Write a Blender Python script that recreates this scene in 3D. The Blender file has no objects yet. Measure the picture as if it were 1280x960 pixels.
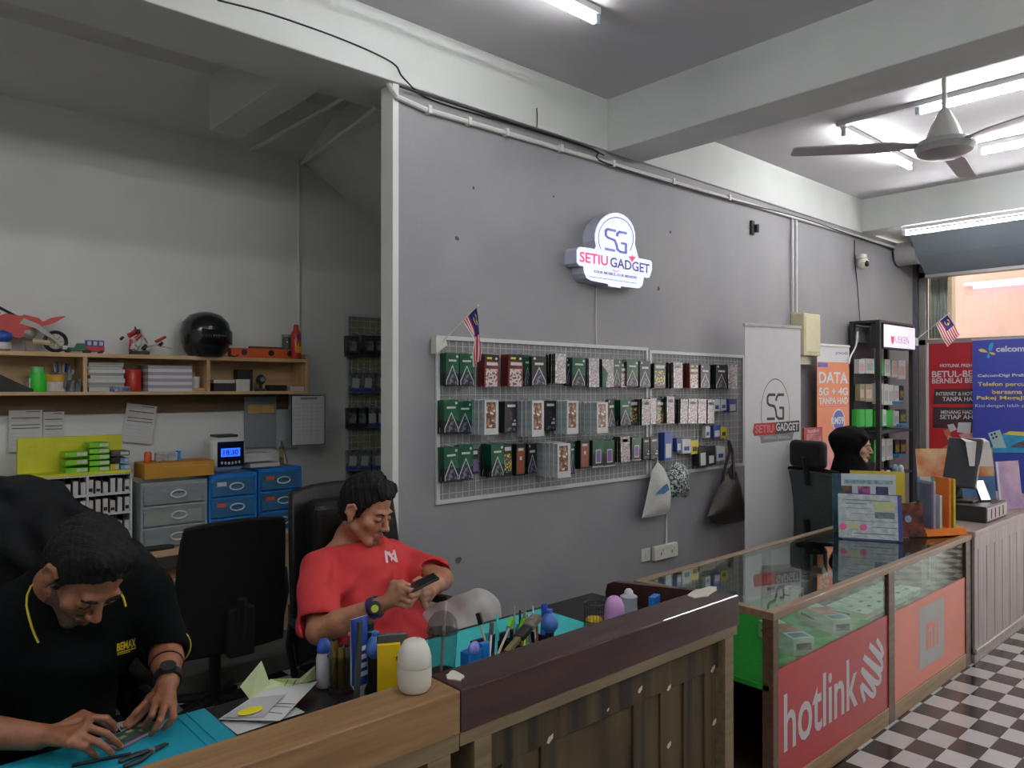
import bpy, math, random
import numpy as np
from mathutils import Vector, Matrix, Euler
random.seed(7)
S = bpy.context.scene
COL = S.collection
pi = math.pi

# ------------------------------------------------------------------ camera
F = 938.0; EYE = 1.6
YAW = math.radians(47.84); PITCH = math.atan(5 / F)
cam = bpy.data.cameras.new('camera'); camo = bpy.data.objects.new('camera', cam); COL.objects.link(camo)
cam.sensor_width = 36; cam.lens = F / 1280 * 36; cam.clip_start = .05
camo.location = (0, 0, EYE)
camo.rotation_euler = (pi / 2 + PITCH, 0, YAW - pi / 2)
S.camera = camo
# ------------------------------------------------------------------ colour and exposure
S.view_settings.view_transform = 'Standard'; S.view_settings.look = 'None'
S.view_settings.exposure = 0.27; S.view_settings.gamma = 1; S.view_settings.use_curve_mapping = False
S.cycles.max_bounces = 8; S.cycles.caustics_reflective = False; S.cycles.caustics_refractive = False
S.cycles.use_denoising = True; S.cycles.sample_clamp_indirect = 4
# ------------------------------------------------------------------ daylight (street side)
w = bpy.data.worlds.new('world'); S.world = w; w.use_nodes = True
bg = w.node_tree.nodes['Background']; bg.inputs[0].default_value = (1.0, .93, .88, 1); bg.inputs[1].default_value = 4.0
pl = bpy.data.lights.new('shopfront_portal', 'AREA'); pl.shape = 'RECTANGLE'; pl.size = 4.6; pl.size_y = 2.7
pl.cycles.is_portal = True
po = bpy.data.objects.new('shopfront_portal', pl); COL.objects.link(po); po.location = (8.9, .0, 1.4); po.rotation_euler = (0, pi / 2, 0)
TUBE = 60.0        # emission of the fluorescent tubes

# ------------------------------------------------------------------ pixel rays -> points on real planes
_f0 = Vector((math.cos(YAW), math.sin(YAW), 0)); _R = Vector((math.sin(YAW), -math.cos(YAW), 0)); _Z = Vector((0, 0, 1))
_FW = _f0 * math.cos(PITCH) + _Z * math.sin(PITCH); _UP = _Z * math.cos(PITCH) - _f0 * math.sin(PITCH)
_C = Vector((0, 0, EYE))
def ray(u, v): return _FW + _R * ((u - 640) / F) + _UP * ((480 - v) / F)
def wz(u, v, z): d = ray(u, v); return _C + d * ((z - EYE) / d.z)
def wy(u, v, y): d = ray(u, v); return _C + d * (y / d.y)
def wx(u, v, x): d = ray(u, v); return _C + d * (x / d.x)
def wt(u, v, t): return _C + ray(u, v) * t

# ------------------------------------------------------------------ materials
def lin(c):
    o = []
    for x in c[:3]:
        x /= 255.0
        o.append(x / 12.92 if x <= .04045 else ((x + .055) / 1.055) ** 2.4)
    return o
MATS = {}
def mat(name, col, rough=.55, metal=0, var=.08, scale=14, bump=0, bscale=None, stretch=None, col2=None, spec=.5, coat=0, wood=False, sheen=0, alpha=1, trans=0):
    if name in MATS: return MATS[name]
    m = bpy.data.materials.new(name); m.use_nodes = True; nt = m.node_tree; N = nt.nodes; L = nt.links
    b = N['Principled BSDF']; b.inputs['Roughness'].default_value = rough; b.inputs['Metallic'].default_value = metal
    b.inputs['Specular IOR Level'].default_value = spec; b.inputs['Coat Weight'].default_value = coat
    b.inputs['Sheen Weight'].default_value = sheen; b.inputs['Alpha'].default_value = alpha; b.inputs['Transmission Weight'].default_value = trans
    c = lin(col)
    tc = N.new('ShaderNodeTexCoord'); mp = N.new('ShaderNodeMapping'); L.new(tc.outputs['Object'], mp.inputs[0])
    mp.inputs['Scale'].default_value = stretch or (1, 1, 1)
    nz = N.new('ShaderNodeTexNoise'); nz.inputs['Scale'].default_value = scale; nz.inputs['Detail'].default_value = 4
    L.new(mp.outputs[0], nz.inputs['Vector'])
    rp = N.new('ShaderNodeValToRGB'); L.new(nz.outputs[0], rp.inputs[0])
    if col2: c2 = lin(col2); a, z = c, c2
    else: a = [max(0, x * (1 - var)) for x in c]; z = [min(1, x * (1 + var)) for x in c]
    rp.color_ramp.elements[0].position = .36; rp.color_ramp.elements[1].position = .64
    rp.color_ramp.elements[0].color = (*a, 1); rp.color_ramp.elements[1].color = (*z, 1)
    L.new(rp.outputs[0], b.inputs['Base Color'])
    if bump:
        bp = N.new('ShaderNodeBump'); bp.inputs['Strength'].default_value = bump; bp.inputs['Distance'].default_value = .01
        n2 = N.new('ShaderNodeTexNoise'); n2.inputs['Scale'].default_value = bscale or scale * 3; n2.inputs['Detail'].default_value = 3
        L.new(mp.outputs[0], n2.inputs['Vector']); L.new(n2.outputs[0], bp.inputs['Height']); L.new(bp.outputs[0], b.inputs['Normal'])
    MATS[name] = m; return m
def emit(name, col, strength):
    if name in MATS: return MATS[name]
    m = bpy.data.materials.new(name); m.use_nodes = True; nt = m.node_tree; b = nt.nodes['Principled BSDF']
    c = lin(col); b.inputs['Base Color'].default_value = (*c, 1); b.inputs['Emission Color'].default_value = (*c, 1)
    b.inputs['Emission Strength'].default_value = strength; MATS[name] = m; return m
def glass(name, tint=(235, 245, 240), ior=1.5, rough=.01):
    if name in MATS: return MATS[name]
    m = bpy.data.materials.new(name); m.use_nodes = True; nt = m.node_tree; N = nt.nodes; L = nt.links
    N.remove(N['Principled BSDF']); out = N['Material Output']
    t = N.new('ShaderNodeBsdfTransparent'); t.inputs[0].default_value = (*lin(tint), 1)
    g = N.new('ShaderNodeBsdfGlossy'); g.inputs['Roughness'].default_value = rough; g.inputs[0].default_value = (.95, .97, .97, 1)
    fr = N.new('ShaderNodeFresnel'); ge = N.new('ShaderNodeNewGeometry'); mi = N.new('ShaderNodeMix')
    mi.inputs[2].default_value = ior; mi.inputs[3].default_value = 1 / ior      # same facing and backfacing reflectance for a thin pane
    L.new(ge.outputs['Backfacing'], mi.inputs[0]); L.new(mi.outputs[0], fr.inputs[0])
    mx = N.new('ShaderNodeMixShader'); L.new(fr.outputs[0], mx.inputs[0]); L.new(t.outputs[0], mx.inputs[1]); L.new(g.outputs[0], mx.inputs[2])
    L.new(mx.outputs[0], out.inputs[0]); MATS[name] = m; return m

# ------------------------------------------------------------------ mesh builder
def frame_z(d):
    d = Vector(d).normalized(); return d.to_track_quat('Z', 'Y').to_matrix()
class MB:
    def __init__(s): s.v = []; s.f = []; s.m = []
    def add(s, vs, fs, m=0, M=None):
        o = len(s.v)
        s.v += [tuple(M @ Vector(p)) if M is not None else tuple(p) for p in vs]
        s.f += [tuple(i + o for i in f) for f in fs]; s.m += [m] * len(fs); return s
    def b2(s, x0, y0, z0, x1, y1, z1, m=0, M=None):
        x0, x1 = sorted((x0, x1)); y0, y1 = sorted((y0, y1)); z0, z1 = sorted((z0, z1))
        vs = [(x, y, z) for z in (z0, z1) for y in (y0, y1) for x in (x0, x1)]
        return s.add(vs, [(0, 2, 3, 1), (4, 5, 7, 6), (0, 1, 5, 4), (2, 6, 7, 3), (0, 4, 6, 2), (1, 3, 7, 5)], m, M)
    def box(s, c, d, m=0, M=None):
        return s.b2(c[0] - d[0] / 2, c[1] - d[1] / 2, c[2] - d[2] / 2, c[0] + d[0] / 2, c[1] + d[1] / 2, c[2] + d[2] / 2, m, M)
    def quad(s, p, m=0, M=None): return s.add(p, [tuple(range(len(p)))], m, M)
    def cyl(s, p0, p1, r0, r1=None, n=12, m=0, caps=True, M=None):
        r1 = r0 if r1 is None else r1; p0 = Vector(p0); p1 = Vector(p1); T = frame_z(p1 - p0)
        vs = []
        for p, r in ((p0, r0), (p1, r1)):
            for i in range(n):
                a = 2 * pi * i / n; vs.append(p + T @ Vector((r * math.cos(a), r * math.sin(a), 0)))
        fs = [(i, (i + 1) % n, n + (i + 1) % n, n + i) for i in range(n)]
        if caps: fs += [tuple(range(n - 1, -1, -1)), tuple(range(n, 2 * n))]
        return s.add(vs, fs, m, M)
    def tube(s, path, r, n=6, m=0, M=None, caps=True):
        path = [Vector(p) for p in path]; rs = r if isinstance(r, (list, tuple)) else [r] * len(path); vs = []; fs = []
        for k, p in enumerate(path):
            d = (path[min(k + 1, len(path) - 1)] - path[max(k - 1, 0)]); T = frame_z(d if d.length > 1e-9 else (0, 0, 1))
            if k == 0: T0 = T
            for i in range(n):
                a = 2 * pi * i / n; vs.append(p + T @ Vector((rs[k] * math.cos(a), rs[k] * math.sin(a), 0)))
        for k in range(len(path) - 1):
            # match the ring phase to the previous ring
            best = min(range(n), key=lambda q: sum((vs[k * n + i] - path[k] - (vs[(k + 1) * n + (i + q) % n] - path[k + 1])).length for i in range(n)))
            ring = [vs[(k + 1) * n + (i + best) % n] for i in range(n)]; vs[(k + 1) * n:(k + 2) * n] = ring
            fs += [(k * n + i, k * n + (i + 1) % n, (k + 1) * n + (i + 1) % n, (k + 1) * n + i) for i in range(n)]
        if caps: fs += [tuple(range(n - 1, -1, -1)), tuple(range((len(path) - 1) * n, len(path) * n))]
        return s.add(vs, fs, m, M)
    def lathe(s, prof, n=16, o=(0, 0, 0), m=0, M=None):
        vs = []; fs = []
        for r, z in prof:
            for i in range(n):
                a = 2 * pi * i / n; vs.append((o[0] + r * math.cos(a), o[1] + r * math.sin(a), o[2] + z))
        for k in range(len(prof) - 1): fs += [(k * n + i, k * n + (i + 1) % n, (k + 1) * n + (i + 1) % n, (k + 1) * n + i) for i in range(n)]
        if prof[0][0] > 1e-4: fs.append(tuple(range(n - 1, -1, -1)))
        if prof[-1][0] > 1e-4: fs.append(tuple(range((len(prof) - 1) * n, len(prof) * n)))
        return s.add(vs, fs, m, M)
    def prism(s, poly, h0, h1, m=0, M=None, m_side=None):
        n = len(poly)
        vs = [(x, y, h0) for x, y in poly] + [(x, y, h1) for x, y in poly]
        s.add(vs, [tuple(range(n - 1, -1, -1)), tuple(range(n, 2 * n))], m, M)
        return s.add(vs, [(i, (i + 1) % n, n + (i + 1) % n, n + i) for i in range(n)], m if m_side is None else m_side, M)
    def ball(s, c, r, n=12, k=8, m=0, M=None):
        r = (r, r, r) if not isinstance(r, (tuple, list)) else r
        vs = [(c[0], c[1], c[2] - r[2])]
        for j in range(1, k):
            t = -pi / 2 + pi * j / k
            for i in range(n):
                a = 2 * pi * i / n; vs.append((c[0] + r[0] * math.cos(t) * math.cos(a), c[1] + r[1] * math.cos(t) * math.sin(a), c[2] + r[2] * math.sin(t)))
        vs.append((c[0], c[1], c[2] + r[2])); e = len(vs) - 1
        fs = [(0, 1 + (i + 1) % n, 1 + i) for i in range(n)]
        for j in range(k - 2): fs += [(1 + j * n + i, 1 + j * n + (i + 1) % n, 1 + (j + 1) * n + (i + 1) % n, 1 + (j + 1) * n + i) for i in range(n)]
        fs += [(1 + (k - 2) * n + i, 1 + (k - 2) * n + (i + 1) % n, e) for i in range(n)]
        return s.add(vs, fs, m, M)
    def mesh(s, name, mats, smooth=False, flat_angle=None):
        me = bpy.data.meshes.new(name); me.from_pydata(s.v, [], s.f); 
        for m in (mats if isinstance(mats, (list, tuple)) else [mats]): me.materials.append(m)
        me.polygons.foreach_set('material_index', s.m)
        if smooth:
            me.polygons.foreach_set('use_smooth', [True] * len(s.f))
            if flat_angle: me.set_sharp_from_angle(angle=flat_angle)
        me.update(); return me
    def build(s, name, mats, parent=None, smooth=False, bevel=0, loc=None, rot=None, seg=2, label=None):
        me = s.mesh(name, mats, smooth, math.radians(40) if smooth else None)
        return put(name, me, parent, loc, rot, bevel, seg, label)
def put(name, me, parent=None, loc=None, rot=None, bevel=0, seg=2, label=None):
    o = bpy.data.objects.new(name, me); COL.objects.link(o)
    if parent: o.parent = parent
    if loc is not None: o.location = loc
    if rot is not None: o.rotation_euler = rot
    if bevel:
        bm = o.modifiers.new('bevel', 'BEVEL'); bm.width = bevel; bm.segments = seg; bm.limit_method = 'ANGLE'; bm.angle_limit = math.radians(35)
    if label: o['label'] = label
    return o
def thing(name, label, cat, loc=(0, 0, 0), rotz=0, group=None, rot=None):
    o = bpy.data.objects.new(name, None); COL.objects.link(o); o.location = loc; o.empty_display_size = .05
    o.rotation_euler = rot if rot else (0, 0, rotz); return tag(o, label, cat, group)
def tag(o, label, cat, group=None):
    o['label'] = label; o['category'] = cat
    if group: o['group'] = group
    return o
def struct(o): o['kind'] = 'structure'; return o
KIDS = {}
def copy_tree(o, label=None, group=None):
    def kids(p): return [c for c in COL.objects if c.parent == p]
    r = o.copy(); COL.objects.link(r)
    for ch in list(o.children):
        c = ch.copy(); COL.objects.link(c); c.parent = r
        for g in list(ch.children):
            d = g.copy(); COL.objects.link(d); d.parent = c
    if label: r['label'] = label
    if group: r['group'] = group
    return r
_tn = [0]
def text(body, name, m, parent, M, w=None, h=None, ext=.0006, bold=0, shear=0, align='CENTER', label=None):
    """flat lettering as a thin mesh; M places the text plane (x reading direction, y up, z out)"""
    cu = bpy.data.curves.new('lettering', 'FONT'); cu.body = body; cu.extrude = .01; cu.offset = bold; cu.shear = shear; cu.resolution_u = 3
    cu.align_x = align
    ob = bpy.data.objects.new('lettering', cu); me = bpy.data.meshes.new_from_object(ob)
    bpy.data.objects.remove(ob); bpy.data.curves.remove(cu)
    n = len(me.vertices); co = np.empty(n * 3); me.vertices.foreach_get('co', co); co = co.reshape(-1, 3)
    mn, mx = co.min(0), co.max(0); sx = sy = None
    if w: sx = w / (mx[0] - mn[0])
    if h: sy = h / (mx[1] - mn[1])
    sx = sx or sy; sy = sy or sx
    x0 = (mn[0] + mx[0]) / 2 if align == 'CENTER' else mn[0]
    co[:, 0] = (co[:, 0] - x0) * sx; co[:, 1] = (co[:, 1] - (mn[1] + mx[1]) / 2) * sy; co[:, 2] = (co[:, 2] + .01) / .02 * ext
    me.vertices.foreach_set('co', co.ravel()); me.materials.clear(); me.materials.append(m); me.transform(M); me.update()
    return put(name, me, parent, label=label)
def plane_M(o, x, y):
    x = Vector(x).normalized(); y = Vector(y).normalized(); z = x.cross(y)
    return Matrix(((x.x, y.x, z.x, o[0]), (x.y, y.y, z.y, o[1]), (x.z, y.z, z.z, o[2]), (0, 0, 0, 1)))
def on_wall(p): return plane_M(p, (1, 0, 0), (0, 0, 1))          # plane facing -y
def on_front(p): return plane_M(p, (0, -1, 0), (0, 0, 1))        # plane facing -x
# ================================================================== SETTING
W = 3.1          # grey wall
YB = 4.9         # back wall of the work alcove
CZ = 3.41        # ceiling
BZ = 3.09        # underside of the beams
XF = 8.75        # shopfront
white = mat('white_paint', (222, 224, 220), .6, var=.03, scale=3, bump=.08, bscale=60)
white2 = mat('white_paint_beam', (208, 211, 208), .6, var=.025, scale=4, bump=.05, bscale=50)
ceilm = mat('ceiling_paint', (205, 203, 205), .7, var=.03, scale=2)
grey = mat('grey_paint', (152, 151, 153), .55, var=.05, scale=2.2, bump=.12, bscale=50, col2=(143, 143, 147))
tile_w = mat('white_vinyl', (205, 205, 205), .22, var=.03, scale=5, spec=.6)
tile_k = mat('black_vinyl', (30, 27, 28), .22, var=.2, scale=5, spec=.6)
cement = mat('cement', (92, 92, 86), .8, var=.15, scale=8, bump=.2)
# floor: a checker of small vinyl tiles; the tiles in view are pieces, beyond them the material repeats the same grid
PX, PY, OX, OY = .148, .1255, 3.372, 1.306
fm = bpy.data.materials.new('checker_vinyl'); fm.use_nodes = True; nt = fm.node_tree; N = nt.nodes; L = nt.links
tc = N.new('ShaderNodeTexCoord'); mp = N.new('ShaderNodeMapping'); L.new(tc.outputs['Object'], mp.inputs[0])
mp.inputs['Location'].default_value = (-OX / PX, -OY / PY, .25); mp.inputs['Scale'].default_value = (1 / PX, 1 / PY, 1)
ck = N.new('ShaderNodeTexChecker'); ck.inputs['Scale'].default_value = 1; L.new(mp.outputs[0], ck.inputs[0])
ck.inputs[1].default_value = (*lin((30, 27, 28)), 1); ck.inputs[2].default_value = (*lin((205, 205, 205)), 1)
b = N['Principled BSDF']; L.new(ck.outputs[0], b.inputs['Base Color']); b.inputs['Roughness'].default_value = .25
floor = struct(MB().b2(-3, -3, -.12, 11.2, 5, -.004).build('floor', fm))
def tile_mesh(mm):
    g = .0012
    return MB().b2(g, g, -.004, PX - g, PY - g, 0).mesh('tile', mm)
tm = {0: tile_mesh(tile_w), 1: tile_mesh(tile_k)}
cells = []
for i in range(-16, 26):
    for j in range(-22, 12):
        cx, cy = OX + (i + .5) * PX, OY - (j + .5) * PY
        q = Vector((cx, cy, 0)) - _C; d = q.dot(_FW)
        if d < .5: continue
        u = 640 + F * q.dot(_R) / d; v = 480 - F * q.dot(_UP) / d
        right = cy < 1.5 and 1040 < u < 1300 and v < 985
        left = 3.2 < cy < 4.35 and 200 < u < 420
        if right or left: cells.append((d, i, j, cx, cy))
cells.sort()
for k, (d, i, j, cx, cy) in enumerate(cells[:300]):
    o = put('tile', tm[(i + j) % 2], floor); o.location = (cx - PX / 2, cy - PY / 2, 0)
# walls
wc = struct(MB().b2(2.055, W, 0, XF, W + .1, BZ + .02).build('wall_center', grey))
struct(MB().b2(2.02, W - .004, 0, 2.055, W + .104, BZ).build('trim_1', white, bevel=.003))          # bare white end of the grey wall
struct(MB().b2(-3, YB, 0, 4.6, YB + .1, 3.3).build('wall_back', white))
struct(MB().b2(-3.1, -3, 0, -3, YB + .1, CZ).build('wall_left', white))
struct(MB().b2(-3, -3.1, 0, 11.2, -3, CZ).build('wall_front', white))
struct(MB().b2(4.5, W + .1, 0, 4.6, YB, 3.3).build('wall_inner', white))
struct(MB().b2(-3, -3, CZ, XF + .1, YB + .1, CZ + .1).build('ceiling', ceilm))
# beams
struct(MB().b2(-3, W - .018, BZ, 7.33, W + .36, CZ + .01).build('trim_2', white2, bevel=.006))       # long beam over the grey wall
struct(MB().b2(3.6, -3, BZ - .01, 3.93, W - .018, CZ + .01).build('trim_3', white2, bevel=.006))     # cross beam
struct(MB().b2(1.62, W + .36, BZ + .01, 1.82, 4.42, CZ + .01).build('trim_4', white2, bevel=.006))   # short beam in the alcove
struct(MB().b2(7.33, -3, BZ + .01, 7.62, W + .3, CZ + .01).build('trim_5', white2, bevel=.006))      # beam over the shopfront
struct(MB().b2(7.62, -3, BZ + .06, XF + .1, W + .1, BZ + .14).build('trim_6', white2))               # soffit above the shutter
# alcove: sloped back ceiling and the underside of the stair
struct(MB().add([(-3, 4.38, CZ), (4.6, 4.38, CZ), (4.6, YB, 3.2), (-3, YB, 3.2), (-3, 4.38, CZ + .06), (4.6, 4.38, CZ + .06), (4.6, YB, CZ + .06), (-3, YB, CZ + .06)],
    [(0, 1, 2, 3), (7, 6, 5, 4), (0, 4, 5, 1), (1, 5, 6, 2), (2, 6, 7, 3), (3, 7, 4, 0)]).build('trim_7', white))
x0, z0 = 2.44, 3.2; x1 = 4.5; z1 = z0 - (x1 - x0) * .6
struct(MB().add([(x0, W + .1, z0), (x1, W + .1, z1), (x1, YB, z1), (x0, YB, z0), (x0, W + .1, z0 + .3), (x1, W + .1, z0 + .3), (x1, YB, z0 + .3), (x0, YB, z0 + .3)],
    [(0, 3, 2, 1), (7, 4, 5, 6), (0, 1, 5, 4), (1, 2, 6, 5), (2, 3, 7, 6), (3, 0, 4, 7)]).build('trim_8', white))
# raised cement strip in front of the back wall
struct(MB().b2(-3, 4.02, -.001, 4.5, YB, .1).build('trim_9', cement, bevel=.004))
# shopfront: frame, transom pane, posts; open glazed doorway towards the street
alu = mat('aluminium_frame', (150, 148, 146), .45, metal=.4, var=.05)
g1 = glass('clear_pane', (245, 250, 248))
fr = MB(); yl = 3.06; yr = -1.9
fr.b2(XF - .05, yl - .07, 0, XF + .03, yl, 2.84); fr.b2(XF - .05, yr, 2.78, XF + .03, yl, 2.84); fr.b2(XF - .05, yr, 2.06, XF + .03, yl, 2.12)
fr.b2(XF - .05, 1.95, 0, XF + .03, 2.01, 2.1); fr.b2(XF - .05, yr, 0, XF + .03, yr + .06, 2.84)
wn = struct(fr.build('window_1', alu, bevel=.004))
MB().b2(XF - .012, yr + .06, 2.12, XF - .004, yl - .07, 2.78).build('pane', g1, wn)
MB().b2(XF - .012, 2.01, .02, XF - .004, yl - .07, 2.06).build('pane', g1, wn)
struct(MB().b2(XF - .05, -3, 0, XF + .05, yr, CZ).build('wall_right', white))
struct(MB().b2(XF - .02, -3, 2.84, XF + .1, W + .1, CZ).build('trim_10', white))
# five-foot way outside
pink = mat('pink_render', (186, 150, 140), .8, var=.04, scale=2)
struct(MB().b2(10.9, -.6, 0, 11.2, 5, 4.4).build('wall_outside', pink))
cream = mat('cream_render', (190, 170, 146), .8, var=.03)
struct(MB().b2(9.0, 2.83, 0, 9.12, 2.96, 3.5).build('trim_11', cream))
# ================================================================== LAMPS, FAN, PIPES
tube_m = emit('lit_tube', (250, 250, 252), TUBE)
fit_m = mat('lamp_batten', (208, 208, 206), .4, var=.03)
cap_m = mat('lamp_socket', (190, 205, 215), .4, var=.03)
tube_dim = emit('lit_tube_dim', (250, 250, 252), TUBE * .45)  # weaker emission, set so the beam next to this tube is not overexposed
def tube_lamp(a, b, z, label, m=None):
    """fluorescent batten along a->b (xy), its tube under it"""
    a = Vector((*a, 0)); b = Vector((*b, 0)); n = (b - a).length; ang = math.atan2(b.y - a.y, b.x - a.x)
    t = thing('tube_lamp', label, 'lamp', (a.x, a.y, z), ang)
    MB().b2(0, -.02, -.012, n, .02, .022).build('batten', fit_m, t, bevel=.003)
    MB().b2(0, -.014, -.06, .028, .014, -.012).build('socket', cap_m, t, bevel=.003); MB().b2(n - .028, -.014, -.06, n, .014, -.012).build('socket', cap_m, t, bevel=.003)
    MB().cyl((.03, 0, -.046), (n - .03, 0, -.046), .0135, n=10).build('tube', m or tube_m, t, smooth=True)
    return t
tube_lamp((2.70, 2.37), (1.48, 2.37), CZ - .024, 'fluorescent tube lamp on the near ceiling, top edge of photo', tube_dim)
tube_lamp((5.12, 2.28), (6.34, 2.28), CZ - .024, 'fluorescent tube lamp on far ceiling, leftmost behind the fan')
tube_lamp((5.08, 1.80), (5.08, .58), CZ - .024, 'long fluorescent tube lamp crossing above the fan rod')
tube_lamp((6.30, 1.80), (6.30, .58), CZ - .024, 'fluorescent tube lamp behind the right fan blade')
tube_lamp((7.30, 2.70), (7.30, 1.48), 3.06, 'fluorescent tube lamp along the beam over the shutter')
for x, y in ((1.48, .9), (-.6, 2.37), (2.7, -.6), (-.4, -.6), (1.2, -1.4), (-1.6, .6), (1.2, -2.4), (5.08, -1.4)):  # unseen ceiling tubes out of frame, several added to brighten alcove and walls
    tube_lamp((x + .61, y), (x - .61, y), CZ - .024, 'unseen fluorescent tube lamp added on the ceiling out of frame').__setitem__('group', 'unseen ceiling tubes added for light')
bt = MB().b2(5.06, 1.80, CZ - .03, 5.10, 2.30, CZ).build('trim_12', fit_m); struct(bt)
# veranda tube seen through the transom
t = thing('tube_lamp', 'lit lavender tube lamp outside, seen through the transom window', 'lamp', (10.84, wx(1206, 356, 10.84).y, wx(1206, 356, 10.84).z), -pi / 2)
MB().b2(0, -.03, -.02, 1.5, .03, .02).build('batten', fit_m, t); MB().cyl((.1, 0, -.04), (1.4, 0, -.04), .02, n=8).build('tube', emit('veranda_tube', (225, 205, 255), 5), t, smooth=True)
# ceiling fan
fan_m = mat('fan_enamel', (210, 208, 204), .35, var=.03); fan_d = mat('fan_motor', (172, 172, 172), .35, metal=.3, var=.04); blade_m = mat('fan_blade', (178, 172, 174), .4, var=.04)
FX, FY, FZ = 4.69, 1.51, 2.985
t = thing('ceiling_fan', 'three-blade grey ceiling fan on a rod above the shop floor', 'fan', (FX, FY, FZ))
MB().cyl((0, 0, .1), (0, 0, CZ - FZ), .0125, n=10).build('rod', fan_m, t, smooth=True)
MB().lathe([(.016, .21), (.03, .19), (.07, .11), (.1, .03), (.105, .015)], 24).build('canopy', fan_m, t, smooth=True)
MB().lathe([(.02, -.075), (.09, -.07), (.14, -.045), (.155, -.01), (.14, .018), (.1, .022)], 28).build('motor', fan_d, t, smooth=True)
base = math.atan2(.13 * _f0.y - .82 * _R.y, .13 * _f0.x - .82 * _R.x)
for k in range(3):
    a = base + k * 2 * pi / 3; bl = MB()
    M = Matrix.Rotation(a, 4, 'Z') @ Matrix.Rotation(math.radians(9), 4, 'X')
    bl.prism([(.12, -.025), (.2, -.03), (.3, -.062), (.8, -.055), (.83, -.04), (.83, .045), (.8, .055), (.3, .058), (.2, .03), (.12, .025)], -.004, .004, 0, M)
    bl.build('blade', blade_m, t, bevel=.002)
# conduits
pvc = mat('white_conduit', (214, 214, 210), .4, var=.03)
def pipe(name, pts, r, label, m=pvc, cat='pipe', n=8):
    o = MB().tube(pts, r, n).build(name, m, smooth=True); return tag(o, label, cat)
yp = W - .018
pipe('conduit_pipe', [(2.03, YB - .1, 3.16), (2.03, W + .1, 3.16), (2.01, W + .03, 3.1), (2.03, yp, 3.02), (2.2, yp, 3.0), (5.9, yp, 3.035), (8.2, yp, 3.05)], .014, 'white conduit pipe along the top of the grey wall')
for k, x in enumerate((5.965, 6.03)):
    pipe('conduit_pipe', [(x, yp, 3.02), (x, yp, 2.24)], .011, ('left' if k == 0 else 'right') + ' of two white conduits dropping to the meter box')
pc = wy(373, 195, YB - .015)
pipe('conduit_pipe', [(pc.x, YB - .015, 3.19), (pc.x, YB - .015, 1.8)], .014, 'white conduit pipe down the alcove wall beside the shelf')
pipe('conduit_pipe', [(pc.x + .02, YB - .02, 3.17), (2.12, W + .3, 3.08)], .012, 'thin white conduit under the alcove ceiling by the stair')
for k, u in enumerate((535, 585, 632, 700, 765, 840, 910)):
    p = wy(u, 140 + (u - 500) * .295, yp)
    zc = 3.0 + (p.x - 2.2) * .0095
    tag(MB().b2(p.x - .01, W - .04, zc - .02, p.x + .01, W, zc + .02).build('pipe_clip', pvc), 'white saddle clip on the wall conduit, ' + ['first', 'second', 'third', 'fourth', 'fifth', 'sixth', 'seventh'][k] + ' from the pillar', 'clip', 'clips on the wall conduit')
# cables
blk = mat('black_rubber', (22, 22, 22), .5, var=.1)
def cable(pts, r, label, m=blk, n=5):
    # smooth the control points
    P = [Vector(p) for p in pts]; out = []
    for i in range(len(P) - 1):
        p0, p1, p2, p3 = P[max(i - 1, 0)], P[i], P[i + 1], P[min(i + 2, len(P) - 1)]
        for s in range(6):
            t = s / 6; out.append(.5 * ((2 * p1) + (p2 - p0) * t + (2 * p0 - 5 * p1 + 4 * p2 - p3) * t * t + (3 * p1 - p0 - 3 * p2 + p3) * t ** 3))
    out.append(P[-1]); return tag(MB().tube(out, r, n).build('cable', m, smooth=True), label, 'cable')
yb_ = W - .022
cable([wy(272, 0, yb_), wy(340, 18, yb_), wy(430, 50, yb_), wy(490, 78, yb_), wy(505, 98, yb_), wy(540, 125, W - .006), wy(640, 155, W - .006), wy(730, 183, W - .006), wy(755, 194, W - .03)], .004, 'thin black cable looping over the white beam above pillar')
cable([wy(500, 108, W - .03), wy(620, 147, W - .03), wy(740, 186, W - .03), wy(760, 205, W - .03), wy(900, 246, W - .03), wy(1000, 272, W - .03), wy(1070, 296, W - .03), wy(1135, 318, W - .03)], .006, 'black cable running under the long white beam')
cable([wy(671, 135, yb_ - .004), wy(671.5, 150, yb_ - .004), wy(671, 160, yb_ - .004)], .003, 'short black wire stub hanging on the white beam')
cable([wy(1068, 300, W - .01), wy(1069, 330, W - .01), wy(1072, 360, W - .01), wy(1075, 402, W - .01)], .004, 'black cable hanging beside the security camera')
cable([wy(745, 360, W - .006), wy(745, 400, W - .006), wy(746, 432, W - .006)], .003, 'thin pale wire from the lit sign to the rack', pvc)
# ================================================================== COUNTERS
def wood(name, a, b, rough=.45, sc=3, st=(1, 12, 12), coat=.1, bump=.1): return mat(name, a, rough, col2=b, scale=sc, stretch=st, coat=coat, bump=bump, bscale=20)
oak = wood('oak_laminate', (150, 116, 78), (128, 96, 62)); oak_y = wood('oak_laminate_y', (150, 116, 78), (128, 96, 62), st=(12, 1, 12))
ash = wood('ash_laminate', (128, 112, 84), (108, 92, 66))
dkb = wood('dark_walnut', (66, 40, 36), (48, 28, 25), rough=.3, coat=.25)
rustic = mat('rustic_print', (92, 78, 56), .65, spec=.3, col2=(54, 46, 33), scale=5, stretch=(1, 1, .22), bump=.15)
rustic2 = mat('rustic_print_dark', (84, 71, 51), .65, spec=.3, col2=(46, 40, 29), scale=6, stretch=(3, 3, .15), bump=.15)
blackm = mat('black_laminate', (20, 20, 22), .35, var=.15)
plaster = mat('chipped_filler', (205, 200, 188), .8, var=.08, bump=.3)
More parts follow.
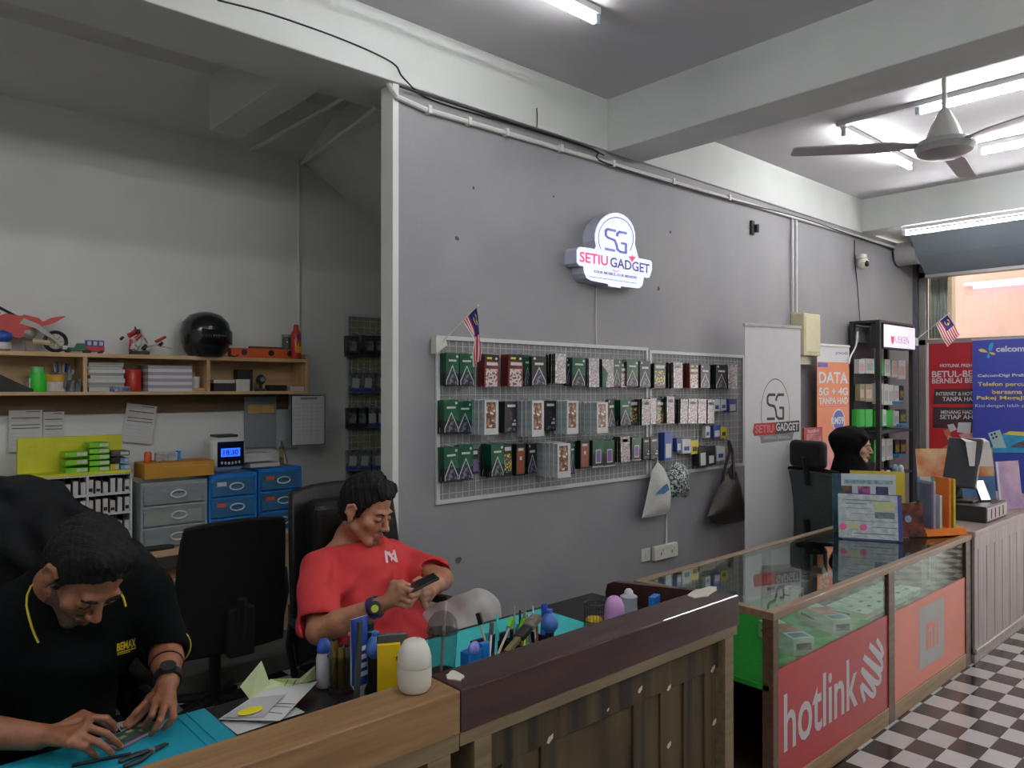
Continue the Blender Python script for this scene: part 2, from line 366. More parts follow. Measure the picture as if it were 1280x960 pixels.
def chip(name, pts, z, label, up=True, y=None):
    poly = []
    c = sum((Vector(p) for p in pts), Vector((0, 0))) / len(pts)
    for i, p in enumerate(pts):
        q = pts[(i + 1) % len(pts)]
        for s in range(3):
            a = Vector(p).lerp(Vector(q), s / 3); poly.append(tuple(a + (a - c) * random.uniform(-.12, .12)))
    M = Matrix.Translation((0, 0, z)) if up else Matrix.Translation((0, y, 0)) @ Matrix.Rotation(pi / 2, 4, 'X')
    return MB().prism(poly, 0, .0025, 0, M).build(name, plaster, None, label=label)
def xy(u, v, z): p = wz(u, v, z); return (p.x, p.y)
# --- dark service counter (right half) and oak half; one run with a shared frame
ctz = .85
cd = thing('service_counter', 'low service counter with dark walnut top beam and rustic panel front', 'counter', (1.157, 1.47, 0))
def C0(mb, name, mt, par, **k):      # build in world coordinates under a parent whose origin is shifted
    o = mb.build(name, mt, par, **k); o.matrix_parent_inverse = par.matrix_basis.inverted(); return o
bpy.context.view_layer.update()
C0(MB().b2(1.158, 1.467, .742, 2.44, 1.603, ctz), 'top_beam', dkb, cd, bevel=.005)
C0(MB().b2(1.158, 1.472, .708, 2.435, 1.59, .742), 'rail', ash, cd, bevel=.002)
C0(MB().b2(2.355, 1.472, 0, 2.41, 1.59, .708), 'post', ash, cd, bevel=.002)
C0(MB().b2(1.205, 1.472, 0, 1.262, 1.59, .708), 'post', ash, cd, bevel=.002)
C0(MB().b2(1.262, 1.512, .02, 2.355, 1.53, .708), 'front_panel', rustic, cd)
for a, c in ((1.325, 1.39), (1.47, 1.535), (1.88, 1.94), (2.02, 2.075), (2.15, 2.2), (2.275, 2.325)):
    C0(MB().b2(a, 1.503, .02, c, 1.512, .60), 'batten', rustic2, cd, bevel=.002)
C0(MB().b2(1.262, 1.5, .60, 2.355, 1.512, .708), 'top_board', rustic2, cd, bevel=.002)
for pts in ([(545 + 12, 845), (566, 838), (582, 846), (576, 852), (560, 850)], [(858, 745), (870, 738), (893, 733), (898, 738), (884, 746), (868, 748)]):
    o = chip('paint_chip', [xy(u, v, ctz) for u, v in pts], ctz + .0003, 'pale patch of chipped filler'); o.parent = cd; o.matrix_parent_inverse = cd.matrix_basis.inverted()
for u, v, s in ((687, 924, 1.1), (800, 862, 1.0), (836, 860, .9), (891, 836, 1.1), (893, 903, 1), (836, 932, .9), (760, 887, .5)):
    p = wy(u, v, 1.5); r = .011 * s
    o = chip('paint_chip', [(p.x - r, p.z - r * .5), (p.x - r * .3, p.z + r * .5), (p.x + r * 1.2, p.z + r), (p.x + r * 1.1, p.z), (p.x - r * .2, p.z - r)], 0, None, False, 1.5022)
    o.parent = cd; o.matrix_parent_inverse = cd.matrix_basis.inverted()
co_ = thing('oak_counter', 'oak laminate counter section left of the dark walnut one', 'counter', (1.157, 1.47, 0))
bpy.context.view_layer.update()
C0(MB().b2(-1.2, 1.467, .742, 1.156, 1.603, ctz), 'top_beam', oak, co_, bevel=.004)
C0(MB().b2(-1.2, 1.472, .70, 1.156, 1.59, .742), 'rail', ash, co_, bevel=.002)
C0(MB().b2(1.06, 1.472, 0, 1.13, 1.59, .70), 'post', ash, co_, bevel=.002)
C0(MB().b2(-1.2, 1.51, 0, 1.06, 1.53, .70), 'front_panel', rustic, co_)
# --- desk behind it
dz = .735
dk = thing('work_desk', 'black topped repair desk behind the counter', 'desk', (1.0, 1.85, 0)); bpy.context.view_layer.update()
C0(MB().b2(-1.2, 1.606, dz - .03, 1.15, 2.062, dz), 'desk_top', blackm, dk, bevel=.003); C0(MB().b2(1.15, 1.606, dz - .03, 2.385, 2.13, dz), 'desk_top', blackm, dk, bevel=.003)
for x in (-1.1, .95, 2.3): C0(MB().b2(x, 1.62, 0, x + .03, 2.05, dz - .03), 'side_panel', blackm, dk)
pr = [(1.606, 0), (2.06, 0), (2.06, .75), (2.05, .785), (2.02, .80), (1.606, .845)]
C0(MB().prism([(y, z) for y, z in pr], 2.39, 2.42, 0, Matrix(((0, 0, 1, 0), (1, 0, 0, 0), (0, 1, 0, 0), (0, 0, 0, 1)))), 'end_board', dkb, dk, bevel=.006)
# ================================================================== GLASS SHOWCASE
gl = glass('showcase_glass', (228, 240, 234), 1.95); fgl = glass('front_glass', (228, 242, 234), 1.22)
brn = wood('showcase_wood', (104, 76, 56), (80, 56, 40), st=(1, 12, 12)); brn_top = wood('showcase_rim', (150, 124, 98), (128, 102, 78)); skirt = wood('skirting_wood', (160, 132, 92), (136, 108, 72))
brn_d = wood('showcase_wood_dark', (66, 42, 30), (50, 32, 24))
gcar = mat('green_felt', (34, 152, 48), .75, var=.12, scale=60); red = mat('red_vinyl', (178, 48, 54), .35, var=.03); orange = mat('orange_vinyl', (222, 110, 84), .3, var=.05, scale=4)
lwhite = mat('white_print', (205, 203, 208), .4, var=.02); lgrey = mat('grey_print', (176, 178, 176), .4, var=.02)
X0, X1, Y0, Y1, TZ = 2.635, 4.9, 1.44, 2.11, .75
sc = thing('glass_showcase', 'glass topped wooden showcase counter with red and orange front panels', 'showcase', (X0, Y0, 0)); bpy.context.view_layer.update()
C0(MB().b2(X0, Y0, TZ - .03, X1 + .01, Y0 + .04, TZ), 'top_rail', brn_top, sc, bevel=.003)
C0(MB().b2(X0, Y1 - .04, TZ - .03, X1, Y1, TZ), 'top_rail', brn_top, sc, bevel=.003)
C0(MB().b2(X0, Y0 + .04, TZ - .03, X0 + .04, Y1 - .04, TZ), 'top_rail', brn_top, sc, bevel=.003)
C0(MB().b2(X1 - .03, Y0 + .04, TZ - .03, X1, Y1 - .04, TZ), 'top_rail', brn_top, sc, bevel=.003)
C0(MB().b2(X0 + .04, Y0 + .04, TZ - .012, X1 - .03, Y1 - .04, TZ - .004), 'glass_top', gl, sc)
for (a, c) in ((X0 + .005, X0 + .046), (X1 - .085, X1)):
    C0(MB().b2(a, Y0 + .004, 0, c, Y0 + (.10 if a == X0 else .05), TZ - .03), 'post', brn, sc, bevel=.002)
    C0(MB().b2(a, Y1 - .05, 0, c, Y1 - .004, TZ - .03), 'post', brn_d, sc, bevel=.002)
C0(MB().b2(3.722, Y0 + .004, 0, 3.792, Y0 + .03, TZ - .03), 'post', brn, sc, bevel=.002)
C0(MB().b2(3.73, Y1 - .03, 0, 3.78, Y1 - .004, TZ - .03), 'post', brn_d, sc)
C0(MB().b2(X0 + .05, Y0 + .004, 0, 3.722, Y0 + .02, .082), 'skirting', skirt, sc, bevel=.003); C0(MB().b2(3.792, Y0 + .004, 0, X1 - .085, Y0 + .02, .08), 'skirting', skirt, sc, bevel=.003)
C0(MB().b2(X0 + .05, Y0 + .01, .082, 3.722, Y0 + .02, .52), 'red_panel', red, sc); C0(MB().b2(3.792, Y0 + .01, .08, X1 - .085, Y0 + .02, .515), 'orange_panel', orange, sc)
C0(MB().b2(X0 + .05, Y0 + .014, .52, 3.722, Y0 + .02, TZ - .03), 'front_glass', fgl, sc); C0(MB().b2(3.792, Y0 + .014, .515, X1 - .085, Y0 + .02, TZ - .03), 'front_glass', fgl, sc)
C0(MB().b2(X0 + .01, Y0 + .05, .40, X0 + .016, Y1 - .05, TZ - .03), 'side_glass', fgl, sc)
C0(MB().b2(X0 + .005, Y0 + .022, .445, 3.79, Y1 - .01, .465), 'green_shelf', gcar, sc)
chk = MATS.get('x')
C0(MB().b2(3.79, Y0 + .022, .445, X1 - .01, Y1 - .01, .465), 'grey_shelf', mat('dark_felt', (52, 66, 58), .6, var=.2), sc)
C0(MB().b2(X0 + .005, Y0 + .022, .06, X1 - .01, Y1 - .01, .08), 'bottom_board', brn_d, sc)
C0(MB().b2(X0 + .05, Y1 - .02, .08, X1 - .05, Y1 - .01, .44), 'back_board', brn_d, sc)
# print on the panels
M = on_wall((3.09, Y0 + .0095, .305))
o = text('hotlink', 'lettering', lwhite, sc, on_wall((3.06, Y0 + .0098, .300)), w=.66, h=.225, bold=.012); o.matrix_parent_inverse = sc.matrix_basis.inverted()
sq = []
sw = MB()
zz = [(3.455, .185), (3.50, .262), (3.53, .20), (3.585, .215), (3.50, .33), (3.60, .245), (3.645, .275), (3.49, .395), (3.62, .305), (3.665, .345), (3.545, .425), (3.64, .365), (3.668, .40), (3.59, .458), (3.652, .415)]
zz = [(3.462, .185), (3.43, .265), (3.54, .19), (3.57, .208), (3.43, .335), (3.595, .232), (3.628, .262), (3.455, .385), (3.63, .285), (3.645, .32), (3.515, .425), (3.645, .345), (3.652, .375), (3.585, .44)]
pz = [Vector((x, 0, z)) for x, z in zz]; sm = []
for i in range(len(pz) - 1):
    p0, p1, p2, p3 = pz[max(i - 1, 0)], pz[i], pz[i + 1], pz[min(i + 2, len(pz) - 1)]
    for s in range(5):
        t = s / 5; sm.append(.5 * ((2 * p1) + (p2 - p0) * t + (2 * p0 - 5 * p1 + 4 * p2 - p3) * t * t + (3 * p1 - p0 - 3 * p2 + p3) * t ** 3))
for i in range(len(sm) - 1):
    d = (sm[i + 1] - sm[i]).normalized(); n = Vector((-d.z, 0, d.x)) * .013
    a, b_, c, e = sm[i] - n - d * .003, sm[i] + n - d * .003, sm[i + 1] + n + d * .003, sm[i + 1] - n + d * .003
    y = Y0 + .0095 - .00001 * i
    sw.quad([(q.x, y, q.z) for q in (b_, a, e, c)])
C0(sw, 'spring_emblem', lwhite, sc)
def flat(mb, x0, z0, x1, z1, y, m=0): mb.quad([(x0, y, z0), (x1, y, z0), (x1, y, z1), (x0, y, z1)], m)
q = MB(); flat(q, 4.12, .155, 4.47, .47, Y0 + .0095); C0(q, 'white_square', lgrey, sc)
q = MB(); y = Y0 + .009; flat(q, 4.21, .235, 4.245, .375, y); flat(q, 4.245, .345, 4.30, .375, y); flat(q, 4.30, .235, 4.335, .365, y); flat(q, 4.262, .235, 4.283, .325, y); flat(q, 4.355, .235, 4.385, .375, y)
C0(q, 'square_emblem', orange, sc)
# boxes inside the showcase
bxw = mat('white_card', (226, 228, 220), .5, var=.03); bxr = mat('red_card_print', (205, 110, 105), .5, var=.1, scale=40); bxb = mat('blue_card_print', (96, 128, 170), .5, var=.15, scale=30); bxk = mat('black_print', (40, 42, 46), .5)
def box_thing(name, label, cat, c, d, rz=0, mats=None, group=None, prints=()):
    """small carton standing on c (centre of base); prints: (face, x0,y0,x1,y1,material index)"""
    mb = MB().b2(-d[0] / 2, -d[1] / 2, 0, d[0] / 2, d[1] / 2, d[2])
    e = .0006
    for f, a0, b0, a1, b1, mi in prints:
        if f == 'top': mb.quad([(d[0] * (a - .5), d[1] * (b_ - .5), d[2] + e) for a, b_ in ((a0, b0), (a1, b0), (a1, b1), (a0, b1))], mi)
        elif f == 'front': mb.quad([(d[0] * (a - .5), -d[1] / 2 - e, d[2] * b_) for a, b_ in ((a0, b0), (a1, b0), (a1, b1), (a0, b1))], mi)
        elif f == 'left': mb.quad([(-d[0] / 2 - e, d[1] * (.5 - a), d[2] * b_) for a, b_ in ((a0, b0), (a1, b0), (a1, b1), (a0, b1))], mi)
        elif f == 'right': mb.quad([(d[0] / 2 + e, d[1] * (a - .5), d[2] * b_) for a, b_ in ((a0, b0), (a1, b0), (a1, b1), (a0, b1))], mi)
    o = mb.build(name, mats or [bxw, bxr, bxb, bxk], None, loc=c, rot=(0, 0, rz)); return tag(o, label, cat, group)
pr = [('top', 0, .3, 1, .72, 1), ('top', .1, .05, .9, .25, 2), ('left', .1, .4, .5, .55, 3), ('front', .15, .3, .85, .7, 3)]
F1 = wz(1003, 819, .465); F2 = wz(1052, 794, .465)
for k, (x, y, lb) in enumerate(((F1.x + .07, F1.y + .115, 'white phone carton on green felt nearest the showcase corner'), (F2.x + .07, F2.y + .115, 'white phone carton on green felt, second from the showcase corner'))):
    box_thing('phone_carton', lb, 'box', (x, y, .465), (.10, .27, .072), -.50, prints=pr, group='phone cartons in the showcase')
box_thing('phone_carton', 'small white carton deep in the showcase near its left end', 'box', (2.76, 1.92, .465), (.08, .1, .05), .1, prints=pr)
box_thing('phone_carton', 'lone white carton at the back of the green felt', 'box', (3.83, 1.98, .465), (.09, .08, .06), .1, prints=pr)
prw = [('top', .15, .2, .45, .3, 3), ('top', .55, .5, .9, .6, 2), ('left', .2, .3, .6, .5, 3)]
for k in range(6):
    box_thing('phone_carton', 'flat white carton in the showcase row behind the orange panel, ' + ['first', 'second', 'third', 'fourth', 'fifth', 'sixth'][k] + ' from left', 'box', (3.80 + k * .12, 1.66, .465), (.11, .2, .03), .05 + random.uniform(-.05, .05), prints=prw, group='flat cartons in the showcase row')
# acrylic stand inside right end
for k, x in enumerate((4.6, 4.72)):
    tag(MB().b2(x, 1.6, .465, x + .07, 1.605, .70).build('acrylic_holder', mat('frosted_acrylic', (190, 205, 200), .2, var=.05)), ('left' if k == 0 else 'right') + ' pale acrylic plate standing in the right end of the showcase', 'display')
# ================================================================== GROOVED GREY COUNTER
gw = mat('grey_wash_wood', (176, 166, 164), .4, col2=(150, 140, 138), scale=4, stretch=(10, 10, .6), coat=.15); gtop = mat('grey_wash_top', (168, 152, 146), .35, col2=(146, 130, 124), scale=4, stretch=(.8, 10, 10)); gro = mat('groove_dark', (44, 36, 38), .6)
gc = thing('grooved_counter', 'grey washed counter with vertical plank front beyond the showcase', 'counter', (4.93, 1.43, 0)); bpy.context.view_layer.update()
C0(MB().b2(4.915, 1.425, .735, 7.0, 2.11, .765), 'counter_top', gtop, gc, bevel=.004)
C0(MB().b2(4.915, 1.445, .05, 7.0, 2.08, .735), 'carcass', gro, gc)
C0(MB().b2(4.915, 1.428, .655, 7.0, 1.445, .735), 'top_rail', gw, gc, bevel=.003)
C0(MB().b2(4.915, 1.43, 0, 7.0, 1.45, .05), 'plinth', gw, gc, bevel=.004); C0(MB().b2(4.915, 1.42, .05, 7.0, 1.445, .085), 'moulding', gw, gc, bevel=.008)
C0(MB().b2(4.915, 1.43, .085, 4.978, 1.445, .655), 'plank', gw, gc, bevel=.002)
for k in range(13):
    x = 4.986 + k * .1555
    C0(MB().b2(x, 1.43, .085, min(x + .1475, 7.0), 1.445, .655), 'plank', gw, gc, bevel=.002)
# ================================================================== ON THE GREY WALL
# ---- lit sign
SY = 3.0
sgn = thing('lit_sign', 'glowing white shop sign with SG letters in a circle', 'sign', (3.67, W, 2.35)); bpy.context.view_layer.update()
def zz8(x, y): p = wy(690 + x / 8, 250 + y / 8, SY); return (p.x, p.z)
arc = []
for k in range(17):
    a = math.radians(200 - k * 13.4); arc.append((632 + 202 * math.cos(a), 375 - 248 * math.sin(a)))
outl = [(250, 500), (265, 475), (290, 468), (430, 490)] + arc + [(865, 580), (985, 605), (1000, 625), (1000, 700), (975, 775), (945, 780), (920, 770), (905, 850), (880, 880), (850, 882), (690, 862), (686, 880), (568, 862), (560, 838), (390, 805), (350, 780), (325, 730), (315, 662), (275, 655), (250, 625)]
face = [zz8(*p) for p in outl]
XZ = Matrix(((1, 0, 0, 0), (0, 0, 1, 0), (0, 1, 0, 0), (0, 0, 0, 1)))     # (x,z,h) -> world, h along +y
sface = emit('sign_face', (216, 222, 255), .68); sside = mat('sign_side', (190, 196, 214), .4, var=.03)
C0(MB().prism(face, SY + .004, W, 0, XZ), 'casing', sside, sgn)
C0(MB().prism(face, SY, SY + .004, 0, XZ), 'face', sface, sgn)
def sg_letters(par, P, mt, y):
    """the two blocky monogram letters as strokes; P maps (0..1, 0..1) to (x, z)"""
    mb = MB(); h = .055
    def stroke(pts):
        for a, b in zip(pts[:-1], pts[1:]):
            a = Vector(a); b = Vector(b); d = (b - a).normalized(); n = Vector((-d.y, d.x)) * h; e = d * h * .45
            mb.quad([(P(*(q))[0], y, P(*(q))[1]) for q in (a - n - e, b - n + e, b + n + e, a + n - e)])
    stroke([(.48, .95), (.14, .95), (.06, .86), (.06, .66), (.14, .58), (.44, .52), (.52, .36), (.56, .14), (.68, .06), (.94, .06), (.94, .46), (.74, .46)])
    stroke([(.96, .95), (.66, .95), (.56, .84), (.54, .74)]); stroke([(.04, .06), (.44, .06)])
    return C0(mb, 'monogram', mt, par)
def bil(a, b, c, d):      # bilinear map of the unit square: a lower left, b lower right, c upper right, d upper left
    def P(s, t):
        x = (a[0] * (1 - s) + b[0] * s) * (1 - t) + (d[0] * (1 - s) + c[0] * s) * t
        z = (a[1] * (1 - s) + b[1] * s) * (1 - t) + (d[1] * (1 - s) + c[1] * s) * t
        return x, z
    return P
lilac = emit('sign_lilac', (120, 118, 186), .42); rose = emit('sign_rose', (228, 70, 110), .55); dusk = emit('sign_dusk', (92, 80, 130), .38); thin = emit('sign_line', (76, 74, 110), .36)
sg_letters(sgn, bil(zz8(522, 500), zz8(752, 545), zz8(752, 325), zz8(522, 272)), lilac, SY - .001)
ring = MB(); cR = []
for k in range(41):
    a = math.radians(212 - k * 6.2); cR.append((a, (638 + 178 * math.cos(a), 382 - 212 * math.sin(a)), (638 + 171 * math.cos(a), 382 - 203 * math.sin(a))))
for p, q in zip(cR[:-1], cR[1:]):
    ring.quad([(zz8(*r)[0], SY - .0008, zz8(*r)[1]) for r in (p[1], q[1], q[2], p[2])])
C0(ring, 'ring_line', thin, sgn)
def word(body, m, x0, y0, x1, y1, h, y, par=sgn, Z=zz8, bold=.02, shear=0):
    """lettering whose base line runs from picture point (x0,y0) to (x1,y1) on the sign's plane"""
    a = Vector((Z(x0, y0)[0], y, Z(x0, y0)[1])); b = Vector((Z(x1, y1)[0], y, Z(x1, y1)[1])); c = Z(x0, y0 - h)
    hh = abs(c[1] - a.z); d = (b - a)
    o = text(body, 'lettering', m, par, plane_M((a + b) / 2 + Vector((0, 0, hh / 2)), d, (0, 0, 1)) , w=d.length, h=hh, bold=bold, shear=shear)
    o.matrix_parent_inverse = par.matrix_basis.inverted(); return o
word('SETIU', rose, 275, 618, 558, 660, 105, SY - .001); word('GADGET', dusk, 580, 668, 975, 738, 100, SY - .001)
word('YOUR MOBILE, OUR MISSION', thin, 412, 730, 845, 795, 32, SY - .001)
ln = MB(); ln.quad([(zz8(*r)[0], SY - .0008, zz8(*r)[1]) for r in ((370, 762), (850, 832), (850, 837), (370, 767))]); C0(ln, 'underline', thin, sgn)
ar = MB(); ar.quad([(zz8(*r)[0], SY - .0012, zz8(*r)[1]) for r in ((762, 562), (795, 565), (800, 545), (812, 566), (838, 570), (798, 622))]); C0(ar, 'arrow_mark', rose, sgn)
sm_ = MB(); sm_.quad([(zz8(*r)[0], SY - .0012, zz8(*r)[1]) for r in ((600, 690), (640, 712), (690, 700), (690, 704), (640, 720), (604, 702))]); C0(sm_, 'smile_mark', rose, sgn)
# ---- wire display racks
rk_m = mat('rack_white', (205, 210, 210), .4, var=.03)
def rack(x0, x1, z0, z1, y, label, pitch=.043, zp=.05, name='wire_rack', bar=.022):
    t = thing(name, label, 'rack', ((x0 + x1) / 2, y, z0)); bpy.context.view_layer.update()
    for a in ((x0, z0, x0 + bar, z1), (x1 - bar, z0, x1, z1), (x0 + bar, z0, x1 - bar, z0 + bar), (x0 + bar, z1 - bar, x1 - bar, z1)):
        C0(MB().b2(a[0], y - .016, a[1], a[2], y, a[3]), 'frame_bar', rk_m, t, bevel=.002)
    mb = MB(); n = round((x1 - x0) / pitch); r = .0014
    for i in range(1, n):
        x = x0 + (x1 - x0) * i / n; mb.b2(x - r, y - .010, z0 + .01, x + r, y - .0065, z1 - .01)
    n = round((z1 - z0) / zp)
    for i in range(1, n):
        z = z0 + (z1 - z0) * i / n; mb.b2(x0 + .01, y - .0065, z - r, x1 - .01, y - .003, z + r)
    C0(mb, 'wire_mesh', rk_m, t)['kind'] = 'stuff'
    return t
rA = rack(2.275, 4.012, 1.005, 1.868, W - .002, 'large white wire rack of phone accessories, left of two')
rB = rack(4.028, 5.205, 1.003, 1.852, W - .002, 'smaller white wire rack beside the white banner')
# ---- hanging packs
def pic(name, cols, scale=26, detail=6):
    """busy product picture: noise through a colour ramp"""
    m = mat(name, cols[0], .3, spec=.6); nt = m.node_tree; rp = [n for n in nt.nodes if n.type == 'VALTORGB'][0]; nz = [n for n in nt.nodes if n.type == 'TEX_NOISE'][0]
    nz.inputs['Scale'].default_value = scale; nz.inputs['Detail'].default_value = detail
    el = rp.color_ramp.elements
    while len(el) > 1: el.remove(el[-1])
    el[0].position = .28; el[0].color = (*lin(cols[0]), 1)
    for i, c in enumerate(cols[1:]):
        e = el.new(.28 + .44 * (i + 1) / (len(cols) - 1)); e.color = (*lin(c), 1)
    rp.color_ramp.interpolation = 'CONSTANT' if len(cols) > 3 else 'LINEAR'; return m
kblk = mat('pack_black', (26, 30, 30), .3, var=.2); kgrn = mat('pack_green', (18, 112, 74), .3, col2=(10, 74, 52), scale=9); kred = mat('pack_red', (150, 52, 46), .3, col2=(96, 30, 28), scale=12)
kwht = mat('pack_white', (206, 208, 208), .35, var=.04); kylw = mat('pack_yellow', (214, 196, 40), .35, var=.08); kpink = mat('pack_pink', (214, 190, 192), .3, var=.06); kpur = mat('pack_purple', (120, 90, 150), .35, var=.1); kblu = mat('pack_blue', (52, 76, 150), .35, var=.1); korg = mat('pack_orange', (150, 80, 48), .35, var=.15)
pnav = pic('picture_navy', [(20, 22, 34), (44, 48, 70), (120, 122, 134), (30, 34, 50)], 60); pmix = pic('picture_brown', [(236, 236, 232), (150, 110, 84), (92, 52, 36), (214, 130, 50), (70, 84, 50)], 34); pfoil = pic('picture_foil', [(212, 200, 200), (170, 158, 162), (230, 226, 226), (96, 92, 100)], 44); psold = pic('picture_red', [(160, 60, 54), (206, 204, 206), (96, 92, 100), (176, 90, 80)], 40); pyel = pic('picture_yellow', [(216, 196, 48), (60, 60, 54), (206, 204, 190), (180, 160, 40)], 40); pgrey = mat('book_spine', (176, 190, 190), .45, col2=(150, 164, 164), scale=5, stretch=(1, 1, 8))
PW, PH = .078, .165
def q2(mb, x0, z0, x1, z1, y, m): mb.quad([(x0 * PW, y, z0 * PH), (x1 * PW, y, z0 * PH), (x1 * PW, y, z1 * PH), (x0 * PW, y, z1 * PH)], m)
def tri(mb, m, mo, y, cx=0, z0=-.97, z1=-.42, hw=.42):
    mb.quad([((cx - hw - .05) * PW, y, z0 * PH), ((cx + hw + .05) * PW, y, z0 * PH), ((cx + hw + .05) * PW, y, (z0 + .12) * PH), (cx * PW, y, (z1 + .06) * PH), ((cx - hw - .05) * PW, y, (z0 + .12) * PH)], mo)
    mb.quad([((cx - hw) * PW, y - .0003, z0 * PH), ((cx + hw) * PW, y - .0003, z0 * PH), ((cx + hw) * PW, y - .0003, (z0 + .11) * PH), (cx * PW, y - .0003, z1 * PH), ((cx - hw) * PW, y - .0003, (z0 + .11) * PH)], m)
def pack_mesh(ty):
    T = .012; mb = MB(); y = -T / 2 - .0004
    def body(m, t=T): mb.b2(-PW / 2, -t / 2, -PH, PW / 2, t / 2, 0, m)
    def sticker(x, z, r=.09):
        mb.quad([(x * PW + r * PW * math.cos(a * pi / 4), y - .0008, z * PH + r * PW * math.sin(a * pi / 4)) for a in range(8)], 1)
    if ty in 'GH':
        ms = [kblk, kwht, kgrn, pnav]; body(0)
        q2(mb, -.5, -.62, .5, 0, y, 2); tri(mb, 3, 1, y - .0002); q2(mb, -.3, -.26, .3, -.2, y - .0004, 1); sticker(.34, -.1)
        mb.b2(-PW / 2 - .0004, -T / 2, -.6 * PH, -PW / 2, T / 2, 0, 2)
    elif ty == 'D': ms = [kblk, kwht, pnav]; body(0); tri(mb, 2, 1, y); q2(mb, -.3, -.3, .3, -.22, y, 1); sticker(-.32, -.08)
    elif ty == 'K': ms = [kblk, kwht, pnav]; body(0); q2(mb, -.3, -.18, .34, -.1, y, 1); q2(mb, -.12, -.6, .14, -.34, y, 2); q2(mb, .1, -.78, .42, -.7, y, 1); q2(mb, -.4, -.95, .4, -.84, y, 2); sticker(.3, -.62)
    elif ty == 'R': ms = [kblk, kwht, kred, psold, kylw]; body(2); q2(mb, -.5, -.2, .5, 0, y, 0); q2(mb, -.34, -.15, .0, -.08, y - .0002, 4); q2(mb, -.34, -.34, .42, -.24, y, 1); q2(mb, -.4, -1, .42, -.45, y, 3); sticker(.3, -.12)
    elif ty == 'B':
        ms = [pgrey, kwht, pmix]; mb.b2(-.05, -.0075, -.19, .05, .0075, 0, 0); yy = -.0081
        mb.quad([(-.05, yy, -.19), (.05, yy, -.19), (.05, yy, 0), (-.05, yy, 0)], 1); mb.quad([(-.038, yy - .0003, -.155), (.03, yy - .0003, -.155), (.03, yy - .0003, -.012), (-.038, yy - .0003, -.012)], 2)
    elif ty == 'W': ms = [kblk, pfoil, kwht]; body(0); q2(mb, -.5, -1, .5, -.0, y, 1); q2(mb, -.3, -.22, .3, -.1, y, 2)
    elif ty == 'Y': ms = [kblk, pyel, kwht]; body(0); q2(mb, -.45, -.9, .45, -.3, y, 1); q2(mb, -.4, -.2, .4, -.08, y, 2)
    elif ty == 'P': ms = [kblk, kgrn, kpur, kwht]; body(0); q2(mb, -.5, -.5, .5, 0, y, 1); q2(mb, -.22, -.86, .26, -.34, y - .0002, 3); q2(mb, -.17, -.82, .21, -.38, y - .0004, 2); mb.b2(-PW / 2, -T / 2 - .001, -PH, PW / 2, T / 2, -.96 * PH, 3); sticker(.3, -.1)
    elif ty == 'O': ms = [kblk, korg, kwht]; body(0); q2(mb, -.4, -.95, .4, -.1, y, 1); q2(mb, -.12, -.5, .12, -.38, y - .0002, 2); q2(mb, -.3, -.2, .25, -.12, y - .0002, 2)
    elif ty == 'T': ms = [kgrn, pfoil, kblk]; body(2); q2(mb, -.5, -1, .5, 0, y + .0001, 1); mb.quad([(-PW / 2, y, -PH * .2), (0, y, -PH * .5), (-PW * .2, y, -PH), (-PW / 2, y, -PH)], 0)
    elif ty == 'V': ms = [kblk, kpur, kwht]; body(0); q2(mb, -.45, -.9, .45, -.4, y, 1); q2(mb, -.4, -.2, .4, -.05, y, 2)
    elif ty == 'b': ms = [kblu, kwht]; body(0); q2(mb, -.35, -.9, .35, -.4, y, 1)
    elif ty == 'w': ms = [kwht, kblu]; body(0); q2(mb, -.3, -.8, .3, -.5, y, 1)
    elif ty == 'y': ms = [kylw, kblk]; body(0); q2(mb, -.3, -.8, .25, -.45, y, 1)
    elif ty == 'k': ms = [kblk, kwht]; body(0); q2(mb, -.4, -.95, -.1, -.3, y, 1); q2(mb, .1, -.9, .4, -.5, y, 1)
    return mb.mesh('accessory_pack', ms)
PM = {}
KIND = {'G': 'green mountain print pack', 'H': 'slim green mountain print pack', 'D': 'black pack with white peak', 'K': 'black pack with small labels', 'R': 'red and black pack', 'B': 'white box with brown picture', 'W': 'pale pink foil pack', 'Y': 'pack with yellow picture', 'P': 'green pack with purple picture', 'O': 'dark pack with orange picture', 'T': 'silver and green pack', 'V': 'dark pack with purple picture', 'b': 'small blue accessory card', 'w': 'small white accessory card', 'y': 'small yellow accessory card', 'k': 'black and white accessory card'}
ORD = ['first', 'second', 'third', 'fourth', 'fifth', 'sixth', 'seventh', 'eighth', 'ninth', 'tenth', 'eleventh', 'twelfth', 'thirteenth', 'fourteenth', 'fifteenth', 'sixteenth', 'seventeenth', 'eighteenth', 'nineteenth', 'twentieth', 'twenty-first', 'twenty-second', 'twenty-third', 'twenty-fourth', 'twenty-fifth', 'twenty-sixth', 'twenty-seventh', 'twenty-eighth', 'twenty-ninth']
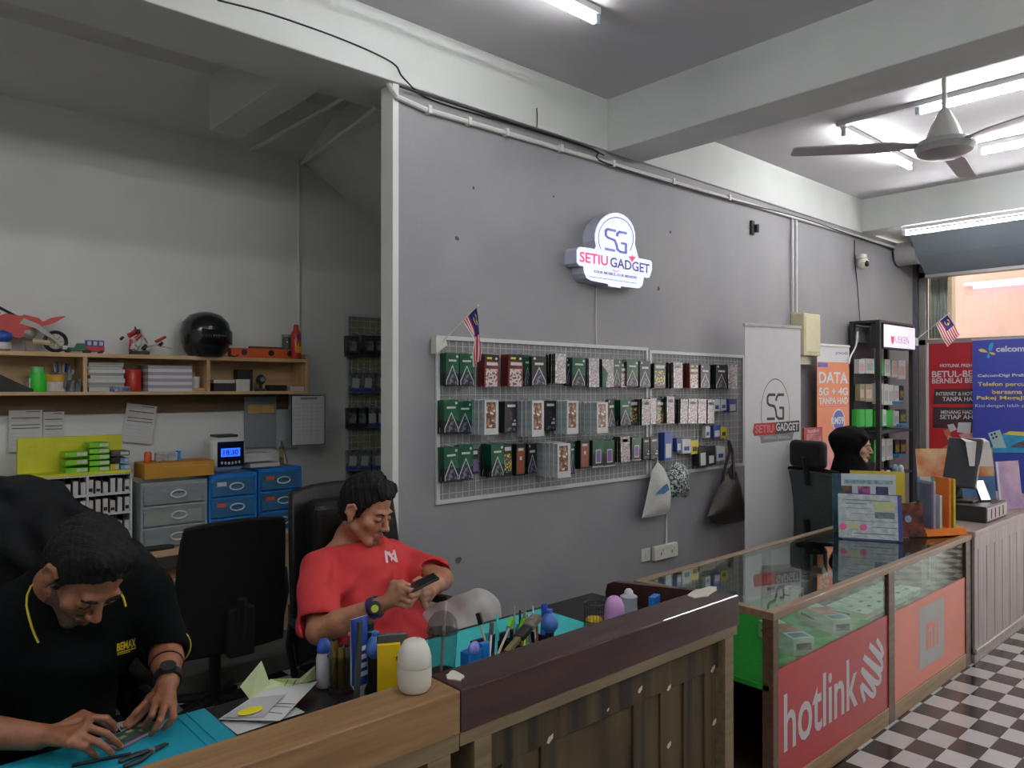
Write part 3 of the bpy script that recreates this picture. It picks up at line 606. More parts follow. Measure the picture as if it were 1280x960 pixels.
def hang(row, lst, y0=3.078):
    for k, (u0, u1, v0, v1, ty, n) in enumerate(lst):
        th = .016 if ty == 'B' else .0135
        if ty not in PM: PM[ty] = pack_mesh(ty)
        yf = y0 - th * n
        a = wy(u0, v0, yf); b = wy(u1, v1, yf); x = (a.x + b.x) / 2; wd = b.x - a.x; ht = a.z - b.z
        bw, bh = (.1, .19) if ty == 'B' else (PW, PH)
        grp = row + ', ' + ORD[k] + ' hook'
        lab = KIND[ty] + ', ' + ORD[k] + ' hook, ' + row
        for i in range(n):
            o = put('accessory_pack' if ty != 'B' else 'boxed_protector', PM[ty]); fr = i == n - 1
            o.location = (x + (0 if fr else random.uniform(-.003, .003)), yf + (n - 1 - i) * th + th / 2, a.z + (0 if fr else random.uniform(-.004, .003)))
            o.scale = (wd / bw, 1, ht / bh); o.rotation_euler = (random.uniform(-.006, .008) if ty != 'B' else 0, random.uniform(-.03, .03) if ty != 'B' else random.uniform(-.008, .008), random.uniform(-.04, .04) if ty != 'B' else random.uniform(-.025, .025))
            fi = n - 1 - i; tag(o, lab + (', front one' if fi == 0 else ', ' + ORD[fi] + ' from front'), 'accessory', grp if n > 1 else row)
        rkx = rA if x < 4.02 else rB
        hk = MB().tube([(x, W - .012, a.z + .012), (x, yf - .015, a.z + .006), (x, yf - .03, a.z + .022)], .0022, 5)
        C0(hk, 'hook', rk_m, rkx)
hang('top rack row', [(558, 574, 441, 482, 'G', 4), (575, 592, 442, 482, 'G', 4), (606, 624, 443, 483, 'R', 4), (636, 654, 443, 483, 'R', 5), (655, 663, 444, 483, 'G', 2), (665, 683, 445, 482, 'D', 4), (694, 708, 442, 479, 'W', 6), (708, 715, 447, 482, 'D', 2), (716, 732, 447, 483, 'G', 4), (736, 749, 448, 484, 'W', 3), (753, 767, 449, 484, 'T', 4), (767, 776, 449, 483, 'G', 2), (776, 784, 453, 484, 'R', 2), (784, 798, 450, 483, 'G', 3), (800, 813, 451, 484, 'D', 3), (818, 832, 454, 485, 'Y', 3), (842, 853, 453, 485, 'W', 5), (862, 873, 454, 485, 'R', 4), (876, 888, 456, 485, 'D', 3), (895, 909, 456, 486, 'D', 4), (910, 921, 456, 486, 'W', 2)])
hang('middle rack row', [(555, 573, 500, 541, 'G', 4), (573, 590, 502, 541, 'G', 3), (606, 623, 500, 543, 'B', 9), (631, 647, 502, 540, 'K', 5), (665, 680, 501, 545, 'B', 8), (681, 695, 501, 538, 'K', 3), (709, 723, 501, 542, 'B', 8), (746, 760, 503, 541, 'B', 10), (760, 769, 499, 534, 'D', 2), (776, 788, 500, 532, 'G', 4), (788, 799, 500, 532, 'Y', 2), (803, 813, 499, 531, 'W', 5), (813, 821, 498, 530, 'W', 2), (821, 830, 500, 531, 'Y', 2), (834, 843, 496, 529, 'W', 4), (851, 860, 499, 529, 'W', 4), (861, 872, 499, 529, 'W', 4), (873, 883, 499, 529, 'W', 4), (885, 893, 500, 529, 'W', 3), (893, 900, 499, 514, 'w', 2), (901, 908, 499, 513, 'w', 2), (911, 921, 499, 515, 'b', 3)])
hang('bottom rack row', [(555, 573, 560, 601, 'G', 4), (574, 591, 557, 599, 'G', 4), (591, 598, 562, 592, 'V', 3), (614, 630, 556, 595, 'G', 6), (630, 640, 556, 594, 'Y', 3), (646, 657, 556, 594, 'O', 4), (660, 671, 555, 591, 'D', 3), (697, 713, 555, 596, 'B', 11), (713, 719, 553, 592, 'H', 2), (726, 737, 551, 585, 'O', 4), (741, 755, 551, 583, 'P', 3), (755, 768, 551, 582, 'P', 3), (776, 787, 546, 577, 'W', 5), (790, 802, 547, 575, 'P', 3), (804, 812, 548, 574, 'K', 3), (813, 823, 547, 574, 'K', 3), (831, 841, 541, 575, 'b', 4), (846, 852, 548, 564, 'b', 3), (853, 864, 550, 566, 'w', 3), (864, 873, 551, 567, 'y', 3), (874, 894, 559, 581, 'k', 4), (896, 906, 559, 575, 'w', 3)])
hang('upper right card row', [(882, 888, 533, 547, 'w', 2), (892, 901, 532, 547, 'b', 3), (901, 909, 534, 547, 'y', 2)])
# ---- flags on sticks
fred = mat('flag_red', (196, 48, 58), .7, var=.05); fwht = mat('flag_white', (226, 222, 222), .7, var=.03); fblu = mat('flag_blue', (38, 38, 120), .7, var=.05); fyel = mat('flag_yellow', (236, 200, 40), .7)
stickm = mat('white_plastic', (216, 214, 206), .4, var=.03)
def flag(name, label, P, rows=14, cols=12, stick=None, bracket=None, canton=True):
    """P(s,t): s down the hoist 0..1, t along the fly 0..1"""
    t = thing(name, label, 'flag', stick[0]); bpy.context.view_layer.update()
    mb = MB(); vs = []; V = {}
    for r in range(rows + 1):
        for c in range(cols + 1): V[r, c] = len(vs); vs.append(tuple(P(r / rows, c / cols)))
    fs = []; ms = []
    for r in range(rows):
        for c in range(cols):
            fs.append((V[r, c], V[r + 1, c], V[r + 1, c + 1], V[r, c + 1])); ms.append(2 if canton and r < 8 and c < cols * .5 else r % 2)
    mb.add(vs, fs); mb.m = ms
    o = C0(mb, 'cloth', [fred, fwht, fblu], t, smooth=False); sd = o.modifiers.new('thickness', 'SOLIDIFY'); sd.thickness = .001
    # crescent and star in the canton
    cm = MB(); Pc = lambda s, tt: Vector(P(s, tt)) + Vector(nrm) * .0015
    nrm = (Vector(P(.3, .05)) - Vector(P(.1, .05))).cross(Vector(P(.1, .3)) - Vector(P(.1, .05))).normalized()
    if nrm.dot(_C - Vector(P(.2, .2))) < 0: nrm = -nrm
    pts = [(.28 + .17 * math.sin(a), .21 - .13 * math.cos(a)) for a in [math.radians(40 + k * 28) for k in range(11)]] + [(.28 + .13 * math.sin(a), .235 - .10 * math.cos(a)) for a in [math.radians(320 - k * 28) for k in range(11)]]
    cm.quad([tuple(Pc(*p)) for p in pts])
    cm.quad([tuple(Pc(.28 + (.09 if k % 2 else .045) * math.sin(k * pi / 7), .29 + (.065 if k % 2 else .03) * math.cos(k * pi / 7))) for k in range(14)])
    C0(cm, 'crescent_and_star', fyel, t)
    C0(MB().cyl(stick[0], stick[1], .0035, n=6), 'stick', stickm, t); C0(MB().ball(stick[1], .007, 8, 6), 'stick_tip', stickm, t)
    if bracket: C0(bracket, 'bracket', stickm, t)
    return t
s0 = wy(548, 432, 3.05); s1 = wy(597, 382, 2.86)
h0 = s0.lerp(s1, .97); h1 = s0.lerp(s1, .62)
d1 = wy(592, 425, 2.88); d0 = wy(599, 400, 2.87); e0 = wy(603, 440, 2.87); e1 = wy(590, 441, 2.89); f0_ = wy(601, 448, 2.87); f1_ = wy(592, 459, 2.89)
def F1(s, t):
    a = h0.lerp(h1, s); b = d0.lerp(d1, s); c = e0.lerp(e1, s); d = f0_.lerp(f1_, s)
    if t < .38: p = a.lerp(b, t / .38)
    elif t < .8: p = b.lerp(c, (t - .38) / .42)
    else: p = c.lerp(d, (t - .8) / .2)
    return p + Vector((0, .012 * math.sin(s * 11 + t * 2) * min(1, t * 2), 0))
br = MB(); p = wy(549, 430, 3.06); br.prism([(p.x - .04, p.z - .05), (p.x + .03, p.z - .005), (p.x + .02, p.z + .02), (p.x - .04, p.z + .035)], 3.03, 3.075, 0, XZ)
flag('table_flag', 'small striped flag drooping from a stick on the rack corner', F1, stick=(s0, s1), bracket=br)
s0 = wx(1143.5, 426, 7.86); s1 = wx(1186, 392, 7.86)
ha = s0.lerp(s1, .95); hb = s0.lerp(s1, .60); fl = wx(1200.5, 419, 7.88) - ha
def F2(s, t): return ha.lerp(hb, s) + fl * t + Vector((.02 * math.sin(t * 5 + s), 0, -.02 * t * s))
br = MB(); br.prism([(s0.y - .03, s0.z - .05), (s0.y + .05, s0.z - .04), (s0.y + .05, s0.z + .06), (s0.y - .03, s0.z + .02)], 7.84, 7.87, 0, Matrix(((0, 0, 1, 0), (1, 0, 0, 0), (0, 1, 0, 0), (0, 0, 0, 1))))
flag('table_flag', 'small striped flag flying from a stick by the shop window', F2, stick=(s0, s1), bracket=br)
# ---- sockets and fuse box
ivory = mat('ivory_plastic', (222, 220, 206), .4, var=.03); cream_p = mat('cream_plastic', (214, 206, 170), .45, var=.03)
p = wy(806, 694, W); t = thing('wall_socket', 'ivory single switch plate at the left of the wall socket', 'socket', (p.x, W, p.z)); MB().b2(-.045, -.012, -.04, .045, 0, .045).build('plate', ivory, t, bevel=.004); MB().b2(-.012, -.016, -.015, .012, -.012, .015).build('switch', ivory, t)
p = wy(829, 690, W); t = thing('wall_socket', 'ivory double wall socket below the hanging pouches', 'socket', (p.x + .01, W, p.z)); MB().b2(-.14, -.03, -.04, .12, 0, .055).build('plate', ivory, t, bevel=.005)
for k in (-.07, .05):
    m2 = MB(); m2.b2(k - .003, -.032, -.005, k + .003, -.03, .012).build('pin_slot', bxk, t); MB().b2(k + .02, -.035, .015, k + .035, -.03, .035).build('switch', ivory, t)
q = MB().tube([(p.x + .02, W - .01, 1.0), (p.x + .02, W - .01, p.z + .05)], .008, 6); tag(q.build('conduit_pipe', pvc), 'thin white conduit above the double wall socket', 'pipe')
a = wy(988, 392, W); b_ = wy(1009, 446, W); t = thing('meter_box', 'cream meter box on the grey wall behind the white banner', 'box', ((a.x + b_.x) / 2, W, b_.z)); h = a.z - b_.z; wd = b_.x - a.x
MB().b2(-wd / 2, -.12, 0, wd / 2, 0, h).build('casing', cream_p, t, bevel=.008); MB().b2(-wd / 2 + .02, -.125, .03, wd / 2 - .02, -.12, h - .03).build('door', cream_p, t, bevel=.003); MB().b2(-wd / 2 + .0, -.06, -.07, wd / 2 - .05, 0, -.005).build('terminal_cover', ivory, t)
a = wy(940, 286, W); t = thing('wall_bracket', 'small black bracket high on the grey wall', 'bracket', (a.x, W, a.z)); MB().b2(-.035, -.02, -.05, .01, 0, .06).build('plate', blk, t, bevel=.004); MB().cyl((.02, -.03, -.03), (.02, -.03, .03), .02, n=8).build('clamp', blk, t)
a = wy(1076, 327, W - .05); t = thing('security_camera', 'white ball security camera on the grey wall near the shutter', 'camera', (a.x, W, a.z)); MB().lathe([(.0, .07), (.045, .065), (.05, .03), (.03, .0)], 14, (0, -.06, 0)).build('mount', ivory, t, smooth=True); MB().ball((0, -.07, -.02), .055, 14, 10).build('ball', ivory, t, smooth=True); MB().ball((-.02, -.115, -.03), (.025, .02, .03), 10, 8).build('lens', blk, t, smooth=True)
for u, v, s in ((571, 298, 1), (823, 361, 1), (838, 290, .8), (592, 235, .6), (692, 246, .5), (573, 700, 1.4)):
    a = wy(u, v, W - .0005); mb = MB()
    pts = [(a.x + random.uniform(.5, 1) * .018 * s * math.cos(k * pi / 4), a.z + random.uniform(.5, 1) * .018 * s * math.sin(k * pi / 4)) for k in range(8)]
    mb.prism(pts, W - .001, W + .001, 0, XZ); o = mb.build('wall_chip', mat('chip_dark', (84, 80, 78), .8, var=.2)); o.parent = wc
# ---- pouches and bag on the rack
def cloth_obj(name, label, cat, outline, y, depth, m, extra=None):
    """soft hanging thing: outline (u,v) in the plane y, swelling by depth in the middle"""
    pts = [wy(u, v, y) for u, v in outline]; c = sum(pts, Vector()) / len(pts); t = thing(name, label, cat, (c.x, y, c.z)); bpy.context.view_layer.update()
    n = len(pts); mb = MB(); vs = [tuple(p) for p in pts]
    L1 = [c + (p - c) * .72 + Vector((0, -depth * .75 + random.uniform(-.1, .1) * depth, 0)) for p in pts]; L2 = [c + (p - c) * .36 + Vector((0, -depth, 0)) for p in pts]
    bk = [c + (p - c) * .72 + Vector((0, depth * .3, 0)) for p in pts]
    vs += [tuple(p) for p in L1] + [tuple(p) for p in L2] + [tuple(c + Vector((0, -depth * 1.05, 0)))] + [tuple(p) for p in bk] + [tuple(c + Vector((0, depth * .3, 0)))]
    fs = []
    for i in range(n):
        j = (i + 1) % n; fs += [(i, j, n + j, n + i), (n + i, n + j, 2 * n + j, 2 * n + i), (2 * n + i, 2 * n + j, 3 * n), (j, i, 3 * n + 1 + i, 3 * n + 1 + j), (3 * n + 1 + j, 3 * n + 1 + i, 4 * n + 1)]
    mb.add(vs, fs); o = C0(mb, 'body', m, t, smooth=True); return t, c
canvas = mat('white_canvas', (206, 206, 202), .85, var=.05, bump=.3, scale=30)
t, c = cloth_obj('canvas_pouch', 'white canvas drawstring pouch hanging under the racks', 'pouch', [(822, 577), (829, 584), (836, 598), (838, 620), (836, 642), (820, 645), (802, 648), (806, 632), (811, 608), (815, 588)], 3.02, .05, canvas)
q = MB(); q.quad([tuple(wy(u, v, 2.962)) for u, v in ((819, 618), (827, 610), (834, 604), (837, 612), (830, 617))]); C0(q, 'blue_logo', mat('blue_ink', (70, 110, 150), .7, var=.2, scale=60), t)
C0(MB().tube([wy(822, 577, 3.02), wy(822, 570, 3.05)], .003, 5), 'cord', canvas, t)
pat = pic('patterned_cloth', [(24, 30, 40), (60, 90, 96), (206, 210, 206), (30, 38, 60), (40, 60, 50)], 55)
t, c = cloth_obj('patterned_pouch', 'dark patterned cloth pouch hanging beside the white one', 'pouch', [(842, 577), (850, 578), (860, 585), (858, 594), (855, 600), (859, 612), (858, 622), (846, 621), (838, 624), (837, 600), (838, 584)], 3.0, .05, pat)
bag_m = mat('brown_leather', (44, 34, 32), .45, var=.15, bump=.2, scale=12)
t, c = cloth_obj('handbag', 'dark brown slouchy handbag hanging by its straps', 'bag', [(909, 590), (914, 580), (918, 590), (922, 612), (928, 632), (935, 650), (922, 653), (905, 656), (890, 654), (884, 646), (888, 634), (897, 612), (904, 594)], 3.02, .08, bag_m)
st = MB(); hk = wy(911, 553, 3.04)
for sd in ((904, 592, 3.0), (917, 590, 2.965)):
    e = wy(*sd); st.tube([hk + Vector((0, 0, .01)), hk.lerp(e, .3) + Vector((.0, -.02, 0)), e, e + Vector((0, 0, -.05))], .011, 6)
st.m = [0] * len(st.f); C0(st, 'straps', bag_m, t, smooth=True)
C0(MB().tube([(hk.x, W - .01, hk.z + .03), (hk.x, 3.0, hk.z + .02), (hk.x, 2.98, hk.z + .035)], .003, 5), 'hook', rk_m, rB)
# ================================================================== BANNERS, SHELF AND SHOPFRONT
bwhite = mat('banner_white', (216, 216, 218), .5, var=.015); alu2 = mat('banner_rail', (190, 190, 190), .35, metal=.6)
def rollup(name, label, a, b, z1, m, z0=.08, group=None):
    """roll-up banner between floor points a and b; returns the thing, and a function placing (s,t) on its face"""
    a = Vector(a); b = Vector(b); w_ = (b - a).length; c = (a + b) / 2
    t = thing(name, label, 'banner', (c.x, c.y, 0), math.atan2(b.y - a.y, b.x - a.x), group)
    mb = MB(); mb.b2(-w_ / 2, -.002, z0, w_ / 2, .002, z1); mb.build('sheet', m, t)
    MB().b2(-w_ / 2 - .006, -.01, z1 - .006, w_ / 2 + .006, .008, z1 + .016).build('top_rail', alu2, t, bevel=.003)
    MB().b2(-w_ / 2 - .01, -.05, 0, w_ / 2 + .01, .05, z0).build('base', alu2, t, bevel=.01)
    MB().cyl((0, .02, z0 - .01), (0, .02, z1), .008, n=8).build('pole', alu2, t)
    return t, w_
def loc_M(x, z, y=-.0026): return plane_M((x, y, z), (1, 0, 0), (0, 0, 1))
dgrey = mat('print_dark', (70, 66, 70), .5, var=.1); lred = mat('print_red', (186, 52, 58), .5, var=.1); pgray = mat('print_grey', (150, 146, 148), .5, var=.1)
A0, B0 = (4.90, 2.90), (5.44, 2.75)
bt_, bw_ = rollup('roll_up_banner', 'tall plain white roll-up banner with the shop logo', A0, B0, 2.055, bwhite)
zc = 1.30; kx = .0
def P_(s, t): return (-.09 + .18 * s + .02, zc + .06 + .2 * t)
mb = MB()
def stroke_to(mb, P, pts, h, y):
    for a, b in zip(pts[:-1], pts[1:]):
        a = Vector(a); b = Vector(b); d = (b - a).normalized(); n = Vector((-d.y, d.x)) * h; e = d * h * .45
        mb.quad([(P(*q)[0], y, P(*q)[1]) for q in (a - n - e, b - n + e, b + n + e, a + n - e)])
stroke_to(mb, P_, [(.48, .95), (.14, .95), (.06, .86), (.06, .66), (.14, .58), (.44, .52), (.52, .36), (.56, .14), (.68, .06), (.94, .06), (.94, .46), (.74, .46)], .05, -.003)
stroke_to(mb, P_, [(.96, .95), (.66, .95), (.56, .84), (.54, .74)], .05, -.003); stroke_to(mb, P_, [(.04, .06), (.44, .06)], .05, -.003)
mb.build('monogram', dgrey, bt_)
rg = MB()
for k in range(24):
    a0, a1 = [math.radians(200 - q * 9.2) for q in (k, k + 1)]
    rg.quad([(.02 + r * .145 * math.cos(a), -.003, zc + .12 + r * .25 * math.sin(a)) for a, r in ((a0, 1), (a1, 1), (a1, .975), (a0, .975))])
rg.build('ring_line', dgrey, bt_)
MB().prism([(-.205, zc - .02), (-.19, zc + .04), (.02, zc + .045), (.02, zc - .045), (-.19, zc - .05)], -.0029, -.0026, 0, XZ).build('red_plate', lred, bt_)
MB().prism([(.02, zc + .045), (.265, zc + .055), (.265, zc - .03), (.02, zc - .045)], -.0029, -.0026, 0, XZ).build('dark_plate', dgrey, bt_)
MB().prism([(-.14, zc - .05), (-.12, zc - .105), (.19, zc - .09), (.21, zc - .035)], -.0029, -.0026, 0, XZ).build('grey_plate', pgray, bt_)
text('SETIU', 'lettering', mat('print_pink', (214, 130, 130), .5), bt_, loc_M(-.09, zc, -.0033), w=.18, h=.06, bold=.02); text('GADGET', 'lettering', bwhite, bt_, loc_M(.14, zc + .01, -.0033), w=.23, h=.06, bold=.02)
text('YOUR MOBILE, OUR MISSION', 'lettering', bwhite, bt_, loc_M(.03, zc - .07, -.0033), w=.26, h=.022)
# orange data banner
borg = mat('banner_orange', (232, 138, 92), .5, var=.02)
a = wy(1021, 434, 2.99); b_ = wy(1061, 436, 2.94)
do, dw = rollup('roll_up_banner', 'orange roll-up banner reading DATA 5G + 4G', (a.x, 2.99), (b_.x, 2.94), 1.965, borg)
zt = 1.965; q = MB(); q.b2(-dw / 2, -.0028, zt - .14, dw / 2, -.002, zt); q.build('white_header', bwhite, do)
blup = mat('print_blue', (84, 92, 176), .5)
text('yoodi', 'lettering', blup, do, loc_M(.13, zt - .06, -.0032), w=.2, h=.04); q = MB(); q.b2(-dw / 2 + .01, -.003, zt - .185, -.09, -.002, zt - .15); q.build('blue_tag', blup, do)
text('DATA', 'lettering', bwhite, do, loc_M(0, zt - .275, -.0032), w=.46, h=.1, bold=.03); text('5G + 4G', 'lettering', bwhite, do, loc_M(0, zt - .395, -.0032), w=.46, h=.068, bold=.03); text('TANPA HAD', 'lettering', bwhite, do, loc_M(0, zt - .475, -.0032), w=.46, h=.058, bold=.03)
q = MB(); q.b2(-.22, -.003, zt - .53, .22, -.002, zt - .522); q.build('purple_line', mat('print_purple', (190, 110, 140), .5), do)
q = MB(); q.prism([(.08 + .1 * math.cos(k * pi / 12), zt - .65 + .1 * math.sin(k * pi / 12)) for k in range(24)], -.0030, -.002, 0, XZ); q.build('badge_rim', bwhite, do)
q = MB(); q.prism([(.08 + .088 * math.cos(k * pi / 12), zt - .65 + .09 * math.sin(k * pi / 12)) for k in range(24)], -.0034, -.002, 0, XZ); q.build('badge', blup, do)
text('RM59', 'lettering', bwhite, do, loc_M(.06, zt - .65, -.004), w=.2, h=.065, bold=.03)
q = MB(); q.prism([(-.12, zt - 1.2), (.06, zt - 1.2), (.02, zt - .75), (-.04, zt - .72), (-.1, zt - .78)], -.003, -.002, 0, XZ); q.build('pink_figure', mat('print_skin', (226, 150, 150), .5, var=.15), do)
# small red leaflet board in front of it
a = wy(1007, 535, 2.9); t = thing('leaflet_board', 'small red framed board behind the office chair headrest', 'board', (a.x + .12, 2.9, 1.0)); rbd = mat('red_card', (176, 40, 48), .5, var=.05)
MB().b2(-.16, -.006, -.3, .16, .006, a.z - 1.0).build('panel', rbd, t); MB().b2(-.13, -.009, -.25, .13, -.006, a.z - 1.05).build('sheet', mat('pinkish_print', (206, 130, 130), .5, col2=(150, 60, 66), scale=12), t); MB().cyl((0, .015, -1.0), (0, .015, .2), .01, n=6).build('pole', alu2, t)
text('hotlink', 'lettering', bwhite, t, plane_M((0, -.0095, a.z - 1.027), (1, 0, 0), (0, 0, 1)), w=.2, h=.03)
# ---- dark display shelf with a lit header
blkw = mat('shelf_black', (40, 40, 44), .4, var=.1)
SX0, SX1, SYa, SYb, SHZ = 7.03, 7.85, 2.80, 3.075, 2.2
sh = thing('display_shelf', 'tall black display shelf with a lit white header', 'shelf', (7.4, 2.9, 0)); bpy.context.view_layer.update()
for x in (SX0, SX1 - .04):
    for y in (SYa, SYb - .04): C0(MB().b2(x, y, 0, x + .04, y + .04, SHZ), 'post', blkw, sh, bevel=.003)
C0(MB().b2(SX0, SYa, SHZ, SX1, SYb, SHZ + .02), 'top_board', blkw, sh)
for z in (.35, .78, 1.18): C0(MB().b2(SX0 + .01, SYa + .01, z, SX1 - .01, SYb - .01, z + .022), 'shelf_board', blkw, sh)
C0(MB().b2(SX0 + .04, SYb - .02, .3, SX0 + .5, SYb - .005, 2.16), 'back_panel', blkw, sh)
for k, z in enumerate((1.86, 1.68, 1.46, 1.12)): C0(MB().b2(SX0 + .04, SYb - .035, z, SX1 - .04, SYb - .02, z + .015), 'hook_rail', blkw, sh)
C0(MB().b2(SX0 + .045, SYa - .012, 1.965, SX1 - .02, SYa + .1, 2.19), 'header_box', blkw, sh)
C0(MB().b2(SX0 + .055, SYa - .016, 1.975, SX1 - .03, SYa - .012, 2.18), 'header_face', emit('header_light', (232, 230, 246), .42), sh)
o = text('UEKEN', 'lettering', emit('header_ink', (190, 140, 160), .3), sh, on_wall((7.50, SYa - .017, 2.055)), w=.33, h=.065); o.matrix_parent_inverse = sh.matrix_basis.inverted()
C0(MB().prism([(7.235, 2.09), (7.245, 2.03), (7.275, 2.0), (7.305, 2.03), (7.315, 2.09), (7.29, 2.075), (7.262, 2.075)], SYa - .0175, SYa - .016, 0, XZ), 'emblem', emit('header_red', (200, 80, 96), .36), sh)
C0(MB().b2(SX0 + .06, SYb - .06, 2.03, SX0 + .3, SYb - .02, 2.17), 'power_unit', mat('unit_grey', (150, 152, 156), .4, var=.2, scale=30), sh)
sgr = mat('bright_green_card', (70, 190, 76), .4, var=.05); swh = mat('white_blister', (212, 214, 210), .35, var=.04); sol = mat('olive_card', (150, 146, 110), .45, var=.08); spk = mat('peach_card', (216, 176, 166), .4, var=.06); sbl = mat('dark_blue_blister', (44, 52, 70), .3, var=.3, scale=50); scy = mat('cyan_tray', (60, 140, 190), .4, var=.05)
def blister(ms): 
    mb = MB().b2(-.04, -.006, -.16, .04, .006, 0, 0); mb.quad([(-.03, -.0065, -.13), (.03, -.0065, -.13), (.03, -.0065, -.05), (-.03, -.0065, -.05)], 1); return mb.mesh('blister_pack', ms)
BL = {'g': blister([sgr, sgr]), 'w': blister([swh, mat('faint_print', (180, 184, 182), .4, var=.15, scale=60)]), 'o': blister([sol, spk]), 'p': blister([swh, spk]), 'd': blister([sbl, mat('yellow_bars', (150, 150, 60), .4, var=.5, scale=40)])}
NM = {'g': 'bright green blister pack', 'w': 'white blister pack', 'o': 'olive and peach blister pack', 'p': 'white and pink blister pack', 'd': 'dark blue blister pack'}
def shelf_row(rn, y, lst):
    for k, (u0, u1, v0, v1, ty, n) in enumerate(lst):
        a = wy(u0, v0, y); b = wy(u1, v1, y)
        for i in range(n):
            o = put('blister_pack', BL[ty], loc=((a.x + b.x) / 2, y + i * .016, a.z)); o.scale = ((b.x - a.x) / .08, 1, (a.z - b.z) / .16)
            tag(o, NM[ty] + ', ' + ORD[k] + ' hook of shelf ' + rn + (', front' if i == 0 else ', ' + ORD[i] + ' from front'), 'pack', 'packs in shelf ' + rn)
shelf_row('row one', 2.96, [(1073, 1080, 449, 467, 'p', 3), (1081, 1092, 448, 467, 'w', 3), (1096, 1104, 448, 468, 'g', 3), (1105, 1112, 449, 470, 'w', 2), (1114, 1121, 450, 472, 'p', 3), (1122, 1131, 450, 474, 'p', 2)])
shelf_row('row two', 2.96, [(1074, 1080, 480, 501, 'o', 3), (1081, 1090, 480, 502, 'o', 3), (1095, 1103, 479, 505, 'w', 3), (1104, 1110, 480, 506, 'w', 2), (1110, 1116, 481, 506, 'w', 3), (1117, 1123, 482, 502, 'p', 2), (1124, 1129, 482, 500, 'd', 2)])
shelf_row('row three', 2.96, [(1070, 1080, 512, 533, 'g', 3), (1081, 1090, 512, 533, 'g', 3), (1095, 1103, 513, 533, 'g', 2), (1103, 1107, 512, 532, 'w', 2), (1107, 1115, 513, 533, 'g', 3), (1116, 1123, 514, 532, 'w', 2), (1124, 1132, 512, 530, 'd', 3)])
shelf_row('row four', 2.96, [(1092, 1098, 550, 577, 'g', 3), (1099, 1106, 549, 576, 'w', 3), (1107, 1115, 549, 574, 'w', 3), (1118, 1124, 550, 568, 'd', 2), (1125, 1132, 550, 567, 'd', 2)])
for k, (u, v) in enumerate(((1123, 503), (1128, 531), (1124, 569))):
    a = wy(u, v, 2.93); tag(MB().b2(-.09, -.03, -.012, .09, .05, .012).build('cyan_tray', scy, None, loc=a, bevel=.003), 'small cyan tray on the black shelf, ' + ('upper', 'middle', 'lower')[k] + ' one', 'tray')
a = wy(1061, 437, 2.9); cable([wy(1072, 415, 2.99), wy(1070, 432, 2.96), wy(1063, 446, 2.93), wy(1061, 455, 2.92)], .008, 'white cable hanging from the black shelf side', ivory)
# ---- roller shutter box over the shopfront
shm = mat('shutter_grey', (128, 138, 144), .35, metal=.2, var=.04, scale=3)
YZX = Matrix(((1, 0, 0, 0), (0, 0, 1, 0), (0, 1, 0, 0), (0, 0, 0, 1)))
t = thing('shutter_box', 'long grey roller shutter box above the shop window', 'shutter', (8.3, .5, 2.8)); bpy.context.view_layer.update()
C0(MB().prism([(7.92, 3.13), (8.12, 2.93), (8.36, 2.76), (8.66, 2.76), (8.66, 3.13)], -1.95, 2.87, 0, YZX), 'casing', shm, t, bevel=.006)
C0(MB().cyl((8.18, 2.87, 2.98), (8.18, 3.07, 2.98), .12, n=20), 'drum_end', mat('drum_grey', (150, 148, 146), .5, var=.05), t, smooth=True)
C0(MB().b2(8.34, -1.95, 2.735, 8.42, 2.87, 2.765), 'bottom_rail', alu, t)
t = struct(MB().b2(XF - .1, 3.062, 0, XF, W, 3.1).build('trim_13', mat('dark_reveal', (92, 92, 98), .6, var=.1)))
# curtain behind the transom
cu = MB(); n = 24
pts = [(8.80 + .02 * math.sin(k * 1.5), 2.99 - k * .0075) for k in range(n)]
cu.add([(x, y, 2.13) for x, y in pts] + [(x + .005, y + .012 * math.sin(i), 2.80) for i, (x, y) in enumerate(pts)], [(i, i + 1, n + i + 1, n + i) for i in range(n - 1)])
o = cu.build('curtain', mat('grey_curtain', (196, 192, 186), .8, var=.1), None, smooth=True); sd = o.modifiers.new('thickness', 'SOLIDIFY'); sd.thickness = .004; tag(o, 'grey gathered curtain behind the left end of the transom window', 'curtain')
# ---- poster banners in the window
def word_f(body, m, par, u0, v0, u1, v1, h, X, bold=.02, fit='w'):
    a = wx(u0, v0, X); b = wx(u1, v1, X); c = wx(u0, v0 - h, X); hh = c.z - a.z; d = b - a
    o = text(body, 'lettering', m, par, plane_M((a + b) / 2 + Vector((0, 0, hh / 2)), d, (0, 0, 1)), w=d.length, h=hh, bold=bold); o.matrix_parent_inverse = par.matrix_basis.inverted(); return o
def quad_f(par, name, m, pts, X):
    q = MB(); q.quad([tuple(wx(u, v, X)) for u, v in pts]); return C0(q, name, m, par)
bred = mat('banner_red', (196, 44, 52), .45, col2=(170, 36, 46), scale=1.6); bdk = mat('banner_dark', (72, 52, 56), .45, var=.1)
t = thing('poster_banner', 'red window banner with white lettering, left of the blue one', 'banner', (8.64, 2.7, 0)); bpy.context.view_layer.update()
C0(MB().b2(8.638, 2.06, .06, 8.645, 2.95, 2.07), 'sheet', bred, t); C0(MB().b2(8.634, 2.938, .06, 8.649, 2.955, 2.08), 'edge_rail', bwhite, t); C0(MB().b2(8.615, 2.04, 0, 8.67, 2.96, .06), 'base', alu2, t, bevel=.01)
X = 8.636
quad_f(t, 'dark_plate', bdk, [(1166, 505), (1216, 505), (1216, 486), (1168, 486)], X + .001); quad_f(t, 'dark_plate', bdk, [(1166, 535), (1216, 535), (1216, 509), (1166, 509)], X + .001)
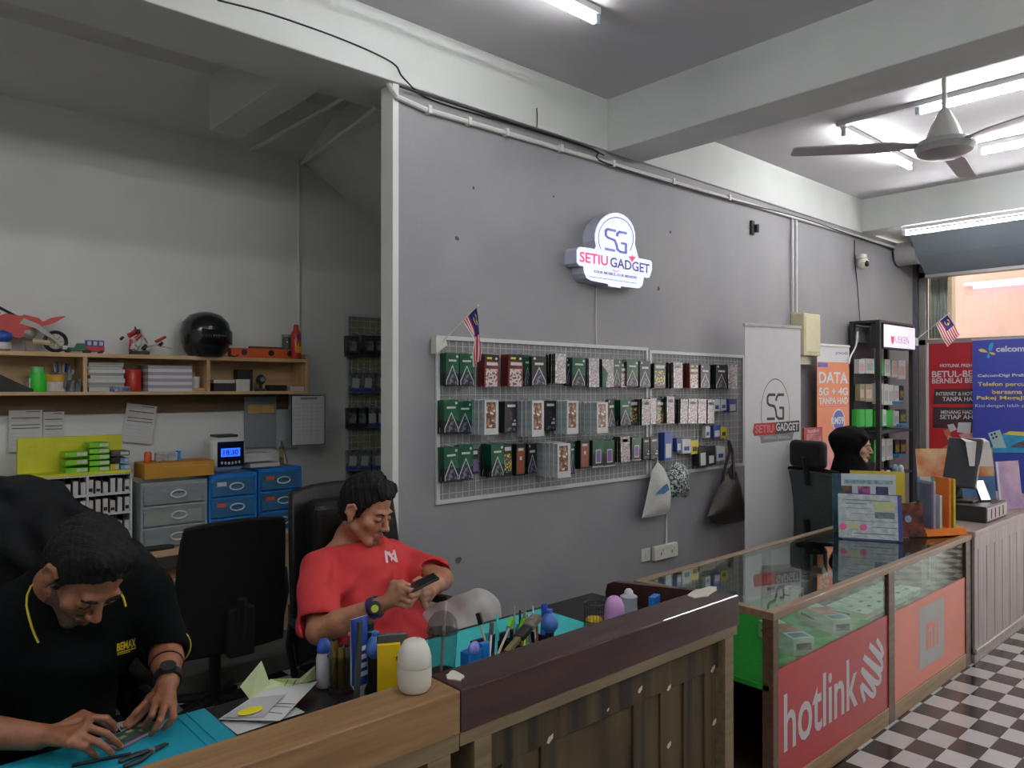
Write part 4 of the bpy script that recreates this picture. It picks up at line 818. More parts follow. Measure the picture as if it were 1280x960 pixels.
word_f('HOTLINK PREM', bwhite, t, 1175, 459, 1215, 459, 4.2, X); word_f('BETUL-BE', bwhite, t, 1165, 472, 1216, 471, 8, X); word_f('BERNILAI BE', bwhite, t, 1165, 479.5, 1216, 478.5, 6.5, X)
word_f('INTERNET & HOT', bwhite, t, 1170, 494.5, 1216, 494.5, 4.6, X); word_f('TANPA HA', bwhite, t, 1178, 501.5, 1216, 501.5, 5.4, X); word_f('MENANG HAD', bwhite, t, 1176, 517.5, 1216, 517.5, 4.6, X); word_f('SETIAP AH', bwhite, t, 1175, 524, 1216, 524, 5.4, X)
word_f('RM25', bwhite, t, 1168, 584, 1197, 584, 6.5, X, .04); word_f('serendah', bwhite, t, 1168, 574.5, 1196, 574.5, 2, X, 0)
for nm, m_, pts in (('white_tile', bwhite, [(1184, 531), (1192, 529.5), (1196, 537), (1188, 540)]), ('white_tile', bwhite, [(1198, 528), (1214, 528), (1213, 543), (1196, 540)]), ('food_picture', mat('food_print', (206, 150, 90), .5, col2=(196, 90, 80), scale=30), [(1179, 537), (1186, 536), (1190, 545), (1183, 547)]), ('pink_tile', mat('pink_print', (222, 160, 160), .5), [(1185, 543), (1195, 549), (1192, 554), (1184, 549)]), ('food_picture', MATS['food_print'], [(1178, 560), (1185, 555), (1197, 556), (1194, 563), (1186, 564)]), ('pink_tile', MATS['pink_print'], [(1198, 543), (1216, 541), (1216, 552), (1205, 551)])):
    quad_f(t, nm, m_, pts, X)
bblue = mat('banner_blue', (44, 74, 170), .45, col2=(70, 74, 170), scale=1.2); cyan = mat('print_cyan', (50, 160, 214), .5); yel = mat('print_yellow', (236, 214, 90), .5)
t = thing('poster_banner', 'blue window banner with yellow lettering, right of the red one', 'banner', (8.56, 2.1, 0)); bpy.context.view_layer.update()
C0(MB().b2(8.558, 1.62, .06, 8.565, 2.503, 2.085), 'sheet', bblue, t); C0(MB().b2(8.555, 1.61, 2.08, 8.57, 2.51, 2.1), 'top_rail', alu2, t); C0(MB().b2(8.53, 1.6, 0, 8.59, 2.52, .06), 'base', alu2, t, bevel=.01)
X = 8.556
word_f('celcom', bwhite, t, 1245, 440, 1281, 439.5, 7.5, X, .03)
def petal(pts, m): quad_f(t, 'emblem_petal', m, pts, X)
petal([(1223, 437), (1227, 435.5), (1231, 437), (1235, 440.5), (1230, 440.5), (1225, 439.5)], yel); petal([(1236, 440.5), (1240, 440), (1244, 442), (1243.5, 443.5), (1239, 443)], yel); petal([(1235.5, 436), (1237, 430), (1241, 427.5), (1242, 431), (1240, 437), (1236.5, 440)], cyan); petal([(1235.5, 441), (1237.5, 444), (1237, 447.5), (1234.5, 448), (1233.5, 445)], cyan)
word_f('CelcomDigi Prab', bwhite, t, 1222, 472.5, 1281, 471.5, 4.6, X, .03); word_f('Telefon percu', yel, t, 1222, 484, 1281, 484, 6.4, X, .02); word_f('bersama', yel, t, 1240, 492.5, 1278, 492.5, 5.4, X, .02); word_f('Pakej MegaJi', yel, t, 1221, 501, 1281, 501, 6, X, .02); word_f('Kini dengan lebih p', bwhite, t, 1219, 510, 1281, 510, 4.8, X, 0)
quad_f(t, 'beach_picture', mat('beach_blue', (60, 160, 206), .5, var=.2, scale=12), [(1228, 566), (1281, 566), (1281, 542), (1254, 541), (1248, 553)], X); quad_f(t, 'beach_picture', yel, [(1254, 543), (1281, 545), (1281, 540), (1262, 539)], X - .0005); quad_f(t, 'rock_picture', mat('rock_print', (90, 90, 100), .6, var=.3, scale=30), [(1262, 559), (1272, 553), (1281, 551), (1281, 560)], X - .001)
quad_f(t, 'phone_picture', mat('mint_print', (176, 206, 206), .5, var=.03), [(1242, 560), (1235, 541.5), (1250, 537), (1258, 560)], X - .0015)
for u, v in ((1239.5, 543.5), (1243.5, 542), (1241.5, 547.5), (1245.5, 546)): quad_f(t, 'lens_picture', bxk, [(u + 1.4 * math.cos(k * pi / 4), v + 1.6 * math.sin(k * pi / 4)) for k in range(8)], X - .002)
# ================================================================== ON THE SHOWCASE AND THE GREY COUNTER
TZ2 = .751
def panel(name, label, cat, a, b, h, lean, m, th=.004, z=TZ2):
    """board standing on the line a->b, leaning back; local x along it, y up the face"""
    a = Vector((*a, z)); b = Vector((*b, z)); d = b - a; back = Vector((-d.y, d.x, 0)).normalized(); up = (Vector((0, 0, 1)) * math.cos(lean) + back * math.sin(lean))
    M = plane_M((a + b) / 2, d, up); t = tag(bpy.data.objects.new(name, None), label, cat); COL.objects.link(t); t.matrix_world = M
    MB().b2(-d.length / 2, 0, -th, d.length / 2, h, 0).build('board', m, t); return t, d.length
def pq(t, name, m, x0, y0, x1, y1, z=.0008): q = MB(); q.quad([(x0, y0, z), (x1, y0, z), (x1, y1, z), (x0, y1, z)]); return q.build(name, m, t)
bluep = mat('blue_plastic', (44, 66, 150), .35, var=.05); lam = mat('laminated_sheet', (214, 222, 226), .12, col2=(176, 188, 196), scale=30, spec=.8, bump=.5, bscale=8); pinkn = mat('pink_note', (236, 110, 170), .6, var=.04); ylwn = mat('pale_yellow_note', (200, 204, 150), .6, var=.05); linem = mat('grey_text', (112, 122, 134), .5, var=.25, scale=60)
t, w_ = panel('price_list_stand', 'laminated price list on a blue board with pink notes', 'sign', (4.235, 1.905), (4.385, 1.625), .255, .22, bluep, .012)
MB().b2(-w_ / 2 - .01, .004, .0, w_ / 2 - .022, .25, .002).build('sheet', lam, t)
for k, (x0, y0, x1, y1) in enumerate(((-.13, .215, .1, .22), (-.13, .195, -.02, .2), (-.13, .17, .0, .173), (-.14, .1, .13, .103), (-.1, .14, .12, .143), (0, .068, .13, .072), (-.09, .03, .12, .035), (.02, .12, .12, .155))): pq(t, 'printed_line', linem, x0, y0, x1, y1, .0028)
pq(t, 'yellow_note', ylwn, .02, .165, .12, .215, .003); pq(t, 'yellow_note', ylwn, -.12, .06, -.04, .085, .003)
for x in (-.145, -.04): q = MB(); q.prism([(x + .02 * math.cos(k * pi / 5), .065 + .02 * math.sin(k * pi / 5)) for k in range(10)], .002, .0035); q.build('pink_note', pinkn, t)
teal = mat('teal_print', (36, 90, 110), .4, col2=(20, 50, 70), scale=20); paleb = mat('pale_blue_card', (206, 218, 222), .4, var=.04)
t, w_ = panel('card_display', 'pale blue display card with three small pictures behind the price list', 'sign', (4.46, 2.05), (4.66, 1.76), .335, .1, paleb)
pq(t, 'teal_band', teal, -w_ / 2, 0, -w_ / 2 + .05, .335); pq(t, 'lettering_band', mat('teal_text', (96, 150, 160), .4, col2=(176, 196, 204), scale=50), -.11, .275, .16, .30)
for k, (x, m_) in enumerate(((-.1, mat('game_print_dark', (40, 36, 40), .4, col2=(120, 96, 60), scale=24)), (.0, mat('game_print_pink', (200, 110, 150), .4, col2=(100, 60, 100), scale=30)), (.1, mat('game_print_blue', (36, 40, 70), .4, col2=(70, 70, 110), scale=24)))): pq(t, 'picture', m_, x - .034, .195, x + .034, .262)
ylc = mat('yellow_card', (212, 190, 56), .4, var=.06)
t, w_ = panel('card_display', 'yellow display board with black and white cards behind the brochures', 'sign', (4.745, 2.07), (4.90, 1.80), .33, .1, ylc)
for x in (-.16, .0): pq(t, 'white_card', bwhite, x, .23, x + .09, .31); pq(t, 'dark_card', bxk, x, .13, x + .09, .22)
fire = mat('dark_fire_print', (30, 26, 34), .4, col2=(150, 70, 40), scale=16)
t, w_ = panel('card_display', 'dark printed card with orange and blue glints beside the price list', 'sign', (4.50, 1.70), (4.63, 1.60), .19, .1, fire)
q = MB(); q.prism([(.02 * math.cos(k * pi / 5) - .01, .1 + .02 * math.sin(k * pi / 5)) for k in range(10)], 0, .001); q.build('blue_orb', mat('orb_blue', (130, 170, 206), .4), t)
orp = mat('orange_plastic', (232, 128, 40), .35, var=.04)
t = thing('brochure_holder', 'orange based acrylic brochure holder on the showcase corner', 'holder', (4.77, 1.585, TZ2), -.50); t.scale = (1.25, 1.2, 1.15)
mb = MB(); mb.prism([(-.06, 0), (.06, 0), (.045, .035), (-.045, .035)], -.1, .12, 0, Matrix(((0, 0, 1, 0), (1, 0, 0, 0), (0, 1, 0, 0), (0, 0, 0, 1)))); mb.build('base', orp, t, bevel=.003)
acr = glass('acrylic', (226, 230, 234), 1.4, .05)
for k, (x, m_, h) in enumerate(((-.055, mat('lilac_sheet', (176, 168, 190), .3, var=.05), .27), (-.02, bwhite, .2), (.03, orp, .285), (.055, ylc, .28))):
    MB().b2(x, -.045, .035, x + .012, .045, h).build('leaflet', m_, t)
MB().b2(-.075, -.05, .035, -.07, .05, .26).build('acrylic_front', acr, t)
wbt = mat('white_bottle', (216, 218, 214), .35, var=.02)
o = MB().lathe([(.03, 0), (.034, .01), (.034, .09), (.028, .105), (.02, .11)], 16).build('pump_bottle', wbt, None, smooth=True, loc=(5.03, 1.62, .766)); tag(o, 'small white rounded bottle behind the orange brochure holder', 'bottle')
# point-of-sale till
t = thing('cash_drawer', 'black cash drawer under the sales terminal', 'drawer', (5.27, 1.47, .766)); MB().b2(0, 0, 0, .42, .4, .1).build('casing', mat('charcoal_plastic', (40, 42, 44), .4, var=.1), t, bevel=.004)
MB().b2(.01, -.006, .01, .41, 0, .09).build('front', mat('silver_front', (176, 164, 168), .35, var=.06), t, bevel=.002)
for k in range(4): MB().b2(.08 + k * .08, -.009, .02, .09 + k * .08, -.006, .08).build('slot', bxk, t)
chp = MATS['charcoal_plastic']
t = thing('sales_terminal', 'dark sales terminal on a stand above the cash drawer', 'monitor', (5.47, 1.66, .867)); 
MB().b2(-.1, -.09, 0, .1, .09, .015).build('foot', chp, t, bevel=.004); MB().tube([(0, .02, .015), (.03, .04, .1), (.0, .03, .2)], .025, 8).build('stand', chp, t)
MB().b2(-.105, -.018, -.165, .105, .018, .165).build('screen_body', mat('terminal_grey', (54, 58, 60), .35, var=.08), t, loc=(.0, .0, .245), rot=(-.3, 0, -1.75), bevel=.01)
pap = mat('paper', (216, 212, 206), .7, var=.02)
mb = MB(); M_ = Matrix.Translation((.05, -.05, .385)) @ Matrix.Rotation(-.9, 4, 'Z') @ Matrix.Diagonal((.75, .8, .9, 1)); mb.quad([(-.09, .03, .02), (.1, .03, .02), (.1, -.06, .0), (-.09, -.06, .0)], 0, M_); mb.quad([(-.09, -.06, 0), (.1, -.06, 0), (.11, -.11, -.17), (-.08, -.11, -.17)], 0, M_)
o = mb.build('draped_paper', pap, t); o.modifiers.new('th', 'SOLIDIFY').thickness = .001
t = thing('phone_stand', 'lit phone screen leaning on the cash drawer', 'phone', (5.52, 1.54, .867), -.5); MB().b2(-.04, -.006, 0, .04, .006, .15).build('body', chp, t, rot=(-.45, 0, 0), bevel=.003); q = MB(); q.quad([(-.035, -.0065, .01), (.035, -.0065, .01), (.035, -.0065, .14), (-.035, -.0065, .14)]); q.build('screen', emit('lit_screen', (240, 240, 250), 1.3), t, rot=(-.45, 0, 0))
bro = mat('brochure_orange', (214, 120, 70), .35, col2=(226, 196, 150), scale=7); brb = mat('brochure_blue', (70, 120, 170), .35, col2=(110, 160, 196), scale=6); gnote = mat('green_note', (130, 206, 50), .5, var=.04)
t, w_ = panel('leaflet_stand', 'large acrylic leaflet stand with orange and blue sheets by the till', 'sign', (5.75, 2.02), (6.2, 1.66), .40, .12, brb, .006, z=.766)
pq(t, 'orange_sheet', bro, -w_ / 2, .2, w_ / 2, .4); pq(t, 'green_note', gnote, -.17, .1, -.08, .19); pq(t, 'white_note', pap, -.2, .06, -.05, .12, .0006); pq(t, 'white_note', pap, -.27, .1, -.19, .2, .0006)
t, w_ = panel('leaflet_stand', 'acrylic stand with pink and violet leaflet at the right edge', 'sign', (5.9, 1.56), (6.12, 1.48), .33, .1, mat('violet_leaflet', (150, 120, 180), .3, col2=(222, 180, 196), scale=4), .006, z=.766); pq(t, 'pale_edge', paleb, -w_ / 2, 0, -w_ / 2 + .02, .33)
o = tag(MB().b2(-.05, -.04, 0, .05, .04, .012).build('green_note_pad', gnote, None, loc=(5.14, 1.72, .766), rot=(0, 0, .3)), 'green note pad beside the cash drawer', 'notes')
# small colourful goods standing at the back of the showcase
for k, (u, v, c, h) in enumerate(((1097, 588, (222, 200, 60), .05), (1106, 588, (190, 90, 80), .07), (1113, 588, (206, 200, 190), .06), (1122, 588, (120, 150, 166), .09), (1129, 588, (190, 200, 206), .08))):
    p = wy(u, v, 2.06); m_ = mat('trinket_%d' % k, c, .4, var=.2, scale=30)
    mb = MB(); mb.cyl((0, 0, 0), (0, 0, .2 + h), .02, n=8); mb.ball((0, 0, .2 + h), (.024, .02, .03), 8, 6)
    tag(mb.build('trinket', m_, None, loc=(p.x, 2.075, TZ2), smooth=True), ['yellow', 'red', 'beige', 'blue grey', 'pale blue'][k] + ' small trinket behind the display cards', 'trinket')
# ================================================================== WORK ALCOVE AT THE BACK
pine = mat('pine_board', (208, 176, 132), .5, col2=(188, 152, 108), scale=4, stretch=(1, 8, 8)); pine_v = mat('pine_upright', (208, 176, 132), .5, col2=(188, 152, 108), scale=4, stretch=(8, 8, 1)); pine_d = mat('stained_board', (110, 84, 56), .6, col2=(88, 66, 44), scale=4, stretch=(1, 8, 8))
SFY = 4.68
def sz(v, u=190, y=SFY): return wy(u, v, y).z
zt0, zt1 = sz(448.5), sz(443.5); zb0, zb1 = sz(493.5), sz(489.5)
xr = wy(386, 450, SFY).x; xd1 = wy(104.5, 460, SFY).x; xd2 = wy(259, 460, SFY).x
t = thing('wall_shelf', 'long pine wall shelf with three compartments in the alcove', 'shelf', (1.5, SFY, zb0)); bpy.context.view_layer.update()
C0(MB().b2(-.6, SFY, zt0, xr - .02, YB, zt1), 'board', pine, t, bevel=.002); C0(MB().b2(-.6, SFY, zb0, xr, YB, zb1), 'board', pine, t, bevel=.002)
C0(MB().b2(xr - .02, SFY, zb1, xr, YB, zt1 + .03), 'side_board', pine_v, t, bevel=.002); C0(MB().b2(xd1, SFY + .005, zb1, xd1 + .02, YB, zt0), 'divider', pine_v, t); C0(MB().b2(xd2, SFY + .005, zb1, xd2 + .02, YB, zt0), 'divider', pine_v, t)
C0(MB().b2(-.6, YB - .012, zb1, xr - .02, YB - .001, zt0), 'back_board', pine, t); C0(MB().b2(-.6, YB - .02, zb0 - .11, xr - .05, YB - .001, zb0), 'lower_rail', pine_d, t)
ZT = zt1 + .001; ZL = zb1 + .001
def at(u, y, z): p = wy(u, 480, y); return Vector((p.x, y, z))
def px(u0, u1, y): return wy(u1, 480, y).x - wy(u0, 480, y).x
# --- toys on the top board
tr = mat('toy_red', (190, 44, 36), .35, var=.08); tk = mat('toy_black', (26, 26, 28), .5, var=.1); tg = mat('toy_grey', (150, 148, 142), .35, metal=.3, var=.08); tw = mat('toy_white', (206, 200, 196), .4, var=.04); tgn = mat('toy_green', (40, 96, 66), .4, var=.08); tb = mat('toy_blue', (50, 84, 170), .4, var=.08); tbr = mat('toy_beige', (190, 176, 140), .4, var=.06)
def wheel(par, x, z, r, y=0, w=.03):
    MB().tube([(x + r * .84 * math.cos(a * pi / 10), y, z + r * .84 * math.sin(a * pi / 10)) for a in range(21)], r * .17, 6).build('tyre', tk, par, smooth=True)
    mb = MB(); mb.cyl((x, y - w / 2, z), (x, y + w / 2, z), r * .16, n=10)
    for k in range(7): a = k * 2 * pi / 7; mb.b2(r * .1, -.004, -r * .04, r * .78, .004, r * .04, 0, Matrix.Translation((x, y, z)) @ Matrix.Rotation(-a, 4, 'Y'))
    mb.build('rim', tbr, par)
c = at(28, 4.78, ZT); t = thing('toy_motorcycle', 'large red model motorcycle at the left end of the shelf', 'toy', c)
s_ = .0049
wheel(t, .155, .062, .062); wheel(t, -.21, .062, .062)
mb = MB(); mb.prism([(-.12, .1), (-.02, .07), (.03, .1), (.02, .15), (.0, .19), (-.08, .2), (-.15, .17)], -.03, .03, 0, XZ); mb.build('fairing', tr, t, bevel=.008)
MB().prism([(.0, .16), (.06, .13), (.14, .16), (.2, .2), (.19, .205), (.13, .19), (.09, .165), (.04, .175), (.0, .19)], -.022, .022, 0, XZ).build('tail', tr, t, bevel=.005)
MB().prism([(-.02, .145), (.06, .12), (.10, .155), (.07, .185), (.0, .2)], -.028, .028, 0, XZ).build('tank', tr, t, bevel=.008); MB().prism([(-.15, .17), (-.2, .2), (-.14, .235), (-.1, .2)], -.03, .03, 0, XZ).build('front_cowl', tr, t, bevel=.006)
MB().cyl((-.03, 0, .19), (-.12, 0, .24), .008, n=6).build('handlebar', tk, t); MB().cyl((-.2, .0, .06), (-.15, .0, .2), .01, n=6).build('fork', tg, t)
MB().prism([(-.02, .15), (.05, .13), (.155, .055), (.165, .07), (.07, .15), (0, .18)], -.034, -.02, 0, XZ).build('swing_frame', tg, t); MB().ball((.02, 0, .1), (.045, .035, .04), 10, 8).build('engine', tg, t, smooth=True); MB().cyl((.04, -.03, .06), (.12, -.03, .05), .014, n=8).build('exhaust', tbr, t)
MB().cyl((.01, -.02, .0), (.0, -.02, .07), .004, n=5).build('side_stand', tg, t)
c = at(2, 4.73, ZT); t = thing('toy_figure', 'small blue and white toy at the far left shelf edge', 'toy', c); MB().ball((0, 0, .075), (.05, .04, .035), 10, 8).build('cap', tb, t, smooth=True); MB().lathe([(.03, 0), (.045, .01), (.04, .045)], 12).build('body', tw, t, smooth=True)
c = at(96, 4.76, ZT); t = thing('toy_truck', 'little dark green toy pickup truck on the shelf', 'toy', c); MB().b2(-.07, -.02, .012, .07, .02, .03).build('chassis', tgn, t, bevel=.004); MB().prism([(-.01, .03), (.045, .03), (.035, .055), (.0, .055)], -.018, .018, 0, XZ).build('cab', tgn, t, bevel=.003)
for x in (-.045, .045): MB().cyl((x, -.024, .012), (x, .024, .012), .012, n=10).build('wheel', tk, t)
MB().b2(-.075, -.021, .018, -.05, .021, .04).build('bonnet', tw, t, bevel=.003)
c = at(118, 4.76, ZT); t = thing('toy_tram', 'small red and blue toy tram beside the green toy truck', 'toy', c); MB().b2(-.048, -.022, .01, .048, .022, .04).build('lower_body', tr, t, bevel=.003); MB().b2(-.046, -.02, .04, .046, .02, .075).build('upper_body', tb, t, bevel=.004)
for x in (-.03, 0, .03): MB().b2(x - .01, -.0235, .046, x + .008, -.0195, .068).build('window', tw, t)
for x in (-.03, .03): MB().cyl((x, -.024, .01), (x, .024, .01), .01, n=8).build('wheel', tk, t)
c = at(174, 4.77, ZT); t = thing('toy_robot', 'red white and black spiky toy model next to the helmet', 'toy', c)
MB().b2(-.05, -.03, 0, .05, .03, .022).build('base', tk, t, bevel=.004); random.seed(3)
for nm, m_, a, b_, r in (('body', tw, (-.03, 0, .03), (.01, 0, .11), .022), ('leg', tr, (-.05, -.01, .02), (-.045, 0, .09), .012), ('leg', tw, (.02, 0, .02), (.05, 0, .07), .014), ('shoulder', tr, (-.06, 0, .11), (-.02, 0, .13), .016), ('arm', tk, (-.09, .0, .09), (-.1, 0, .1), .016), ('blade', tg, (.0, 0, .15), (.045, 0, .07), .007), ('tail', tw, (.04, 0, .055), (.13, 0, .08), .01), ('tail_fin', tr, (.09, 0, .08), (.15, 0, .115), .011), ('foot', tk, (.11, 0, .06), (.13, 0, .08), .014), ('head', tk, (-.01, 0, .12), (-.005, 0, .15), .013), ('spear', tg, (.1, 0, .06), (.18, 0, .045), .003), ('panel', tr, (-.03, -.03, .09), (.0, -.035, .12), .014), ('panel', tw, (-.02, -.03, .05), (.0, -.03, .09), .016), ('panel', tk, (.01, -.03, .03), (.03, -.03, .06), .014), ('panel', tr, (-.05, -.03, .12), (-.03, -.03, .145), .011), ('panel', tw, (.03, -.02, .03), (.06, -.02, .045), .012), ('panel', tw, (-.05, -.03, .03), (-.04, -.03, .06), .013), ('blade', tk, (-.02, -.02, .13), (-.03, -.02, .165), .006), ('blade', tw, (.02, -.02, .1), (.0, -.02, .155), .007)):
    MB().cyl(a, b_, r, r * .75, 7).build(nm, m_, t, bevel=.002)
c = at(257, 4.735, ZT); t = thing('motorcycle_helmet', 'glossy black motorcycle helmet on top of the shelf', 'helmet', c, rotz=.55)
hm = mat('helmet_black', (18, 22, 24), .22, var=.1, coat=.4); mb = MB(); mb.lathe([(.10, 0), (.125, .03), (.146, .09), (.15, .15), (.135, .21), (.095, .255), (.04, .275), (.0, .278)], 28); mb.build('shell', hm, t, smooth=True)
mb = MB(); n = 24
for k in range(n):
    a0, a1 = (-pi / 2 + (-1.05 + 2.1 * q / n) for q in (k, k + 1))
    mb.quad([(.1565 * math.cos(a0), .1565 * math.sin(a0), .075), (.1565 * math.cos(a1), .1565 * math.sin(a1), .075), (.155 * math.cos(a1), .155 * math.sin(a1), .16), (.155 * math.cos(a0), .155 * math.sin(a0), .16)])
o = mb.build('visor', mat('visor_dark', (8, 10, 12), .08), t, smooth=True); o.modifiers.new('th', 'SOLIDIFY').thickness = .004
MB().tube([(.06, -.12, .01), (.07, -.16, -.0), (.09, -.17, .012)], .005, 5).build('strap', blk, t)
og = mat('tool_orange', (206, 92, 44), .4, var=.05)
c = at(331, 4.74, ZT); w_ = px(288, 374, 4.74); t = thing('spirit_level_box', 'long orange spirit level on the right end of the shelf', 'tool', c); MB().b2(-w_ / 2, -.03, 0, w_ / 2, .03, .06).build('body', og, t, bevel=.003)
for x in (-.15, .03, .16, .21): MB().cyl((x, -.033, .033), (x, -.028, .033), .02, n=14).build('vial_window', tk if x < .2 else tr, t); 
MB().b2(-.1, -.02, .062, .12, .025, .075).build('sawtooth_strip', mat('rust_strip', (96, 70, 44), .7, var=.3, scale=60), t)
jar = glass('jar_glass', (200, 210, 206), 1.45, .05)
c = at(358.5, 4.8, ZT); t = thing('glass_jar', 'clear glass jar with green lid behind the red can', 'jar', c); MB().lathe([(.03, 0), (.034, .005), (.034, .14), (.03, .15)], 16).build('body', jar, t, smooth=True); MB().lathe([(.035, .15), (.036, .165), (.0, .168)], 16).build('lid', mat('green_lid', (120, 160, 110), .4), t, smooth=True)
rc = mat('can_red', (190, 50, 40), .3, var=.05)
c = at(370, 4.70, ZT); t = thing('spray_can', 'tall red spray can with flame print on the shelf end', 'can', c); MB().lathe([(.03, 0), (.033, .006), (.033, .17), (.02, .19), (.018, .2)], 18).build('can', rc, t, smooth=True); MB().lathe([(.017, .2), (.017, .225), (.01, .23)], 12).build('cap', rc, t, smooth=True)
mb = MB(); mb.prism([(-.02, .04), (.02, .04), (.022, .09), (.01, .075), (.004, .115), (-.008, .08), (-.02, .1)], -.0335, -.032, 0, XZ); mb.build('flame_print', mat('flame_yellow', (226, 160, 40), .4), t); MB().cyl((.0, -.034, .15), (.0, -.031, .15), .014, n=12).build('round_print', tb, t)
# --- things on the lower board
gb = mat('bottle_green', (50, 200, 50), .35, var=.05)
c = at(47, 4.76, ZL); t = thing('green_bottle', 'bright green plastic bottle in the left compartment', 'bottle', c); MB().lathe([(.04, 0), (.043, .01), (.043, .085), (.033, .1), (.033, .105)], 16).build('body', gb, t, smooth=True); MB().lathe([(.034, .105), (.034, .135), (.0, .137)], 16).build('cap', mat('cap_green', (110, 190, 110), .4), t, smooth=True); MB().b2(-.044, -.03, .02, -.038, .02, .075).build('label', tw, t)
c = at(70, 4.75, ZL); t = thing('cream_tub', 'white tub with yellow lid beside the green bottle', 'tub', c); MB().lathe([(.048, 0), (.05, .005), (.05, .055)], 18).build('body', tw, t, smooth=True); MB().lathe([(.053, .055), (.053, .092), (.0, .094)], 18).build('lid', mat('lid_ochre', (206, 156, 50), .4), t, smooth=True)
c = at(77, 4.84, ZL); t = thing('pen_cup', 'cup of blue and white pens behind the tub', 'cup', c); MB().lathe([(.03, 0), (.036, .11)], 12).build('cup', tg, t, smooth=True)
for k in range(8): a = k * .8; MB().cyl((.015 * math.cos(a), .015 * math.sin(a), .02), (.04 * math.cos(a), .03 * math.sin(a), .15 + .01 * (k % 3)), .005, n=6).build('pen', tb if k % 2 else tw, t)
c = at(91, 4.71, ZL); t = thing('grey_figurine', 'grey toy figurine standing by the first divider', 'toy', c); gf = mat('figurine_grey', (96, 104, 104), .5, var=.2, scale=30)
for a, b_, r in (((-.01, 0, .0), (0, 0, .06), .022), ((.02, 0, 0), (.03, -.01, .05), .018), ((-.02, 0, .06), (-.01, 0, .1), .02), ((.0, 0, .1), (.0, 0, .12), .016), ((-.04, 0, .02), (-.03, 0, .08), .01), ((.03, 0, .07), (.045, 0, .03), .01)): MB().cyl(a, b_, r, r * .7, 7).build('limb', gf, t, bevel=.002)
c = at(16, 4.76, ZL); t = thing('dark_tool', 'dark crumpled tool bag lying in the left compartment', 'tool', c); MB().prism([(-.12, 0), (.085, 0), (.085, .015), (.04, .035), (-.06, .09), (-.12, .11)], -.05, .05, 0, XZ).build('body', mat('dark_canvas', (52, 52, 50), .8, var=.2), t, bevel=.01)
random.seed(11)
zs = ZL
for k in range(9):
    h = random.choice((.012, .02, .016, .024)); w_ = random.uniform(.17, .2); m_ = mat('paper_stack_%d' % (k % 3), ((206, 206, 202), (180, 180, 172), (214, 214, 212))[k % 3], .7, col2=((186, 186, 182), (120, 120, 110), (200, 200, 198))[k % 3], scale=5, stretch=(.3, .3, 30))
    c = at(129 + random.uniform(-2, 2), 4.78, zs); o = MB().b2(-w_ / 2, -.07, 0, w_ / 2, .07, h).build('paper_pad', m_, None, loc=c, rot=(0, 0, random.uniform(-.06, .06))); tag(o, 'pad of paper in the pile of the middle compartment, ' + ORD[k] + ' from the bottom', 'paper', 'paper pile in the middle compartment'); zs += h + .0012
    if zs > ZL + .15: break
c = at(165, 4.78, ZL); t = thing('red_canister', 'round red canister between paper stacks on the shelf', 'can', c); MB().lathe([(.048, 0), (.05, .006), (.05, .105), (.048, .11)], 20).build('body', rc, t, smooth=True); MB().lathe([(.052, .11), (.052, .125), (.045, .13), (.0, .13)], 20).build('lid', rc, t, smooth=True)
c = at(150, 4.70, ZL); o = tag(MB().b2(-.05, -.02, 0, .05, .02, .03).build('small_packet', mat('packet_blue_white', (180, 190, 206), .4, col2=(70, 90, 130), scale=40), None, loc=c, rot=(0, 0, .3)), 'small blue and white packet before the red canister', 'packet')
zs = ZL
for k in range(8):
    c = at(207, 4.78, zs); o = MB().b2(-.125, -.09, 0, .125, .09, .0185).build('paper_ream', mat('ream_%d' % (k % 2), ((214, 212, 216), (164, 160, 168))[k % 2], .6, var=.03), None, loc=c); tag(o, ('white' if k % 2 == 0 else 'grey') + ' layer of the striped paper stack, ' + ORD[k] + ' from the bottom', 'paper', 'striped paper stack'); zs += .0192
c = at(243, 4.75, ZL); t = thing('white_cup', 'small white lidded cup in the middle compartment corner', 'cup', c); MB().lathe([(.03, .02), (.034, .09), (.0, .091)], 14).build('cup', tw, t, smooth=True); MB().b2(-.05, -.03, 0, .05, .03, .02).build('saucer', pine, t)
kbx = mat('carton_black', (34, 34, 36), .5, var=.15)
for u, y, d, z0_, m_, lb in ((277, 4.74, (.14, .12, .05), 0, kbx, 'flat black box in the right compartment, lowest'), (276, 4.75, (.13, .11, .02), .0505, tw, 'flat white box on top of the flat black box'), (301, 4.72, (.09, .07, .075), 0, tw, 'white printed box in the right compartment'), (304, 4.82, (.1, .07, .14), 0, kbx, 'upright black box behind the white printed box'), (345, 4.76, (.12, .08, .04), 0, kbx, 'low black gadget in the right compartment'), (368, 4.76, (.09, .1, .03), 0, tw, 'flat white box at the right end compartment')):
    c = at(u, y, ZL + z0_); tag(MB().b2(-d[0] / 2, -d[1] / 2, 0, d[0] / 2, d[1] / 2, d[2]).build('storage_box', m_, None, loc=c, bevel=.002), lb, 'box')
c = at(326, 4.76, ZL); t = thing('webcam', 'small black webcam gadget standing in the right compartment', 'camera', c); MB().lathe([(.04, 0), (.035, .012), (.01, .02), (.01, .05)], 14).build('foot', kbx, t, smooth=True); MB().ball((0, 0, .075), (.03, .028, .035), 12, 8).build('head', kbx, t, smooth=True); MB().cyl((0, -.03, .075), (0, -.026, .075), .015, n=12).build('lens', tg, t)
